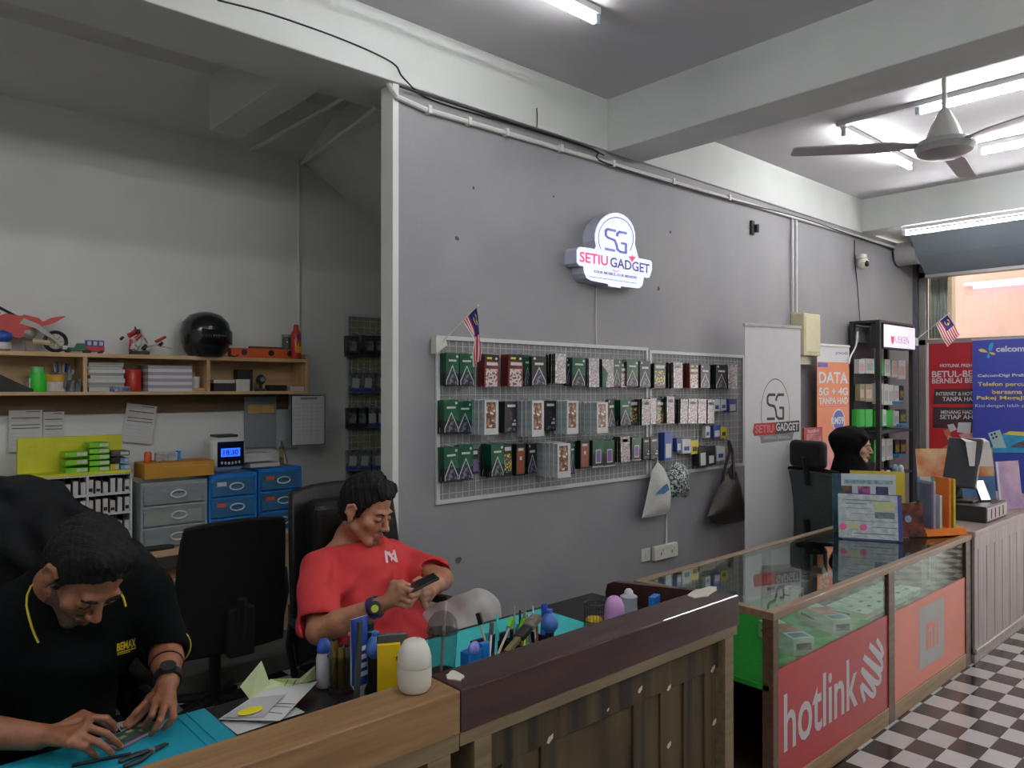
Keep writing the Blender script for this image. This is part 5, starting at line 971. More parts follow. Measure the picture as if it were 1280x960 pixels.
# --- papers on the wall
pap2 = mat('paper_white', (206, 206, 206), .7, var=.02); pk = mat('print_black_line', (60, 60, 62), .6)
def paper(name, label, u0, v0, u1, v1, lines=(), y=YB - .022, rot=0, m=None, cat='paper', th=.0016):
    a = wy(u0, v0, y); b = wy(u1, v1, y); t = thing(name, label, cat, ((a.x + b.x) / 2, y, (a.z + b.z) / 2), rot=(0, rot, 0)); w_ = b.x - a.x; h = a.z - b.z
    MB().b2(-w_ / 2, -th, -h / 2, w_ / 2, 0, h / 2).build('sheet', m or pap2, t)
    for x0, z0_, x1, z1_ in lines: MB().b2((x0 - .5) * w_, -th - .0006, (z0_ - .5) * h, (x1 - .5) * w_, -th, (z1_ - .5) * h).build('printed_line', pk, t)
    return t
ln_ = [(.08, .8, .92, .82), (.08, .63, .92, .65), (.08, .55, .92, .57), (.5, .95, .92, .965)]; lf = [(.08, .44 - .09 * k, .8, .443 - .09 * k) for k in range(4)]
paper('wall_paper_sheet', 'printed white sheet pinned under the shelf, leftmost', 11, 513, 53, 563, ln_ + lf); paper('wall_paper_sheet', 'printed white sheet beside the leftmost one, half behind', 54, 515, 80, 563, ln_ + lf, y=YB - .024); paper('wall_paper_sheet', 'tilted printed white sheet pinned right of the green boxes', 155, 506, 193, 553, ln_ + lf, rot=.14)
gbd = mat('grey_board', (136, 142, 148), .6, var=.04); t = paper('grey_notice_board', 'grey board with two yellow notes hanging under the shelf', 305, 496, 345, 558, m=gbd, th=.006, cat='board')
for x in (-.045, .05): 
    for z in (.075, .105): MB().b2(x - .045, -.009, z - .014, x + .045, -.006, z + .012).build('yellow_note', mat('tan_note', (206, 170, 96), .6, var=.05), t)
paper('pale_board', 'pale grey board behind the clipboard on the alcove wall', 345, 512, 371, 560, m=mat('pale_board_grey', (166, 170, 172), .6), cat='board')
t = paper('clipboard', 'black clipboard with white form hanging from the shelf end', 364, 494, 406, 555, y=4.70, m=kbx, th=.004, cat='clipboard'); a = wy(364, 494, 4.7); b_ = wy(406, 555, 4.7); w_ = b_.x - a.x; h = a.z - b_.z
MB().b2(-w_ / 2 + .004, -.008, -h / 2 + .004, w_ / 2 - .008, -.0045, h / 2 - .006).build('form', pap2, t); MB().b2(-.06, -.013, h / 2 - .03, .06, -.008, h / 2 - .015).build('clip', tg, t)
for k in range(9): MB().b2(-w_ / 2 + .015, -.0086, h / 2 - .06 - k * .026, w_ / 2 - .02, -.0081, h / 2 - .0585 - k * .026).build('printed_line', mat('faint_line', (150, 150, 156), .6), t)
for x in (-.04, .02, .06): MB().b2(x, -.0086, -h / 2 + .02, x + .0012, -.0081, h / 2 - .05).build('printed_line', MATS['faint_line'], t)
# --- back desk
DY = 4.35; DZ = .705; xe = wy(368, 600, DY).x
t = thing('back_desk', 'pine desk along the alcove back wall', 'desk', (1.5, DY, 0)); bpy.context.view_layer.update()
C0(MB().b2(-.8, DY, DZ - .035, xe, YB - .01, DZ), 'desk_top', pine, t, bevel=.003); C0(MB().b2(-.8, DY + .06, DZ - .2, xe - .01, YB - .2, DZ - .18), 'lower_shelf', pine, t, bevel=.003)
C0(MB().b2(xe - .13, DY + .05, .1, xe - .015, DY + .1, DZ - .035), 'leg_panel', pine_v, t, bevel=.003); C0(MB().b2(xe - .035, DY + .1, .1, xe - .015, YB - .05, DZ - .2), 'side_panel', pine_v, t); C0(MB().b2(-.7, DY + .05, .1, -.66, YB - .05, DZ - .035), 'side_panel', pine_v, t)
ZD = DZ + .001
# parts organiser with cartons
def fz(u, v, y): return wy(u, v, y).z
OY = 4.47; ox0 = wy(20, 600, OY).x; ox1 = wy(164, 600, OY).x; oz = fz(90, 596, OY); wpl = mat('organiser_white', (206, 208, 212), .45, var=.02)
t = thing('parts_organiser', 'white compartment rack full of small cartons on the back desk', 'rack', (ox0, OY, ZD)); bpy.context.view_layer.update()
H = oz - ZD; nr, nc = 4, 15; cw = (ox1 - ox0) / nc; chh = H / nr
for r in range(nr + 1): C0(MB().b2(ox0, OY, ZD + r * chh - (.0 if r == 0 else .006), ox1, OY + .18, ZD + r * chh + .006 - (.006 if r == nr else 0)), 'shelf_board', wpl, t)
for c_ in (0, 9, nc): C0(MB().b2(ox0 + c_ * cw - .005, OY - .002, ZD, ox0 + c_ * cw + .005, OY + .18, oz), 'upright', wpl, t)
for c_ in range(1, nc):
    if c_ != 9: C0(MB().b2(ox0 + c_ * cw - .0015, OY + .01, ZD, ox0 + c_ * cw + .0015, OY + .18, oz - .006), 'divider', kbx, t)
C0(MB().b2(ox0, OY + .17, ZD, ox1, OY + .18, oz), 'back_board', kbx, t)
random.seed(5); k_ = 0
for r in range(nr):
    for c_ in range(nc):
        col = random.random(); 
        if r == 0: m_ = (mat('mini_yellow', (190, 190, 60), .5), mat('mini_blue', (130, 160, 190), .5))[c_ % 2]
        elif r == 1: m_ = (tw, mat('mini_blue2', (120, 150, 190), .5))[c_ % 4 == 3]
        else: m_ = tw
        hh = chh * random.uniform(.5, .72); o = MB().b2(-cw * .33, 0, 0, cw * .33, .14, hh).add([(-cw * .25, -.0006, hh * .15), (cw * .25, -.0006, hh * .15), (cw * .25, -.0006, hh * .4), (-cw * .25, -.0006, hh * .4)], [(0, 1, 2, 3)], 1).build('spare_part_carton', [m_, kbx if col < .4 else pap2], None, loc=(ox0 + (c_ + .5) * cw, OY + .012, ZD + r * chh + .0065))
        tag(o, 'small carton in the organiser, ' + ('bottom', 'second', 'third', 'top')[r] + ' row, ' + ORD[c_] + ' slot from left', 'box', 'small cartons in the parts organiser')
# things on top of the organiser
ygc = mat('lime_yellow_card', (206, 206, 40), .5, var=.05); a = wy(20, 594, 4.70); b_ = wy(150, 557, 4.70)
t = thing('yellow_display_box', 'flat yellow display card box behind the green cartons', 'box', ((a.x + b_.x) / 2, 4.66, oz + .001)); w_ = b_.x - a.x; MB().b2(-w_ / 2, 0, 0, w_ / 2, .03, .2).build('panel', ygc, t); MB().b2(-w_ / 2, -.17, 0, w_ / 2, 0, .015).build('tray', ygc, t)
grc = mat('lime_carton', (130, 206, 40), .45, var=.05); glb = mat('carton_label', (196, 204, 190), .5, var=.08, scale=60)
def carton(u0, u1, v0, v1, y, m_, lb, lab=True, z=None, d=.12, rz=0, name='lime_carton', grp=None):
    a = wy(u0, v1, y); b = wy(u1, v0, y); z0_ = a.z if z is None else z; w_ = b.x - a.x; h = b.z - a.z
    mb = MB().b2(-w_ / 2, 0, 0, w_ / 2, d, h)
    if lab: mb.add([(w_ * .0, -.0008, h * .2), (w_ * .45, -.0008, h * .2), (w_ * .45, -.0008, h * .85), (w_ * .0, -.0008, h * .85)], [(0, 1, 2, 3)], 1)
    return tag(mb.build(name, [m_, glb], None, loc=((a.x + b.x) / 2, y, z0_), rot=(0, 0, rz)), lb, 'box', grp)
zq = oz + .017
hh = fz(120, 552, 4.5) - oz
for k in range(5): carton(112, 137, 552 + (4 - k) * 7.2, 552 + (5 - k) * 7.2 - .3, 4.5, grc, 'bright lime carton of the tall pile, ' + ORD[k] + ' from the bottom', z=zq + k * (hh - .017) / 5, grp='tall lime carton pile')
for k in range(3): carton(82, 110, 567 + (2 - k) * 8, 567 + (3 - k) * 8 - .4, 4.5, grc, 'bright lime carton of the low pile, ' + ORD[k] + ' from the bottom', z=zq + k * .042, grp='low lime carton pile')
carton(139, 162, 566, 573, 4.52, mat('carton_grey', (80, 82, 84), .5), 'dark grey carton on the right end of the organiser', z=zq + .075, name='grey_carton'); carton(139, 152, 574, 580, 4.52, kbx, 'black carton under the dark grey one', False, z=zq + .043, name='black_carton'); carton(138, 149, 581, 589, 4.5, mat('carton_yellow', (206, 180, 50), .5), 'little yellow carton on the organiser', z=zq, name='yellow_carton')
for k in range(2): carton(151, 161, 576 + (1 - k) * 6.5, 576 + (2 - k) * 6.5 - .3, 4.5, mat('carton_skyblue', (110, 160, 206), .5), ('lower', 'upper')[k] + ' sky blue carton at the organiser end', z=zq + k * .037, name='blue_carton')
# drawer units
ghl = mat('white_plastic_pull', (226, 226, 222), .35, var=.02)
def drawer_unit(u0, u1, vt, vb, y, n, body, front, label, inner=None, d=.3, stickers=True):
    a = wy(u0, vb, y); b = wy(u1, vt, y); w_ = b.x - a.x; h = b.z - ZD
    t = thing('drawer_unit', label, 'drawers', ((a.x + b.x) / 2, y, ZD))
    MB().b2(-w_ / 2, .0, h - .012, w_ / 2, d, h).build('top', body, t, bevel=.003)
    for s in (-1, 1): MB().b2(s * w_ / 2 - (.012 if s > 0 else 0), 0, 0, s * w_ / 2 + (.012 if s < 0 else 0), d, h - .012).build('side', body, t)
    MB().b2(-w_ / 2, d - .01, 0, w_ / 2, d, h - .012).build('back', body, t)
    dh = (h - .012) / n
    for k in range(n):
        z0_ = k * dh
        dr = MB().b2(-w_ / 2 + .014, -.008, z0_ + .008, w_ / 2 - .014, 0, z0_ + dh - .006).build('drawer', front, t)
        MB().b2(-w_ / 2 + .002, -.004, z0_ + dh - .012, w_ / 2 - .002, .02, z0_ + dh).build('rail', body, t, bevel=.002)
        cx = .02 * (1 if k % 2 else .8); cz = z0_ + dh * .5
        q = MB(); q.tube([(cx + .042 * math.cos(i * pi / 12), -.014, cz + .02 * math.sin(i * pi / 12)) for i in range(25)], .0045, 6); q.build('handle', ghl, dr, smooth=True)
        MB().b2(-w_ / 2 + .03, .01, z0_ + .012, w_ / 2 - .03, .2, z0_ + dh * random.uniform(.4, .75)).build('contents', inner[k % len(inner)], t)
        if stickers: MB().b2(-w_ / 2 + .045, -.0088, cz + .005, -w_ / 2 + .1, -.008, cz + .03).build('sticker', (mat('coral_label', (226, 96, 70), .5), pap2)[(k + int(u0)) % 3 == 2], dr)
    return t
clr = mat('clear_plastic', (196, 204, 206), .25, var=.03, alpha=.62); clb = mat('clear_front', (200, 208, 210), .2, var=.03, alpha=.35); blp = mat('blue_drawer', (44, 134, 220), .35, var=.04); blf = mat('blue_front', (80, 150, 206), .2, var=.03, alpha=.45)
inn = [mat('contents_dark', (60, 66, 74), .6, var=.4, scale=30), mat('contents_olive', (150, 150, 90), .6, var=.1), mat('contents_grey', (120, 126, 130), .6, var=.3, scale=30)]; inb = [mat('contents_teal', (70, 120, 130), .6, var=.3, scale=20), mat('contents_navy', (50, 70, 90), .6, var=.3, scale=25), inn[2]]
drawer_unit(176, 259, 598, 650, 4.42, 3, clr, clb, 'grey translucent drawer unit under the brown carton', [inn[2], inn[1], inn[0]], stickers=False)
drawer_unit(261, 321, 590, 653, 4.43, 3, blp, blf, 'blue drawer unit under the digital clock, left of two', inb)
drawer_unit(323, 377, 583, 648, 4.47, 3, blp, blf, 'blue drawer unit nearest the clipboard, right of two', inb)
crd = mat('brown_cardboard', (196, 140, 44), .6, var=.06); zz_ = fz(215, 597, 4.42) + .001
a = wy(181, 597, 4.40); b_ = wy(268, 572, 4.40); t = thing('cardboard_box', 'long mustard cardboard box on the translucent drawers', 'box', ((a.x + b_.x) / 2, 4.40, max(zz_, .0))); w_ = b_.x - a.x; MB().b2(-w_ / 2, 0, 0, w_ / 2, .2, b_.z - a.z).build('carton', crd, t, bevel=.003); MB().b2(-w_ / 2 + .1, -.0008, (b_.z - a.z) * .72, w_ / 2 - .03, 0, (b_.z - a.z) * .75).build('tape', mat('pale_tape', (206, 176, 110), .4), t)
ztop = zz_ + b_.z - a.z
c = at(185, 4.5, ztop + .001); t = thing('glue_bottle', 'small orange bottle on the mustard cardboard box', 'bottle', c); MB().lathe([(.018, 0), (.02, .005), (.02, .05), (.012, .06)], 12).build('body', og, t, smooth=True)
c = at(210, 4.5, ztop + .001); t = thing('clear_pack', 'clear packet with blue tab on the mustard cardboard box', 'packet', c); MB().b2(-.07, -.02, 0, .05, .02, .05).build('pack', mat('clear_pack_grey', (170, 172, 176), .25, var=.25, scale=40), t, bevel=.006); MB().b2(.05, -.02, 0, .065, .02, .055).build('tab', blp, t)
# digital device
zu = fz(280, 590, 4.43); c = at(281, 4.55, zu + .001); wd_ = px(259, 302, 4.55); wht = mat('device_white', (214, 216, 214), .35, var=.02)
t = thing('cleaning_machine', 'white rounded machine with blue digital display on the blue drawers', 'device', c); hh = fz(280, 542, 4.55) - zu
MB().b2(-wd_ / 2, -.08, 0, wd_ / 2, .1, hh - .02).build('body', wht, t, bevel=.045, seg=5); MB().b2(-wd_ / 2 + .04, -.05, hh - .022, wd_ / 2 - .04, .07, hh - .006).build('lid', kbx, t, bevel=.006)
MB().b2(-.075, -.086, .025, .085, -.078, hh - .045).build('panel', mat('panel_navy', (20, 26, 48), .2), t, bevel=.03, seg=4); MB().b2(-.055, -.0885, .085, .06, -.086, .135).build('display', emit('blue_display', (50, 110, 255), .9), t)
text('18:30', 'digits', emit('display_digits', (20, 40, 130), .25), t, on_wall((.003, -.089, .11)), w=.09, h=.03, bold=.02)
for k in range(6): MB().ball((-.05 + k * .021, -.088, .045 + .002 * abs(k - 2.5)), (.007, .004, .009), 8, 6).build('button', wht, t, smooth=True)
zu = fz(350, 583, 4.47)
carton(306, 339, 560, 572, 4.52, pap2, 'small white carton on the right blue drawers', False, z=zu + .036, d=.14, name='white_carton'); carton(313, 350, 573, 580, 4.5, tw, 'flat carton under the small white carton', False, z=zu + .001, d=.16, name='flat_carton')
c = at(352, 4.6, zu + .001); t = thing('glue_syringe', 'slim clear bottle with yellow glue on the blue drawers', 'bottle', c); MB().lathe([(.014, 0), (.016, .005), (.016, .1), (.006, .12), (.004, .15)], 10).build('body', glass('clear_tube', (216, 210, 190), 1.4, .1), t, smooth=True); MB().cyl((0, 0, .004), (0, 0, .045), .012, n=8).build('glue', mat('glue_amber', (190, 150, 60), .4), t); MB().cyl((.05, .02, 0), (.02, .03, .14), .006, n=6).build('stick', tg, t)
o = tag(MB().b2(-.15, -.1, 0, .15, .1, .02).build('laptop', kbx, None, loc=at(176, 4.47, ZD) , rot=(0, 0, 0), bevel=.004), 'closed black laptop on the back desk by the organiser', 'laptop')
# spare-parts rack on the alcove wall
RY = YB - .005; a = wy(431, 600, RY); b_ = wy(492, 396, RY)
rC = rack(a.x, b_.x + .2, .6, b_.z, RY, 'white wire rack of clear spare part packs behind the pillar', .05, .05)
C0(MB().b2(a.x + .02, RY - .003, .62, b_.x + .18, RY - .001, b_.z - .02), 'backing', mat('olive_backing', (150, 150, 128), .6, var=.1), rC)
clp = mat('clear_bag', (150, 156, 160), .2, col2=(86, 92, 100), scale=26, spec=.8); dkp = mat('dark_bag', (84, 86, 88), .3, col2=(44, 48, 56), scale=30)
def bag(): 
    mb = MB().b2(-.05, -.008, -.15, .05, .008, 0, 0); mb.quad([(-.03, -.0086, -.11), (.03, -.0086, -.11), (.03, -.0086, -.04), (-.03, -.0086, -.04)], 1); mb.quad([(-.045, -.0086, -.14), (.045, -.0086, -.14), (.045, -.0086, -.12), (-.045, -.0086, -.12)], 2); return mb
bgm = bag().mesh('spare_bag', [clp, pap2, tb]); bgd = bag().mesh('spare_bag', [dkp, clp, kbx])
for r, (v, us) in enumerate(((420, (440, 462, 474)), (466, (445, 460, 478)), (510, (441, 452, 464, 477)), (563, (441, 456, 472)))):
    for k, u in enumerate(us):
        for q in range(2):
            p = wy(u, v, RY - .06); o = put('spare_bag', bgd if r == 0 or (r == 2 and k < 2) else bgm, loc=(p.x + random.uniform(-.004, .004), RY - .06 + q * .02, p.z)); o.rotation_euler = (0, random.uniform(-.12, .12), 0)
            tag(o, ('dark' if o.data == bgd else 'clear') + ' spare part bag, ' + ('top', 'second', 'third', 'bottom')[r] + ' alcove rack row, ' + ORD[k] + (' from left, front' if q == 0 else ' from left, behind'), 'packet', 'bags, ' + ('top', 'second', 'third', 'bottom')[r] + ' alcove row, ' + ORD[k] + ' stack')
        p = wy(u, v - 3, RY); C0(MB().tube([(p.x, RY - .004, p.z + .01), (p.x, RY - .08, p.z)], .0025, 4), 'hook', rk_m, rC)
    for k in range(2):
        p = wy(450 + 20 * k, v - 14, RY - .006); C0(MB().b2(p.x - .04, RY - .016, p.z - .012, p.x + .04, RY - .013, p.z + .012), 'label_card', mat('ochre_label', (170, 160, 106), .6), rC)
# ================================================================== ON THE REPAIR DESK AND COUNTER
DZ2 = dz + .0008
def dk_(u, v): return wz(u, v, DZ2)
def dy_(u, y): p = wy(u, 800, y); return Vector((p.x, y, DZ2))
def dh(u, v, y): return wy(u, v, y).z - DZ2
teal_m = mat('teal_silicone', (22, 150, 172), .55, var=.04, bump=.1); teal_m2 = mat('teal_silicone_light', (60, 190, 190), .55, var=.04)
c = dk_(250, 880); c2 = dk_(298, 914)
t = thing('repair_mat', 'teal silicone repair mat under the hands of the man in black', 'mat', (.40, 1.84, DZ2)); bpy.context.view_layer.update()
mx1 = .745; C0(MB().b2(-.02, 1.625, DZ2, mx1, 2.055, DZ2 + .004), 'sheet', teal_m, t, bevel=.002); C0(MB().b2(mx1 - .075, 1.63, DZ2 + .004, mx1 - .07, 2.05, DZ2 + .0065), 'ridge', teal_m, t); C0(MB().b2(mx1 - .05, 1.63, DZ2 + .004, mx1 - .045, 2.05, DZ2 + .0065), 'ridge', teal_m, t)
MZ = DZ2 + .0045
o = MB().cyl((-.07, 0, .004), (.05, 0, .004), .004, .0035, n=8).build('spudger', tk, None, loc=(wz(134, 950, MZ).x, wz(134, 950, MZ).y, MZ), rot=(0, 0, -.25)); tag(o, 'slim black prying tool on the teal mat', 'tool')
p = wz(186, 944, MZ); t = thing('precision_pliers', 'small black precision pliers on the teal mat by the counter', 'tool', (p.x, p.y, MZ), .35)
MB().tube([(-.07, -.01, .006), (-.03, -.016, .007), (.01, 0, .007), (.05, .006, .007)], [.005, .006, .006, .002], 6).build('handle', tk, t, smooth=True); MB().tube([(-.06, .022, .006), (-.02, .016, .007), (.01, 0, .007), (.05, -.004, .007)], [.005, .006, .006, .002], 6).build('handle', tk, t, smooth=True); MB().cyl((.008, 0, .003), (.008, 0, .013), .007, n=10).build('rivet', tg, t)
pcb = mat('circuit_green', (70, 96, 84), .4, col2=(40, 60, 54), scale=120); p0 = wz(166, 916, MZ + .008)
t = thing('phone_board', 'opened phone with green circuit board under repair', 'phone', (p0.x, p0.y, MZ), .45); MB().b2(-.07, -.036, 0, .07, .036, .007).build('frame', mat('lilac_frame', (150, 120, 150), .35), t, bevel=.003); MB().b2(-.064, -.03, .007, .064, .03, .0085).build('circuit', pcb, t)
for x, y in ((-.03, .0), (.0, .012), (.02, -.01), (.035, .014)): MB().b2(x - .008, y - .006, .0085, x + .008, y + .006, .0105).build('chip', mat('chip_pale', (140, 140, 120), .4, var=.3, scale=200), t)
# papers
grnp = mat('pale_green_paper', (206, 218, 170), .7, var=.03)
def sheet(name, label, pts, m, cat='paper', par=None):
    mb = MB(); mb.quad(pts); o = mb.build(name, m, par); s = o.modifiers.new('thickness', 'SOLIDIFY'); s.thickness = .0008
    return tag(o, label, cat) if par is None else o
t = thing('folded_form', 'folded pale green and white receipt with a yellow stamp on the desk', 'paper', dk_(330, 880)); bpy.context.view_layer.update()
def SH(pts, m, name='leaf'):
    mb = MB(); mb.quad([tuple(q) for q in pts]); o = C0(mb, name, m, t); o.modifiers.new('th', 'SOLIDIFY').thickness = .0008; return o
P = lambda u, v, y: wy(u, v, y)
SH([wz(312, 874, DZ2 + .02), wz(338, 856, DZ2 + .03), P(327, 826, 2.02), P(300, 858, 1.97)], grnp); SH([wz(312, 872, DZ2 + .02), wz(375, 857, DZ2 + .02), wz(395, 850, DZ2 + .03), P(394, 832, 1.86), wz(375, 848, DZ2 + .05), wz(338, 849, DZ2 + .04)], grnp)
wl = [wz(273, 899, DZ2 + .012), wz(350, 901, DZ2 + .014), wz(398, 851, DZ2 + .03), wz(330, 862, DZ2 + .026)]; SH(wl, pap2)
SH([wz(278, 897, DZ2 + .016), wz(330, 896, DZ2 + .016), wz(356, 868, DZ2 + .03), wz(316, 872, DZ2 + .03)], mat('grey_slip', (176, 178, 182), .7), 'slip')
q = MB(); n = 16; cc = wz(313, 889, DZ2 + .021); q.quad([(cc.x + .034 * math.cos(a * 2 * pi / n), cc.y + .018 * math.sin(a * 2 * pi / n), cc.z + .002 + .002 * math.sin(a * 2 * pi / n)) for a in range(n)]); C0(q, 'yellow_stamp', mat('stamp_yellow', (226, 216, 40), .6), t)
for a, b_ in (((344, 879), (369, 880)), ((342, 883), (364, 884)), ((336, 890), (353, 892))):
    q = MB(); A1, B1 = wz(*a, DZ2 + .0225), wz(*b_, DZ2 + .0225); q.tube([A1, B1], .0009, 4); C0(q, 'printed_line', pk, t)
for a, b_ in (((360, 850), (356, 857)), ((370, 850), (366, 857)), ((382, 842), (377, 854))): q = MB(); q.tube([wz(*a, DZ2 + .045), wz(*b_, DZ2 + .035)], .0012, 4); C0(q, 'printed_line', pk, t)
o = sheet('loose_form', 'white form with black line lying flat under the folded receipt', [tuple(wz(u, v, DZ2 + .002)) for u, v in ((276, 902), (297, 918), (350, 900), (381, 890), (370, 884))], pap2)
# --- containers along the counter (base points from their picture feet)
def cyl_thing(name, label, cat, base, prof, m, n=18, part='body'): t = thing(name, label, cat, base); MB().lathe(prof, n).build(part, m, t, smooth=True); return t
b0 = dk_(405, 858); t = cyl_thing('spray_bottle', 'white spray bottle with blue cap beside the tumbler', 'bottle', b0, [(.02, 0), (.0225, .004), (.0225, .085), (.018, .1)], mat('bottle_white', (196, 196, 206), .3, var=.06)); MB().lathe([(.019, .1), (.021, .105), (.02, .122), (.012, .136), (.0, .138)], 16).build('cap', tb, t, smooth=True)
smk = glass('smoky_clear', (196, 200, 200), 1.45, .03)
b0 = dk_(428, 862); t = cyl_thing('tumbler', 'clear tumbler holding metal tubes and batteries', 'cup', b0, [(.0, 0), (.04, .0), (.042, .01), (.038, .012), (.04, .095), (.043, .1)], smk); gold = mat('tube_gold', (150, 120, 60), .35, metal=.5, var=.2, scale=30); slv = mat('tube_silver', (120, 122, 110), .35, metal=.5, var=.2, scale=30)
for k, (x, y, h, m_, nm) in enumerate(((-.022, .0, .145, gold, 'gold_tube'), (-.012, -.016, .13, gold, 'gold_tube'), (.0, .012, .12, slv, 'silver_tube'), (.003, -.018, .125, slv, 'silver_tube'), (.02, .0, .15, mat('tube_maroon', (130, 40, 54), .35), 'red_tube'))):
    MB().cyl((x, y, .014), (x * 1.2, y, h), .0085, n=10).build(nm, m_, t, smooth=True)
    MB().cyl((x * 1.2, y, h), (x * 1.2, y, h + .008), .006, n=8).build('tube_cap', (tk if k != 4 else mat('cap_pink', (214, 90, 130), .4)), t)
MB().b2(.008, -.03, .014, .016, -.028, .19).build('steel_rule', tg, t)
o = tag(MB().b2(-.006, -.006, 0, .006, .006, .24).build('steel_ruler', mat('ruler_grey', (80, 84, 86), .4, metal=.5), None, loc=dy_(445, 1.76), rot=(0, .05, 0)), 'thin grey steel strip standing behind the tumbler', 'tool')
y = 1.80; b0 = dy_(449, y); h = dh(452, 771, y); t = thing('toothpaste_tube', 'white and blue paste tube standing cap down', 'tube', b0, .2); tpm = mat('paste_white', (214, 216, 220), .35)
vs = []; mb = MB(); rings = [(.013, .013, .0), (.014, .014, .04), (.026, .02, .06), (.028, .014, h * .6), (.03, .002, h)]
n = 14
for rx, ry, z in rings: vs += [(rx * math.cos(i * 2 * pi / n), ry * math.sin(i * 2 * pi / n), z) for i in range(n)]
mb.add(vs, [(k * n + i, k * n + (i + 1) % n, (k + 1) * n + (i + 1) % n, (k + 1) * n + i) for k in range(4) for i in range(n)] + [tuple(range(n - 1, -1, -1)), tuple(range(4 * n, 5 * n))]); mb.m = [1 if k // n in (2, 3) and 6 < k % n < 14 else 0 for k in range(len(mb.f))]; mb.build('body', [tpm, mat('paste_blue', (30, 66, 160), .35)], t, smooth=True)
for k in range(4): MB().b2(-.012, -.021 + .002 * k, .085 + k * .022, .012, -.019 + .002 * k, .097 + k * .022).build('label_mark', tpm, t)
def blower(u, vt, vb, y, lb, rpx):
    b0 = dy_(u, y); zt_ = dh(u, vt, y); r = rpx / F * (b0 - _C).dot(_FW); t = thing('dust_blower', lb, 'tool', b0); bl = mat('blower_blue', (76, 120, 200), .4, var=.05); zc_ = max(r * .2, zt_ - 2.6 * r)
    MB().lathe([(r * .55, zc_ - r * .0), (r * .95, zc_ + r * .5), (r, zc_ + r * .95), (r * .85, zc_ + r * 1.5), (r * .5, zc_ + r * 2), (r * .32, zc_ + r * 2.15), (r * .36, zc_ + r * 2.3), (r * .36, zc_ + r * 2.55), (r * .2, zc_ + r * 2.6)], 18).build('bulb', bl, t, smooth=True)
    MB().cyl((0, 0, 0), (0, 0, zc_ + .002), r * .5, n=14).build('foot', tk, t); return t
blower(469, 789, 830, 1.78, 'blue rubber dust blower behind the yellow notepad', 12.5)
y = 1.80; b0 = dy_(471, y); t = cyl_thing('marker_pen', 'black capped marker with green ring behind the dust blower', 'pen', b0 + Vector((.005, .05, 0)), [(.012, 0), (.012, .17), (.016, .172), (.016, .2), (.0, .201)], tk, 12); MB().lathe([(.0163, .176), (.0163, .18)], 12).build('ring', teal_m, t)
b0 = dy_(486, 1.705); t = thing('yellow_notepad', 'yellow and black card pack leaning behind the white humidifier', 'box', b0, -.5); h = dh(478, 808, 1.70); MB().b2(-.03, -.008, 0, .03, .008, h).build('card', mat('card_yellow', (226, 190, 30), .4), t); MB().prism([(-.02, .0), (.03, .0), (.03, .035), (.012, .05), (-.004, .03), (-.014, .065), (-.02, .06)], -.0095, -.0082, 0, XZ).build('black_swirl', tk, t); MB().b2(-.03, .012, 0, .05, .03, h + .02).build('clear_case', mat('smoke_case', (70, 74, 74), .2, var=.2), t, bevel=.003)
MB().tube([(.02, -.012, h * .8), (.045, -.02, h * .86), (.062, -.015, h * .8)], .005, 6).build('cord', tk, t, smooth=True)
# humidifier and cup on the counter
hb = wz(518, 858, ctz + .0005); hy = 1.545; hb = Vector((wy(518, 858, hy).x, hy, ctz + .0005)); tt = (hb - _C).dot(_FW); r = 21.5 / F * tt; H_ = 64 / F * tt
t = thing('humidifier', 'white egg-shaped mini humidifier standing on the oak counter', 'humidifier', hb); hw = mat('humidifier_white', (214, 212, 200), .35, var=.02)
MB().lathe([(r * .62, 0), (r * .82, H_ * .02), (r * .96, H_ * .1), (r, H_ * .3), (r, H_ * .49)], 32).build('base', hw, t, smooth=True); MB().lathe([(r * .985, H_ * .495), (r, H_ * .505), (r * .98, H_ * .66), (r * .86, H_ * .82), (r * .62, H_ * .96), (r * .4, H_ * .998), (.0, H_)], 32).build('upper', hw, t, smooth=True); MB().cyl((r * .3, r * .1, H_ * .985), (r * .3, r * .1, H_ * 1.002), .004, n=10).build('nozzle', tg, t)
y = 1.70; b0 = dy_(553, y); tt = (b0 - _C).dot(_FW); r = 19 / F * tt; zr = dh(553, 788, y); zd = dh(553, 772, y)
t = thing('drink_cup', 'clear plastic drink cup with dome lid and straw', 'cup', b0); cupm = glass('cup_clear', (216, 218, 218), 1.35, .08)
MB().lathe([(r * .7, 0), (r * .72, .004), (r, zr)], 24).build('cup', cupm, t, smooth=True); MB().lathe([(r * 1.06, zr - .004), (r * 1.06, zr + .006), (r * 1.0, zr + .008), (r * .92, zr + .028), (r * .55, zr + .048), (r * .2, zr + .054)], 24).build('dome_lid', cupm, t, smooth=True)
MB().tube([(-.01, .0, .01), (.012, .0, zr + .08)], .0045, 8).build('straw', mat('straw_pale', (206, 176, 180), .4, alpha=.8), t, smooth=True)
for z0_, z1_ in ((.02, .045), (.05, .07)): MB().lathe([(r * (.72 + .28 * z0_ / zr) + .0006, z0_), (r * (.72 + .28 * z1_ / zr) + .0006, z1_)], 24).build('dark_band', tk, t, smooth=True)
# --- second work place further right
t = thing('repair_mat', 'light teal repair mat behind the tool organiser', 'mat', (1.72, 1.98, DZ2)); bpy.context.view_layer.update(); C0(MB().b2(1.36, 1.80, DZ2, 2.05, 2.10, DZ2 + .004), 'sheet', teal_m2, t, bevel=.002)
t = thing('desk_pad', 'grey pad on the black desk beside the teal mat', 'mat', (2.1, 1.75, DZ2)); bpy.context.view_layer.update(); C0(MB().b2(2.06, 1.66, DZ2, 2.3, 1.88, DZ2 + .003), 'sheet', mat('pad_grey', (76, 76, 80), .6), t)
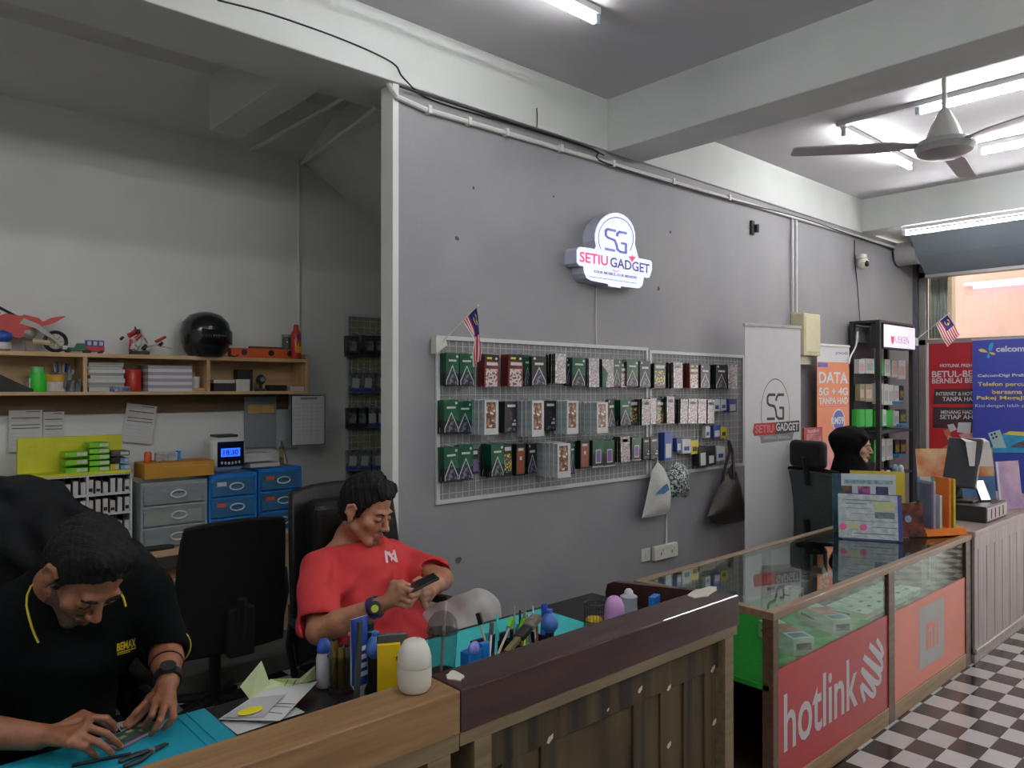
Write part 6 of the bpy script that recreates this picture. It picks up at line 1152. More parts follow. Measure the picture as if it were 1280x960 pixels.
# tool organiser
oy = 1.79; oa = wy(603, 800, oy).x; ob = wy(676, 800, oy).x
t = thing('tool_organiser', 'black desk organiser full of brushes and hand tools', 'organiser', ((oa + ob) / 2, oy, DZ2)); bpy.context.view_layer.update(); oh = dh(640, 796, oy)
C0(MB().b2(oa, oy - .06, DZ2, ob, oy + .06, DZ2 + .01), 'base', kbx, t); C0(MB().b2(oa, oy + .05, DZ2 + .01, ob, oy + .06, DZ2 + oh), 'back', kbx, t); C0(MB().b2(oa, oy - .06, DZ2 + .01, ob, oy - .05, DZ2 + oh * .55), 'front', kbx, t)
for x in (oa, ob - .006, (oa + ob) / 2): C0(MB().b2(x, oy - .05, DZ2 + .01, x + .006, oy + .05, DZ2 + oh * .7), 'divider', kbx, t)
for k in range(4): x = oa + (ob - oa) * (.2 + .18 * k); C0(MB().b2(x, oy + .044, DZ2 + oh * .7, x + .012, oy + .05, DZ2 + oh * 1.25), 'teal_slot', teal_m2, t)
OZ = DZ2 + .0105
def tool(name, label, u0, v0, u1, v1, y, r0, r1, m, cat='tool', parts=()):
    """slender tool standing in the organiser, seen from picture point 0 (foot end) to point 1 (tip)"""
    a = wy(u0, v0, y); b = wy(u1, v1, y + .02); d = (b - a).normalized(); a = a - d * max(0, (a.z - OZ - .004) / max(d.z, .3)); t = thing(name, label, cat, a); bpy.context.view_layer.update()
    C0(MB().cyl(a, b, r0, r1, 8), 'handle', m, t, smooth=True)
    for nm, f0, f1, q0, q1, mm in parts: C0(MB().cyl(a.lerp(b, f0), a.lerp(b, f1), q0, q1, 10), nm, mm, t, smooth=True)
    return t
bris = mat('grey_bristle', (110, 104, 92), .8, var=.25, scale=60, bump=.4); dbr = mat('dark_bristle', (70, 66, 62), .8, var=.25, scale=60); bone = mat('bone_plastic', (196, 184, 160), .4)
def toothbrush(lb, u0, v0, u1, v1, y, hm, bm):
    t = tool('toothbrush', lb, u0, v0, u1, v1, y, .004, .0035, hm, 'brush'); a = wy(u1, v1, y + .02); d = (wy(u0, v0, y) - a).normalized(); M_ = frame_z(d).to_4x4(); M_.translation = a
    C0(MB().b2(-.006, -.004, -.004, .006, .010, .03, 0, M_), 'bristles', bm, t); return t
toothbrush('ivory toothbrush with black bristles standing leftmost in the organiser', 606, 800, 597, 768, 1.70, bone, tk); toothbrush('pale toothbrush with grey bristles next to the blue packet', 613, 806, 615, 781, 1.69, tpm, dbr); toothbrush('ivory and green toothbrush leaning right in the organiser', 625, 812, 641, 774, 1.70, bone, mat('bristle_green', (110, 190, 60), .6))
a = wy(642, 805, 1.70); b_ = wy(672, 770, 1.73)
t = thing('paint_brush', 'wide paint brush with grey bristles leaning right in organiser', 'brush', a); bpy.context.view_layer.update(); d = (b_ - a).normalized()
M_ = frame_z(d).to_4x4(); M_.translation = a; ln = (b_ - a).length
C0(MB().prism([(-.012, 0), (.012, 0), (.012, 0)], 0, .001, 0, M_), 'tip', tk, t); C0(MB().b2(-.009, -.006, -.04, .009, .006, ln * .2, 0, M_), 'handle', mat('olive_handle', (120, 110, 70), .5), t); C0(MB().b2(-.017, -.009, ln * .2, .017, .009, ln * .58, 0, M_), 'ferrule', tk, t, bevel=.003); C0(MB().b2(-.018, -.01, ln * .58, .018, .01, ln, 0, M_), 'bristles', bris, t, bevel=.004)
for lb, u0, v0, u1, v1, m_, r in (('grey handled awl at the back of the organiser', 643, 795, 643, 757, tg, .004), ('black screwdriver standing behind the big brush', 650, 795, 650, 763, tk, .0045), ('white stick standing right of the screwdriver', 669, 795, 666, 757, tpm, .003), ('brown handled pick beside the big brush', 671, 795, 671, 778, korg, .006), ('cyan handled tool low beside the big brush', 661, 798, 661, 783, MATS['print_cyan'], .006), ('teal handled tweezers left in the organiser', 621, 790, 622, 768, teal_m2, .005), ('yellow tipped driver behind the brush', 656, 790, 657, 765, kylw, .004), ('purple handled driver at back of organiser', 661, 790, 658, 768, kpur, .005)):
    tool('hand_tool', lb, u0, v0, u1, v1, 1.80, r, r * .8, m_)
a = dy_(657, 1.80); t = thing('wire_cutter', 'green handled cutter in the middle of the organiser', 'tool', (a.x, 1.80, OZ)); MB().tube([(-.02, 0, 0), (-.026, 0, .06), (-.01, 0, .1)], .007, 6).build('handle', gnote, t, smooth=True); MB().tube([(.0, 0, 0), (.012, 0, .06), (-.002, 0, .1)], .007, 6).build('handle', gnote, t, smooth=True); MB().cyl((-.006, 0, .1), (-.004, 0, .14), .007, .002, 6).build('jaw', tg, t)
blb = mat('packet_blue', (36, 120, 200), .35, var=.06)
a = dy_(605, 1.66); h = dh(605, 803, 1.66) ; o = tag(MB().b2(-.014, -.01, 0, .014, .01, h).build('blue_packet', blb, None, loc=a, bevel=.002), 'upright bright blue packet beside the toothbrushes', 'packet')
a = dy_(589, 1.66); h = dh(589, 812, 1.66); t = thing('blue_box', 'small blue patterned box right of the drink cup', 'box', a, .2); MB().b2(-.03, -.015, 0, .03, .015, max(h, .05)).build('carton', blb, t); MB().ball((.0, -.01, max(h, .05) + .006), (.022, .012, .02), 10, 8).build('crumpled_film', mat('film_violet', (120, 130, 206), .25, var=.3, scale=40), t, smooth=True)
blower(687, 761, 798, 1.76, 'blue rubber dust blower at the right of the tool organiser', 11)
a = dy_(690, 1.79); t = thing('blue_scraper', 'blue flat plastic scraper behind the second dust blower', 'tool', a + Vector((.01, .05, 0))); h = dh(690, 752, 1.84); MB().prism([(-.015, 0), (.012, 0), (.018, h * .9), (.01, h), (-.008, h)], -.003, .003, 0, XZ).build('blade', mat('scraper_blue', (50, 80, 180), .35), t)
# cups and cans
a = wz(742, 776, DZ2); a = dy_(743, 1.80); h = dh(743, 755, 1.80); t = thing('mesh_cup', 'black wire mesh cup holding a yellow sponge', 'cup', a + Vector((0, 0, .003))); r = 13 / F * (a - _C).dot(_FW)
mb = MB(); 
for z in (0, h * .33, h * .66, h): mb.tube([(r * math.cos(i * pi / 12), r * math.sin(i * pi / 12), z) for i in range(25)], .0014 if z < h else .0026, 4)
for i in range(20): an = i * pi / 10; mb.tube([(r * math.cos(an), r * math.sin(an), 0), (r * math.cos(an), r * math.sin(an), h)], .0009, 3)
o = mb.build('mesh', tk, t); o['kind'] = 'stuff'; MB().lathe([(r * .8, .005), (r * .86, .03), (r * .7, h * .42), (0, h * .45)], 12).build('sponge', mat('sponge_yellow', (206, 176, 40), .9, var=.2, scale=60, bump=.6), t, smooth=True)
a = dy_(768, 1.74); h = dh(768, 745, 1.74); r = 12.5 / F * (a - _C).dot(_FW); lil = mat('lilac_plastic', (204, 156, 214), .4, var=.03)
t = thing('lilac_bottle', 'lilac domed bottle standing left of the white spray can', 'bottle', a); MB().lathe([(r * .95, 0), (r * .98, .004), (r * .98, h * .35), (r * 1.04, h * .36)], 22).build('base', lil, t, smooth=True); MB().lathe([(r * 1.04, h * .36), (r * 1.04, h * .45), (r * .96, h * .72), (r * .72, h * .92), (r * .4, h * .99), (0, h)], 22).build('dome', lil, t, smooth=True)
a = dy_(786, 1.82); h = dh(786, 736, 1.82); r = 10.5 / F * (a - _C).dot(_FW); t = thing('aerosol_can', 'white aerosol can with white nozzle by the end board', 'can', a); MB().lathe([(r, 0), (r * 1.03, .003), (r, .006), (r, h * .68), (r * 1.04, h * .69), (r * 1.02, h * .73), (r * .6, h * .8)], 20).build('can', mat('can_pale', (190, 192, 200), .3, metal=.3), t, smooth=True); MB().lathe([(r * .55, h * .8), (r * .5, h * .92), (r * .3, h), (0, h)], 14).build('nozzle', tpm, t, smooth=True)
a = dy_(818, 1.72); o = tag(MB().b2(-.03, -.012, 0, .03, .012, .09).build('blue_white_box', blb, None, loc=a, rot=(0, 0, .3)), 'small blue box at the right end of the black desk', 'box')
# ================================================================== CHAIRS
chb = mat('chair_black', (13, 14, 16), .75, var=.15, bump=.2, scale=30, spec=.2); chl = mat('chair_leather', (15, 15, 16), .42, spec=.35, var=.12, bump=.25, scale=18); chp_ = mat('chair_plastic', (24, 26, 28), .5, var=.1, spec=.3); chm = mat('chair_mesh', (70, 74, 76), .7, var=.2, scale=90)
def office_chair(name, label, loc, rotz, seat=.45, back=(.46, .55), lean=.12, headrest=False, m=chb, arms=True, cushion=False, bracket=False, group=None, curve=.05):
    t = thing(name, label, 'chair', (loc[0], loc[1], loc[2] if len(loc) > 2 else 0), rotz, group)
    mb = MB(); mb.b2(-.24, -.25, seat - .05, .24, .22, seat + .03); mb.build('seat', m, t, bevel=.035, seg=4)
    # backrest: curved slab
    n = 8; kk = 7; vs = []; fs = []; bw, bh = back; z0_ = seat + .03 if not bracket else seat - .05
    for side in (0, 1):
        for j in range(kk + 1):
            f = j / kk; z = z0_ + bh * f; wv = bw * (.5 - .06 * (abs(f - .45) * 1.6) ** 2)
            for i in range(n + 1):
                s = i / n * 2 - 1; y = .23 + lean * bh * f * 1.0 - curve * (s * s) + (.045 if side else 0) + .03 * math.sin(f * pi) * -1
                zz = z + (-.02 * s * s if j == kk else 0); vs.append((s * wv, y, zz))
    A_ = lambda sd, j, i: sd * (kk + 1) * (n + 1) + j * (n + 1) + i
    for j in range(kk):
        for i in range(n): fs += [(A_(0, j, i), A_(0, j, i + 1), A_(0, j + 1, i + 1), A_(0, j + 1, i)), (A_(1, j, i + 1), A_(1, j, i), A_(1, j + 1, i), A_(1, j + 1, i + 1))]
        fs += [(A_(1, j, 0), A_(0, j, 0), A_(0, j + 1, 0), A_(1, j + 1, 0)), (A_(0, j, n), A_(1, j, n), A_(1, j + 1, n), A_(0, j + 1, n))]
    for i in range(n): fs += [(A_(0, 0, i + 1), A_(0, 0, i), A_(1, 0, i), A_(1, 0, i + 1)), (A_(0, kk, i), A_(0, kk, i + 1), A_(1, kk, i + 1), A_(1, kk, i))]
    mb = MB(); mb.add(vs, fs); mb.build('backrest', m if not headrest else chm, t, smooth=True, bevel=.01)
    yb = .23 + .045; 
    if cushion:
        for z in (seat + bh * .35, seat + bh * .78): MB().b2(-bw * .36, .13, z - .12, bw * .36, .24 + lean * (z - seat), z + .13).build('cushion', m, t, bevel=.05, seg=4)
    MB().tube([(0, .1, seat - .06), (0, .3, seat - .04), (0, yb + .04 + lean * .2, seat + .2)], .025, 8).build('back_strut', chp_, t, smooth=True)
    if bracket: MB().b2(-.06, yb + .0, seat - .06, .06, yb + .05, seat + .16).build('bracket', chp_, t, bevel=.01)
    if headrest:
        MB().b2(-.15, .22 + lean * bh, z0_ + bh + .02, .15, .30 + lean * bh, z0_ + bh + .22).build('headrest', chp_, t, bevel=.04, seg=4); MB().tube([(0, .28 + lean * bh * .8, z0_ + bh * .8), (0, .3 + lean * bh, z0_ + bh + .1)], .02, 8).build('neck_bar', chp_, t)
        fr_ = MB(); fr_.tube([(-bw * .46, .2, z0_), (-bw * .5, .235 + lean * bh * .5, z0_ + bh * .5), (-bw * .45, .22 + lean * bh, z0_ + bh), (0, .27 + lean * bh, z0_ + bh + .02), (bw * .45, .22 + lean * bh, z0_ + bh), (bw * .5, .235 + lean * bh * .5, z0_ + bh * .5), (bw * .46, .2, z0_)], .018, 8); fr_.build('back_frame', chb, t, smooth=True)
    if arms:
        for s in (-1, 1):
            MB().tube([(s * .27, .12, seat - .03), (s * .30, .13, seat + .14), (s * .30, .1, seat + .24), (s * .30, -.12, seat + .26), (s * .30, -.18, seat + .2), (s * .28, -.14, seat + .02)], [.014, .015, .02, .022, .016, .013], 8).build('armrest', chp_, t, smooth=True)
    MB().cyl((0, 0, .1), (0, 0, seat - .05), .028, n=12).build('gas_column', chp_, t, smooth=True)
    for k in range(5):
        a = k * 2 * pi / 5 + .3; d = Vector((math.cos(a), math.sin(a), 0)); l = MB().tube([d * .02 + Vector((0, 0, .12)), d * .3 + Vector((0, 0, .08))], [.028, .016], 8).build('base_leg', chp_, t, smooth=True)
        cp = d * .3 + Vector((0, 0, .032)); nrm = Vector((-d.y, d.x, 0)); MB().cyl(cp - nrm * .02, cp + nrm * .02, .03, n=12).build('caster', tk, l)
    return t
office_chair('task_chair', 'empty black task chair turned to the back desk', (1.36, 3.62), pi, seat=.46, back=(.50, .60), lean=.06, bracket=True, curve=.03)
office_chair('leather_chair', 'black leather high-back chair under the man in red', (1.64, 2.66), 0, seat=.44, back=(.52, .72), lean=.08, m=chl, cushion=True)
office_chair('leather_chair', 'black high-back chair draped with a dark jacket', (.40, 2.36), 0, seat=.44, back=(.46, .66), lean=.08, m=chl)
office_chair('mesh_chair', 'grey mesh office chair with headrest under the woman', (5.56, 2.54), YAW + .55, seat=.45, back=(.46, .52), lean=.1, headrest=True)
# ================================================================== PEOPLE
from mathutils.bvhtree import BVHTree
def cap(a, b, r0, r1=None, k=.012, sub=False): return dict(t='cap', a=np.array(a, float), b=np.array(b, float), r0=r0, r1=r0 if r1 is None else r1, k=k, s=sub)
def ell(c, r, M=None, k=.012, sub=False): return dict(t='ell', c=np.array(c, float), r=np.array(r, float), M=np.eye(3) if M is None else np.array(M, float), k=k, s=sub)
def cut(p, n, k=.004): return dict(t='cut', a=np.array(p, float), n=np.array(n, float) / np.linalg.norm(n), k=k, s=False)
def chain(pts, rs, k=.012): return [cap(pts[i], pts[i + 1], rs[i], rs[i + 1], k) for i in range(len(pts) - 1)]
def bounds(prims):
    lo = np.full(3, 1e9); hi = -lo
    for p in prims:
        if p['s'] or p['t'] == 'cut': continue
        if p['t'] == 'cap': r = max(p['r0'], p['r1']); l = np.minimum(p['a'], p['b']) - r; h = np.maximum(p['a'], p['b']) + r
        else: e = np.abs(p['M']) @ p['r']; l = p['c'] - e; h = p['c'] + e
        lo = np.minimum(lo, l); hi = np.maximum(hi, h)
    return lo, hi
def sdf_mesh(name, prims, h, mats, noise=None, smooth=1):
    lo, hi = bounds(prims); lo = lo - 4 * h; hi = hi + 4 * h
    n = np.ceil((hi - lo) / h).astype(int) + 1
    ax = [lo[i] + h * np.arange(n[i]) for i in range(3)]
    D = np.full(n, .2, np.float32)
    for p in prims:
        if p['t'] == 'cut':
            d = ((ax[0] - p['a'][0]) * p['n'][0])[:, None, None] + ((ax[1] - p['a'][1]) * p['n'][1])[None, :, None] + ((ax[2] - p['a'][2]) * p['n'][2])[None, None, :]
            D = np.maximum(D, d.astype(np.float32)); continue
        if p['t'] == 'cap': r = max(p['r0'], p['r1']); l = np.minimum(p['a'], p['b']) - r; u = np.maximum(p['a'], p['b']) + r
        else: e = np.abs(p['M']) @ p['r']; l = p['c'] - e; u = p['c'] + e
        m = 2.2 * p['k'] + 3 * h
        i0 = np.clip(np.floor((l - m - lo) / h).astype(int), 0, n - 1); i1 = np.clip(np.ceil((u + m - lo) / h).astype(int) + 1, 1, n)
        if np.any(i1 <= i0): continue
        sl = tuple(slice(i0[i], i1[i]) for i in range(3))
        X, Y, Z_ = ax[0][sl[0]][:, None, None], ax[1][sl[1]][None, :, None], ax[2][sl[2]][None, None, :]
        if p['t'] == 'cap':
            ab = p['b'] - p['a']; L2 = max(ab @ ab, 1e-12)
            px_, py_, pz_ = X - p['a'][0], Y - p['a'][1], Z_ - p['a'][2]
            t = np.clip((px_ * ab[0] + py_ * ab[1] + pz_ * ab[2]) / L2, 0, 1)
            d = np.sqrt((px_ - ab[0] * t) ** 2 + (py_ - ab[1] * t) ** 2 + (pz_ - ab[2] * t) ** 2) - (p['r0'] + (p['r1'] - p['r0']) * t)
        else:
            px_, py_, pz_ = X - p['c'][0], Y - p['c'][1], Z_ - p['c'][2]; M = p['M']      # columns of M = local axes
            q = [(px_ * M[0, i] + py_ * M[1, i] + pz_ * M[2, i]) / p['r'][i] for i in range(3)]
            k0 = np.sqrt(q[0] ** 2 + q[1] ** 2 + q[2] ** 2); k1 = np.sqrt((q[0] / p['r'][0]) ** 2 + (q[1] / p['r'][1]) ** 2 + (q[2] / p['r'][2]) ** 2)
            d = k0 * (k0 - 1) / np.maximum(k1, 1e-9)
        a = D[sl]; k = p['k']; d = d.astype(np.float32)
        if p['s']:
            d = -d; hh = np.clip(.5 - .5 * (a - d) / k, 0, 1); D[sl] = a + (d - a) * hh + k * hh * (1 - hh)
        else:
            hh = np.clip(.5 + .5 * (a - d) / k, 0, 1); D[sl] = a + (d - a) * hh - k * hh * (1 - hh)
    if noise is not None:
        X, Y, Z_ = ax[0][:, None, None], ax[1][None, :, None], ax[2][None, None, :]; D = D + noise(X, Y, Z_).astype(np.float32)
    S_ = D < 0
    # surface nets
    c = np.zeros(tuple(n - 1), np.int8)
    for i in (0, 1):
        for j in (0, 1):
            for k in (0, 1): c += S_[i:n[0] - 1 + i, j:n[1] - 1 + j, k:n[2] - 1 + k]
    act = np.argwhere((c > 0) & (c < 8)); idx = np.full(tuple(n - 1), -1, np.int64); idx[act[:, 0], act[:, 1], act[:, 2]] = np.arange(len(act))
    acc = np.zeros((len(act), 3)); cnt = np.zeros(len(act))
    cor = np.array([(i, j, k) for i in (0, 1) for j in (0, 1) for k in (0, 1)])
    vals = np.stack([D[act[:, 0] + o[0], act[:, 1] + o[1], act[:, 2] + o[2]] for o in cor], 1)
    for a in range(8):
        for b in range(a + 1, 8):
            if np.abs(cor[a] - cor[b]).sum() != 1: continue
            va, vb = vals[:, a], vals[:, b]; x = (va < 0) != (vb < 0); t = np.where(x, va / np.where(x, va - vb, 1), 0)
            acc += np.where(x[:, None], cor[a] + (cor[b] - cor[a]) * t[:, None], 0); cnt += x
    V = lo + h * (act + acc / cnt[:, None])
    F_ = []
    for axis in range(3):
        s0 = [slice(None)] * 3; s1 = [slice(None)] * 3; s0[axis] = slice(0, -1); s1[axis] = slice(1, None)
        A, B = S_[tuple(s0)], S_[tuple(s1)]; e = np.argwhere(A != B); o1, o2 = (axis + 1) % 3, (axis + 2) % 3
        ok = (e[:, o1] > 0) & (e[:, o2] > 0) & (e[:, o1] < n[o1] - 1) & (e[:, o2] < n[o2] - 1); e = e[ok]
        def g(d1, d2): q = e.copy(); q[:, o1] -= d1; q[:, o2] -= d2; return idx[q[:, 0], q[:, 1], q[:, 2]]
        f = np.stack([g(1, 1), g(0, 1), g(0, 0), g(1, 0)], 1); fl = ~A[tuple(e.T)]; f[fl] = f[fl][:, ::-1]; F_.append(f)
    Fq = np.concatenate(F_); Fq = Fq[(Fq >= 0).all(1)]
    # light laplacian smoothing
    for _ in range(smooth):
        sm = np.zeros_like(V); ct = np.zeros(len(V))
        for q in range(4): np.add.at(sm, Fq[:, q], V[Fq[:, (q + 1) % 4]]); np.add.at(ct, Fq[:, q], 1)
        V = V * .5 + .5 * sm / np.maximum(ct, 1)[:, None]
    me = bpy.data.meshes.new(name); me.vertices.add(len(V)); me.vertices.foreach_set('co', V.ravel()); me.loops.add(len(Fq) * 4); me.loops.foreach_set('vertex_index', Fq.ravel().astype(np.int32))
    me.polygons.add(len(Fq)); me.polygons.foreach_set('loop_start', np.arange(0, len(Fq) * 4, 4, dtype=np.int32)); me.polygons.foreach_set('use_smooth', [True] * len(Fq)); me.update(calc_edges=True); me.validate()
    for m in (mats if isinstance(mats, (list, tuple)) else [mats]): me.materials.append(m)
    return me, V, Fq
def paint(me, V, Fq, tests):
    """assign material slots to faces: tests = [(slot, function(points) -> mask)]"""
    cen = V[Fq].mean(1); mi = np.zeros(len(Fq), np.int32)
    for s, f in tests: mi[f(cen)] = s
    if len(me.polygons) == len(mi): me.polygons.foreach_set('material_index', mi)
def basis(fwd, up=(0, 0, 1), roll=0):
    f = np.array(fwd, float); f /= np.linalg.norm(f); l = np.cross(np.array(up, float), f); l /= np.linalg.norm(l); u = np.cross(f, l)
    if roll: c, s = math.cos(roll), math.sin(roll); l, u = l * c + u * s, u * c - l * s
    return np.stack([l, f, u], 1)        # columns: left, forward, up
def head_prims(c, B, sc=1.0, beard=False, k=.011):
    """head with face; origin at eye level inside the head; axes left / forward / up"""
    c = np.array(c, float)
    P = lambda x, y, z: c + B @ (np.array((x, y, z)) * sc)
    E = lambda p, r, **q: ell(P(*p), np.array(r) * sc, B, **q)
    C_ = lambda a, b, r0, r1=None, **q: cap(P(*a), P(*b), r0 * sc, None if r1 is None else r1 * sc, **q)
    L = [E((0, -.016, .045), (.075, .096, .082)), E((0, .026, -.028), (.058, .062, .086), k=.02), C_((-.02, .066, -.098), (.02, .066, -.098), .017, k=.018)]
    for s in (-1, 1):
        L += [C_((s * .054, .0, -.058), (s * .018, .062, -.098), .015, .014, k=.018), E((s * .046, .058, -.024), (.022, .02, .022), k=.014)]
    L += [C_((-.036, .078, .021), (.036, .078, .021), .0105, k=.012)]
    for s in (-1, 1): L.append(E((s * .032, .094, .001), (.017, .012, .0115), k=.010, sub=True))
    for s in (-1, 1): L.append(E((s * .032, .074, -.001), (.0155, .0145, .0125), k=.004))
    L += [C_((0, .083, .012), (0, .108, -.028), .0075, .0105, k=.009), E((0, .108, -.031), (.0105, .011, .009), k=.006)]
    for s in (-1, 1): L.append(E((s * .013, .098, -.035), (.0075, .010, .0075), k=.006))
    L += [C_((-.019, .083, -.064), (0, .093, -.062), .0055, .0065, k=.005), C_((.019, .083, -.064), (0, .093, -.062), .0055, .0065, k=.005), C_((-.016, .083, -.074), (0, .091, -.0745), .0055, .007, k=.005), C_((.016, .083, -.074), (0, .091, -.0745), .0055, .007, k=.005)]
    for s in (-1, 1):
        L += [E((s * .078, -.012, -.004), (.011, .019, .028), k=.006), C_((s * .084, -.030, -.012), (s * .086, -.026, .016), .0062, k=.004), C_((s * .086, -.026, .016), (s * .084, -.006, .026), .0062, k=.004), C_((s * .084, -.006, .026), (s * .079, .006, .014), .0058, k=.004), E((s * .080, -.006, -.033), (.008, .010, .011), k=.006), E((s * .090, -.010, .0), (.007, .009, .014), k=.005, sub=True)]
    return L, P
def face_bits(par, P, hairm, eyem, brow=1.0, lash=True):
    """brows, lash lines, pupils as thin meshes on the face"""
    for s in (-1, 1):
        mb = MB(); mb.tube([P(s * .016, .0905, .018), P(s * .032, .0905, .0245), P(s * .05, .078, .0205)], [.003 * brow, .0036 * brow, .0018], 6); mb.build('eyebrow', hairm, par, smooth=True)
        mb = MB(); mb.tube([P(s * .019, .0865, -.002), P(s * .032, .0895, -.0055), P(s * .045, .0845, -.003)], .0016, 5); mb.build('eyelashes', hairm, par, smooth=True)
def hand_prims(wrist, knuckles, fingers, thumb, r=1.0, wr=.026):
    """palm from wrist to the four knuckles, then jointed tapering fingers"""
    L = []; k = .007
    for kn in knuckles: L.append(cap(wrist, kn, .017 * r, .0105 * r, k=.012))
    for a, b in zip(knuckles[:-1], knuckles[1:]): L.append(cap(a, b, .010 * r, .010 * r, k=.008))
    for kn, f in zip(knuckles, fingers):
        pts = [kn] + list(f); rs = [.0092, .0086, .0078, .0066][:len(pts)]
        for i in range(len(pts) - 1): L.append(cap(pts[i], pts[i + 1], rs[i] * r, rs[i + 1] * r, k=.0028))
    tr = [.013, .0105, .0088, .0072]
    for i in range(len(thumb) - 1): L.append(cap(thumb[i], thumb[i + 1], tr[i] * r, tr[i + 1] * r, k=.005))
    return L
def nails(par, tips, m, r=.0055):
    for p, d in tips:
        mb = MB(); mb.ball((0, 0, 0), (r, r * 1.3, .0016), 8, 5); o = mb.build('nail', m, par, smooth=True); o.location = p; o.rotation_euler = Vector(d).to_track_quat('Z', 'Y').to_euler()
def v3(p): return np.array((p[0], p[1], p[2]), float)
def wtv(u, v, t): return v3(wt(u, v, t))
def wzv(u, v, z): return v3(wz(u, v, z))
skinA = mat('skin_warm', (150, 98, 70), .48, col2=(136, 86, 60), scale=40, bump=.12, bscale=160); skinB = mat('skin_light_brown', (184, 130, 100), .46, col2=(168, 114, 86), scale=40, bump=.1, bscale=160); skinC = mat('skin_fair', (206, 160, 134), .48, var=.05, scale=40)
lipA = mat('lip_brown', (122, 70, 58), .4, var=.05); lipB = mat('lip_rose', (164, 96, 84), .4, var=.05); stub = mat('stubble_skin', (104, 74, 60), .6, col2=(70, 50, 42), scale=220); stubB = mat('stubble_skin_light', (146, 104, 84), .6, col2=(96, 68, 56), scale=220)
hairm = mat('hair_black', (12, 11, 11), .6, col2=(24, 22, 21), scale=60, bump=.5, bscale=150, stretch=(1, 1, 3), spec=.22); naild = mat('nail', (206, 160, 140), .35)
def folds(amp, f, ph=0, d=(1, .5, .3)):
    def fn(X, Y, Z): return amp * (np.sin(f * (d[0] * X + d[1] * Y + d[2] * Z) + ph + 1.7 * np.sin(f * .45 * (Z - X))) * .6 + .4 * np.sin(f * 1.9 * (d[2] * X - d[0] * Y + .6 * Z) + 2.1 * ph + np.sin(f * .7 * Y)))
    return fn
def cloth(name, prims, h, m, par, noise=None, smooth=2):
    me, V, Fq = sdf_mesh(name, prims, h, m, noise, smooth); o = put(name, me, par); return o, me, V, Fq
def bvh_of(*objs):
    vs = []; fs = []
    for me in objs:
        o = len(vs); vs += [v.co.copy() for v in me.vertices]; fs += [tuple(i + o for i in p.vertices) for p in me.polygons]
    return BVHTree.FromPolygons(vs, fs)
def hit(bv, u, v, off=.002):
    d = ray(u, v).normalized(); loc, nor, i, dist = bv.ray_cast(_C, d); 
    if loc is None: return None
    if nor.dot(d) > 0: nor = -nor
    return loc + nor * off
def stick_on(me, bv, off):
    """press the vertices of a print onto the cloth below it, along the line of sight used to place it"""
    for v in me.vertices:
        d = (v.co - _C).normalized(); loc, nor, i, dist = bv.ray_cast(_C, d)
        if loc is not None:
            if nor.dot(d) > 0: nor = -nor
            v.co = loc + nor * off
# ------------------------------------------------------------------ 1: man in black polo at the repair mat
def person_root(label): 
    return label
hc = v3(wt(108, 716, 1.84)); th_ = math.radians(50)
fh = np.array((.26, -.965, 0)); fd = fh * math.cos(th_) + np.array((0, 0, -1)) * math.sin(th_); B1 = basis(fd, (0, 0, 1), roll=-.06)
HP, P1 = head_prims(hc, B1, 1.02)
neck1 = np.array((.43, 2.235, 1.075)); shR = np.array((.255, 2.255, 1.035)); shL = np.array((.63, 2.20, 1.04))
elL = np.array((.69, 2.20, .885)); wrL = wzv(210, 852, .835); wrL_ = wrL
elR = np.array((.13, 2.20, .83)); wrR = wzv(48, 921, .79)
kL = [wzv(187, 873, .80), wzv(195, 877, .806), wzv(206, 880, .806), wzv(216, 883, .80)]
fL = [[wzv(171, 890, .787), wzv(161, 901, .768), wzv(153, 909, .756)], [wzv(190, 894, .792), wzv(184, 903, .772), wzv(180, 909, .757)], [wzv(200, 901, .79), wzv(194, 911, .772), wzv(189, 918, .756)], [wzv(217, 897, .785), wzv(211, 905, .77), wzv(204, 911, .757)]]
tL = [wrL + (kL[0] - wrL) * .4, wzv(186, 882, .785), wzv(172, 897, .768), wzv(162, 908, .758)]
kR = [wzv(112, 897, .81), wzv(108, 909, .815), wzv(99, 919, .81), wzv(88, 929, .80)]
fR = [[wzv(133, 898, .80), wzv(141, 905, .782), wzv(144, 913, .764)], [wzv(133, 917, .80), wzv(144, 926, .78), wzv(151, 934, .760)], [wzv(123, 928, .795), wzv(134, 936, .778), wzv(140, 942, .760)], [wzv(106, 934, .79), wzv(115, 941, .772), wzv(121, 945, .758)]]
tR = [wrR + (kR[0] - wrR) * .35, wzv(103, 893, .785), wzv(125, 899, .768), wzv(140, 910, .758)]
body = HP + [cap(P1(0, -.03, -.06), neck1, .056, .062, .03), cap(neck1, (.43, 2.36, .8), .07, .09, .04), cap((.43, 2.36, .8), (.42, 2.42, .55), .09, .1, .04), cap(neck1 - (0, 0, .02), shR, .05, .045, .03), cap(neck1 - (0, 0, .02), shL, .05, .045, .03), cap(shR, elR, .046, .042), cap(shL, elL, .046, .042)]
body += [cap(elR, elR + (wrR - elR) * .4, .042, .043), cap(elR + (wrR - elR) * .4, wrR, .043, .029), cap(elL, elL + (wrL - elL) * .4, .042, .042), cap(elL + (wrL - elL) * .4, wrL, .042, .028)]
body += hand_prims(wrL, kL, fL, tL, 1.02) + hand_prims(wrR, kR, fR, tR, 1.02)
me, V, Fq = sdf_mesh('person', body, .0036, [skinA, lipA, stub], smooth=1)
lc = lambda c, P0=hc, B=B1, s=1.02: ((c - P0) @ B) / s
def lips(c): q = lc(c); return (np.abs(q[:, 0]) < .021) & (q[:, 1] > .085) & (q[:, 2] < -.058) & (q[:, 2] > -.081)
